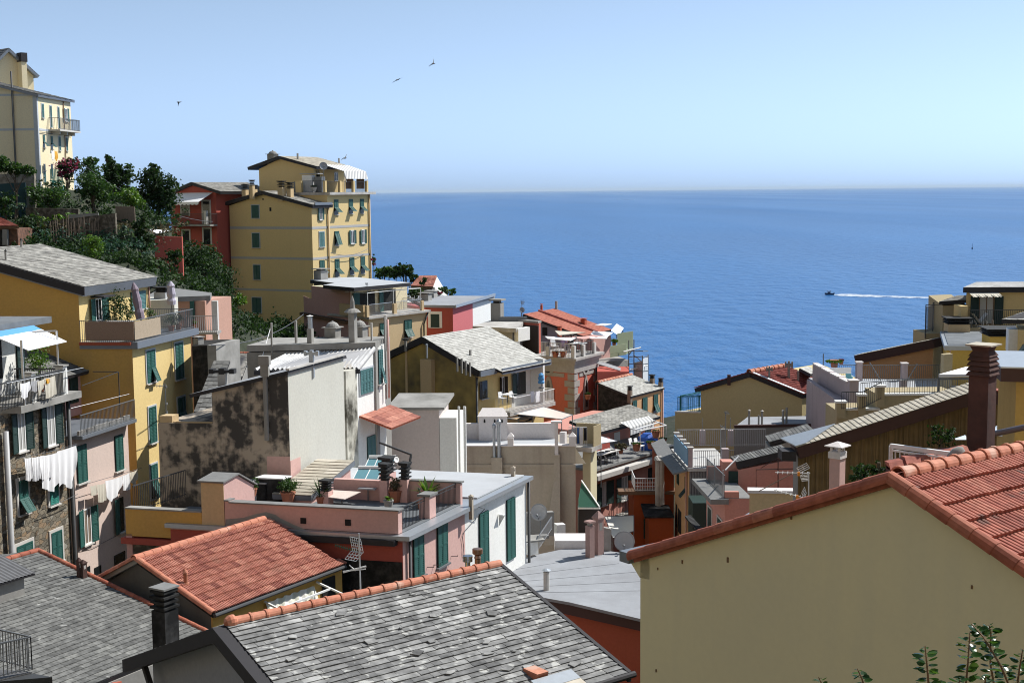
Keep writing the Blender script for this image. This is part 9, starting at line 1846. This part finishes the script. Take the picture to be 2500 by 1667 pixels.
# --- antennas, dishes, wires
def yagi(mb,a,b,n,w,side,r=.008):
    mb.tube([a,b],r*1.3,5)
    for i in range(n): p = lerp(a,b,(i + .5) / n); mb.tube([p - side*w / 2,p + side*w / 2],r,4)
def gridpanel(mb,o,a,b,na,nb,r=.008):
    for i in range(na + 1): mb.tube([o + a*(i / na),o + a*(i / na) + b],r,4)
    for i in range(nb + 1): mb.tube([o + b*(i / nb),o + b*(i / nb) + a],r,4)
Ya = 33; b = K(21,2132,712,Ya); o = root('tv_antenna','big grid television antenna on a mast in front of the deep red wall','antenna',b - ZU*.8); mb = MB(); mb.tube([b - ZU*.8,K(21,2115,225,Ya)],.02); mb.build('mast','aluminium',o)
mb = MB(); P_ = lambda x,y,d=0: K(21,x,y,Ya + d); gridpanel(mb,P_(2035,255,.1),P_(2130,275,.1) - P_(2035,255,.1),P_(2060,380,0) - P_(2035,255,.1),5,5); gridpanel(mb,P_(2045,385),P_(2145,405) - P_(2045,385),P_(1990,455,.1) - P_(2045,385),4,3); mb.build('reflector','aluminium',o,recalc=False)
mb = MB(); yagi(mb,P_(1900,330,.3),P_(2110,390),12,.1,Ve((.1,.2,1)).normalized()); mb.build('director_boom','green_net',o,recalc=False); mb = MB(); mb.tube([P_(1975,575),P_(2180,520)],.02); mb.tube([P_(1972,565),P_(2178,545)],.014); mb.tube([P_(2030,508),P_(2085,560)],.014); mb.build('dipole','white_paint',o)
Yb = 43; b = K(19,1635,1030,Yb); o = root('tv_antenna','pair of white aerials with orange clips on one mast in front of the yellow cladding','antenna',b - ZU*.5); mb = MB(); mb.tube([b - ZU*.5,K(19,1635,700,Yb)],.022); mb.build('mast','aluminium',o); P_ = lambda x,y,d=0: K(19,x,y,Yb + d)
for (x0,y0,x1,y1),g,cl in (((1258,705,1650,712),((1500,655),(1610,600),(1535,710)),(1520,722)),((1245,900,1620,1000),((1555,935),(1588,870),(1575,1000)),(1505,985))):
    mb = MB(); yagi(mb,P_(x0,y0),P_(x1,y1),7,.1,Ve((.2,.6,.7)).normalized(),.011); mb.build('boom','white_paint',o,recalc=False); mb = MB(); gridpanel(mb,P_(*g[0]),P_(*g[1]) - P_(*g[0]),P_(*g[2],.15) - P_(*g[0]),2,3,.01); gridpanel(mb,P_(g[2][0],g[2][1] + 25),P_(g[1][0] + 10,g[1][1] + 130 if y0 < 800 else g[1][1] + 100) - P_(g[2][0],g[2][1] + 25),P_(g[2][0] + 20,g[2][1] + 90,.1) - P_(g[2][0],g[2][1] + 25),1,4,.009); mb.build('reflector','white_paint',o,recalc=False); mb = MB(); p_ = P_(*cl); mb.box(p_ - Ve((.04,.04,.06)),Ve((.08,0,0)),Ve((0,.08,0)),ZU*.12); mb.build('clip','orange_plastic',o)
mb = MB(); mb.tube([P_(1450,715),P_(1075,915)],.016); mb.build('brace','wood_grey',o)
def mast(label,c,x,yb_,yt,Y,arms=(),r=.02,name='antenna'):
    b = K(c,x,yb_,Y); o = root(name,label,'antenna',b); mb = MB(); mb.tube([b,wz(b,zof(b,c,x,yt))],r,5); mb.build('mast','iron_grey',o)
    if arms:
        mb = MB()
        for (x0,y0,x1,y1,n,w) in arms: yagi(mb,K(c,x0,y0,Y),K(c,x1,y1,Y),n,w,ZU.cross(Ve((1,.2,0))).normalized() + ZU*.4,.014)
        mb.build('boom','iron_grey',o,recalc=False)
mast('thin antenna mast with a side arm in front of the lit ochre facade',8,362,830,535,63,((270,548,372,560,4,.25),(355,700,375,700,2,.2),(355,772,375,772,2,.2)),.025)
mast('aerial on the white flat roof terrace below the tall yellow house',10,828,440,210,112,((805,222,835,228,4,.5),),.03); mast('aerial with small arms on the beige flat terrace wall, right of the street',17,710,1360,870,83,((700,885,750,880,4,.4),(650,1030,720,1060,3,.4),(690,1160,720,1165,2,.4)),.03)
mast('tall thin pole on the railing by the seaside yellow gable',17,447,1100,945,86); mast('short thin pole by the seaside yellow gable',17,768,1090,940,86); mast('thin grey pole on the red roof terrace against the sea',17,1833,350,205,97,(),.04); mast('tripod aerial in front of the little pink street house',12,150,290,60,126,((135,75,178,70,4,.6),(140,95,172,92,3,.6)),.03)
dish('round pale dish left of the red roof, against the sea',K(12,145,280,125.5),K(12,148,160,125.5),.26,Ve((.4,-1,.2))); dish('translucent grey dish on a wall arm by the beige buttress',K(13,1385,1480,64),K(13,1370,1245,64),.42,Ve((-.3,-1,.25)))
dish('small white dish behind the pink terrace chimneys',K(16,590,230,56),K(16,585,195,56),.13,Ve((.6,-.6,.3)),'white_paint',arm=False)
line_thing('overhead wire running down the hillside to the red house',sag(K(2,960,40,118),K(3,590,770,144),1.2),'wire','wire',.03); line_thing('overhead wire crossing below the tall yellow house',sag(K(9,60,715,72),K(9,945,420,100),.6),'wire','wire',.025)
line_thing('wash line rails in front of the pink terrace house and shed',[K(5,850,1060,64.2),K(5,1545,890,68.4)],'clothes_line','line',.009,'aluminium'); line_thing('white guy rods beside the corrugated roof',[K(9,640,510,66.5),K(9,535,880,64)],'guy_rod','rod',.02,'white_paint'); line_thing('black cable drooping down the corner between pink and white walls',[F2p.at(16,1350,690) + F2p.n*.3,F2p.at(16,1510,740) + F2p.n*.3,F2p.at(16,1500,810) + F2p.n*.08,F2p.at(16,1340,1000) + F2p.n*.05,F2p.at(16,1320,1060) + F2p.n*.05,F2p.at(16,1335,1180) + F2p.n*.05,F2p.at(16,1322,1300) + F2p.n*.05],'cable','cable',.014)
# --- street bits: green netting stair, barrier
o = root('netted_stair','green netted stair rail beside the foot of the beige wall','stair',K(14,300,1010,76)); mb = MB(); mb.prism([K(14,235,770,79),K(14,400,1010,75),K(14,205,1010,76),K(14,205,930,77)],Ve((0,.06,0))); mb.build('netting','green_net',o); mb = MB(); mb.bar(K(14,235,755,79),K(14,405,1005,75),.06); mb.bar(K(14,205,1020,76),K(14,410,1020,75),.08); mb.build('rail','white_paint',o); mb = MB(); mb.box(K(14,205,1030,77),Ve((1.3,0,0)),Ve((0,1,0)),-ZU*2.6); mb.build('landing','iron',o)
# --- birds
def bird(label,c,pts,Y,body):
    P_ = [K(c,x,y,Y + d) for x,y,d in pts]; o = root('seagull',label,'bird',P_[len(P_) // 2],'gulls over the village'); m_ = len(P_) // 2; mb = MB(); ax = Ve((.5,.8,.05)).normalized(); mb.lathe(P_[m_] - ax*body / 2,[(.02*body,0),(.1*body,body*.2),(.13*body,body*.5),(.09*body,body*.75),(.03*body,body)],8,ax); mb.build('body','bird',o)
    for half in (P_[:m_ + 1][::-1],P_[m_:]):
        mb = MB(); L = len(half) - 1; a = [p + ax*body*.18*(1 - i / (L + .3)) for i,p in enumerate(half)]; b_ = [p - ax*body*.18*(1 - i / (L + .3)) for i,p in enumerate(half)]; mb.grid([a,b_]); mb.grid([[p - ZU*.03 for p in a],[p - ZU*.03 for p in b_]]); mb.build('wing','bird',o,recalc=False)
bird('gull with raised right wing, alone in the left sky',1,[(1948,715,0),(1950,690,0),(1955,672,0),(1970,668,1),(1990,660,2)],110,.45); CR[30] = (940,130,16.8)
bird('gliding gull with level wings in the middle sky',30,[(300,1210,0),(390,1155,0),(510,1100,0),(610,1040,0),(740,1015,0)],150,.5); bird('gull with one wing straight up, highest in the sky',30,[(1795,545,0),(1880,480,0),(1985,435,0),(1985,350,1),(1992,235,2)],120,.5)
bird('gull just above the roof of the tall yellow house',3,[(1915,130,0),(1938,116,0),(1958,112,0),(1966,95,.5),(1976,70,1)],130,.55)
# --- boat and spar buoy on the sea
b = Zp(0,2025,719.5,0); k = b.y / FPX; o = root('motorboat','small dark motorboat with a canopy speeding left ahead of its white wake','boat',b); hd = Ve((-1,.12,0)).normalized(); sd_ = Ve((.12,1,0)).normalized(); L = 23*k
mb = MB(); secs = [(-.5,.95,.0,.75),(-.2,1.0,-.02,.8),(.15,.9,0,.9),(.38,.5,.12,1.05),(.5,.04,.5,1.2)]
rings = []
for t,w,z0,z1 in secs: c_ = b + hd*L*t; rings.append([c_ - sd_*w + ZU*z1,c_ - sd_*w*.7 + ZU*z0,c_ + ZU*(z0 - .15),c_ + sd_*w*.7 + ZU*z0,c_ + sd_*w + ZU*z1])
mb.grid(rings); mb.poly(rings[0]); mb.build('hull','navy',o,recalc=False); mb = MB(); mb.grid([[r[0] - ZU*.12,r[4] - ZU*.12] for r in rings]); mb.build('deck','dish_grey',o,recalc=False)
mb = MB(); c_ = b + hd*L*.02; mb.box(c_ - hd*.5 - sd_*.5 + ZU*.7,hd*1.1,sd_*1.0,ZU*1.0); mb.prism([c_ + hd*.6 - sd_*.5 + ZU*.7,c_ + hd*1.0 - sd_*.5 + ZU*.7,c_ + hd*.6 - sd_*.5 + ZU*1.6],sd_*1.0); mb.build('console','navy',o); mb = MB(); mb.box(c_ - hd*1.1 - sd_*.7 + ZU*2.3,hd*2.6,sd_*1.4,ZU*.1)
for s in (-.6,.6):
    for t in (-.7,.9): mb.bar(c_ + hd*t + sd_*s + ZU*.7,c_ + hd*t + sd_*s + ZU*2.32,.07)
mb.build('canopy','iron_grey',o); mb = MB(); mb.box(b - hd*L*.52 - sd_*.25 + ZU*.1,hd*.5,sd_*.5,ZU*1.1); mb.build('outboard_motor','black_cloth',o)
b = Zp(0,2373.6,608,0); o = root('spar_buoy','dark spar buoy standing far out on the sea at the right','buoy',b); h_ = zof(b,0,2373.6,594); mb = MB(); mb.tube([b + ZU*h_*.15,b + ZU*h_],.2,6,.08); mb.build('pole','navy',o); mb = MB(); mb.lathe(b,[(.5,-.3),(.75,h_*.1),(.6,h_*.24),(.2,h_*.26)],10); mb.build('float','navy',o)
# --- leafy shoots in the near corner
Yn = 6.4; b = K(24,1700,1700,Yn); SHB = root('leafy_shrub','leafy shrub whose upright shoots rise into the bottom right corner, close by','shrub',b)
def shoot(pts,leaf,n,Y):
    leaf *= 1.3; n = int(n*1.45); P_ = [K(24,x,y,Y + d) for x,y,d in pts]; mb = MB(); mb.tube(P_,.006,6,.0025); st = mb.build('shoot','wood_brown',SHB); mb = MB()
    L = len(P_) - 1
    for i in range(n):
        t = (i + R(.1,.9)) / n; j = min(int(t*L),L - 1); p = lerp(P_[j],P_[j + 1],t*L - j); sgn = 1 if i % 2 else -1; s = leaf*(R(.8,1.15) if t < .85 else R(.35,.6))
        d = Ve((sgn*R(.7,1),R(-.7,.7),R(-.25,.5))).normalized(); nrm = d.cross(Ve((R(-.4,.4),1,R(-.6,.6)))).normalized(); w = nrm.cross(d).normalized(); q0 = p + d*s*.15
        mb.va = R(.1,.9); pr = [(0,0),(.2,.36),(.48,.46),(.78,.32),(1,0)]; cup = nrm*s*.12; mid = [q0 + d*s*t_ - cup*math.sin(t_*3.14) for t_,_ in pr]
        for sg in (-1,1): mb.grid([mid,[q0 + d*s*t_ + w*s*w_*.9*sg + cup*w_*.6 for t_,w_ in pr]])
        mb.tube([p,q0],.0012,4)
    mb.build('leaves','leaf_near',st,recalc=False,smooth=True)
shoot([(1445,1120,0),(1425,900,0),(1405,690,0)],.042,15,Yn); shoot([(1790,1120,0),(1815,850,0),(1835,560,.05)],.042,22,Yn + .3); shoot([(2230,1120,.1),(2130,880,.1),(1960,600,.2),(1850,480,.3)],.040,30,Yn); shoot([(2075,1120,0),(2030,860,0),(2035,560,0),(2015,490,0)],.042,24,Yn + .5); shoot([(2280,1120,.2),(2310,900,.2),(2340,720,.2)],.036,16,Yn + .2); shoot([(840,1130,0),(800,1000,0),(755,905,0)],.034,9,Yn + .6); shoot([(440,1130,0),(415,1050,0),(385,985,0)],.03,6,Yn + .8); shoot([(1700,1130,.2),(1740,1010,.2)],.036,10,Yn - .2); shoot([(1960,1130,.1),(1990,980,.1)],.036,8,Yn + .1); shoot([(1480,1130,.1),(1530,1040,.1)],.036,6,Yn)
# --- cables along the facades
fa = Fac(K(3,1780,600,147.3),U(.5)); line_thing('thin cable looped across the sunny side of the tall yellow house',sag(fa.at(3,1800,1090) + fa.n*.15,fa.at(3,2190,1045) + fa.n*.15,.5),'cable','cable',.03)
fa = Fac(K(1,396,590,125),U(.06)); line_thing('dark cable under the balcony of the tall pale house',[fa.at(1,x,y) + fa.n*.1 for x,y in ((428,1000),(470,1005),(520,1018),(600,1012),(700,1030),(775,1042))],'cable','cable',.03)
line_thing('low cable across the sunny ochre wall',[F_och.at(8,x,y) + F_och.n*.05 for x,y in ((110,1085),(215,1045))],'cable','cable',.012); line_thing('thin cable down the middle of the sunny ochre wall',[F_och.at(8,x,y) + F_och.n*.05 for x,y in ((400,175),(392,420),(385,500))],'cable','cable',.01)
line_thing('wire bracket line between the stone house and the pale pink house',sag(FS.at(6,400,770) + FS.n*.4,FS.at(6,745,630) + FS.n*.4,.05),'clothes_line','line',.014)
line_thing('cable running along the foot of the pale pink house',[FP.at(6,x,y) + FP.n*.06 for x,y in ((840,1230),(980,1200),(1200,1090),(1330,1020))],'cable','cable',.012)
for lab,x,y in (('iron hook left of the lower right window of the pink house',935,1400),('iron hook between the two windows of the pink house',1010,1375),('iron hook right of the second window of the pink house',1205,1280)):
    p = F2p.at(16,x,y); mb = MB(); mb.tube([p,p + F2p.n*.3 + ZU*.03,p + F2p.n*.3 + ZU*.1],.015,5); tag(mb.build('wall_hook','iron'),lab,'hook')
# ================================================================ sea air
mb = MB(); mb.box(Ve((-140000,-200,-8)),Ve((280000,0,0)),Ve((0,125000,0)),ZU*160); struct(mb.build('haze','haze_air',org=Ve((0,0,0))),'stuff')
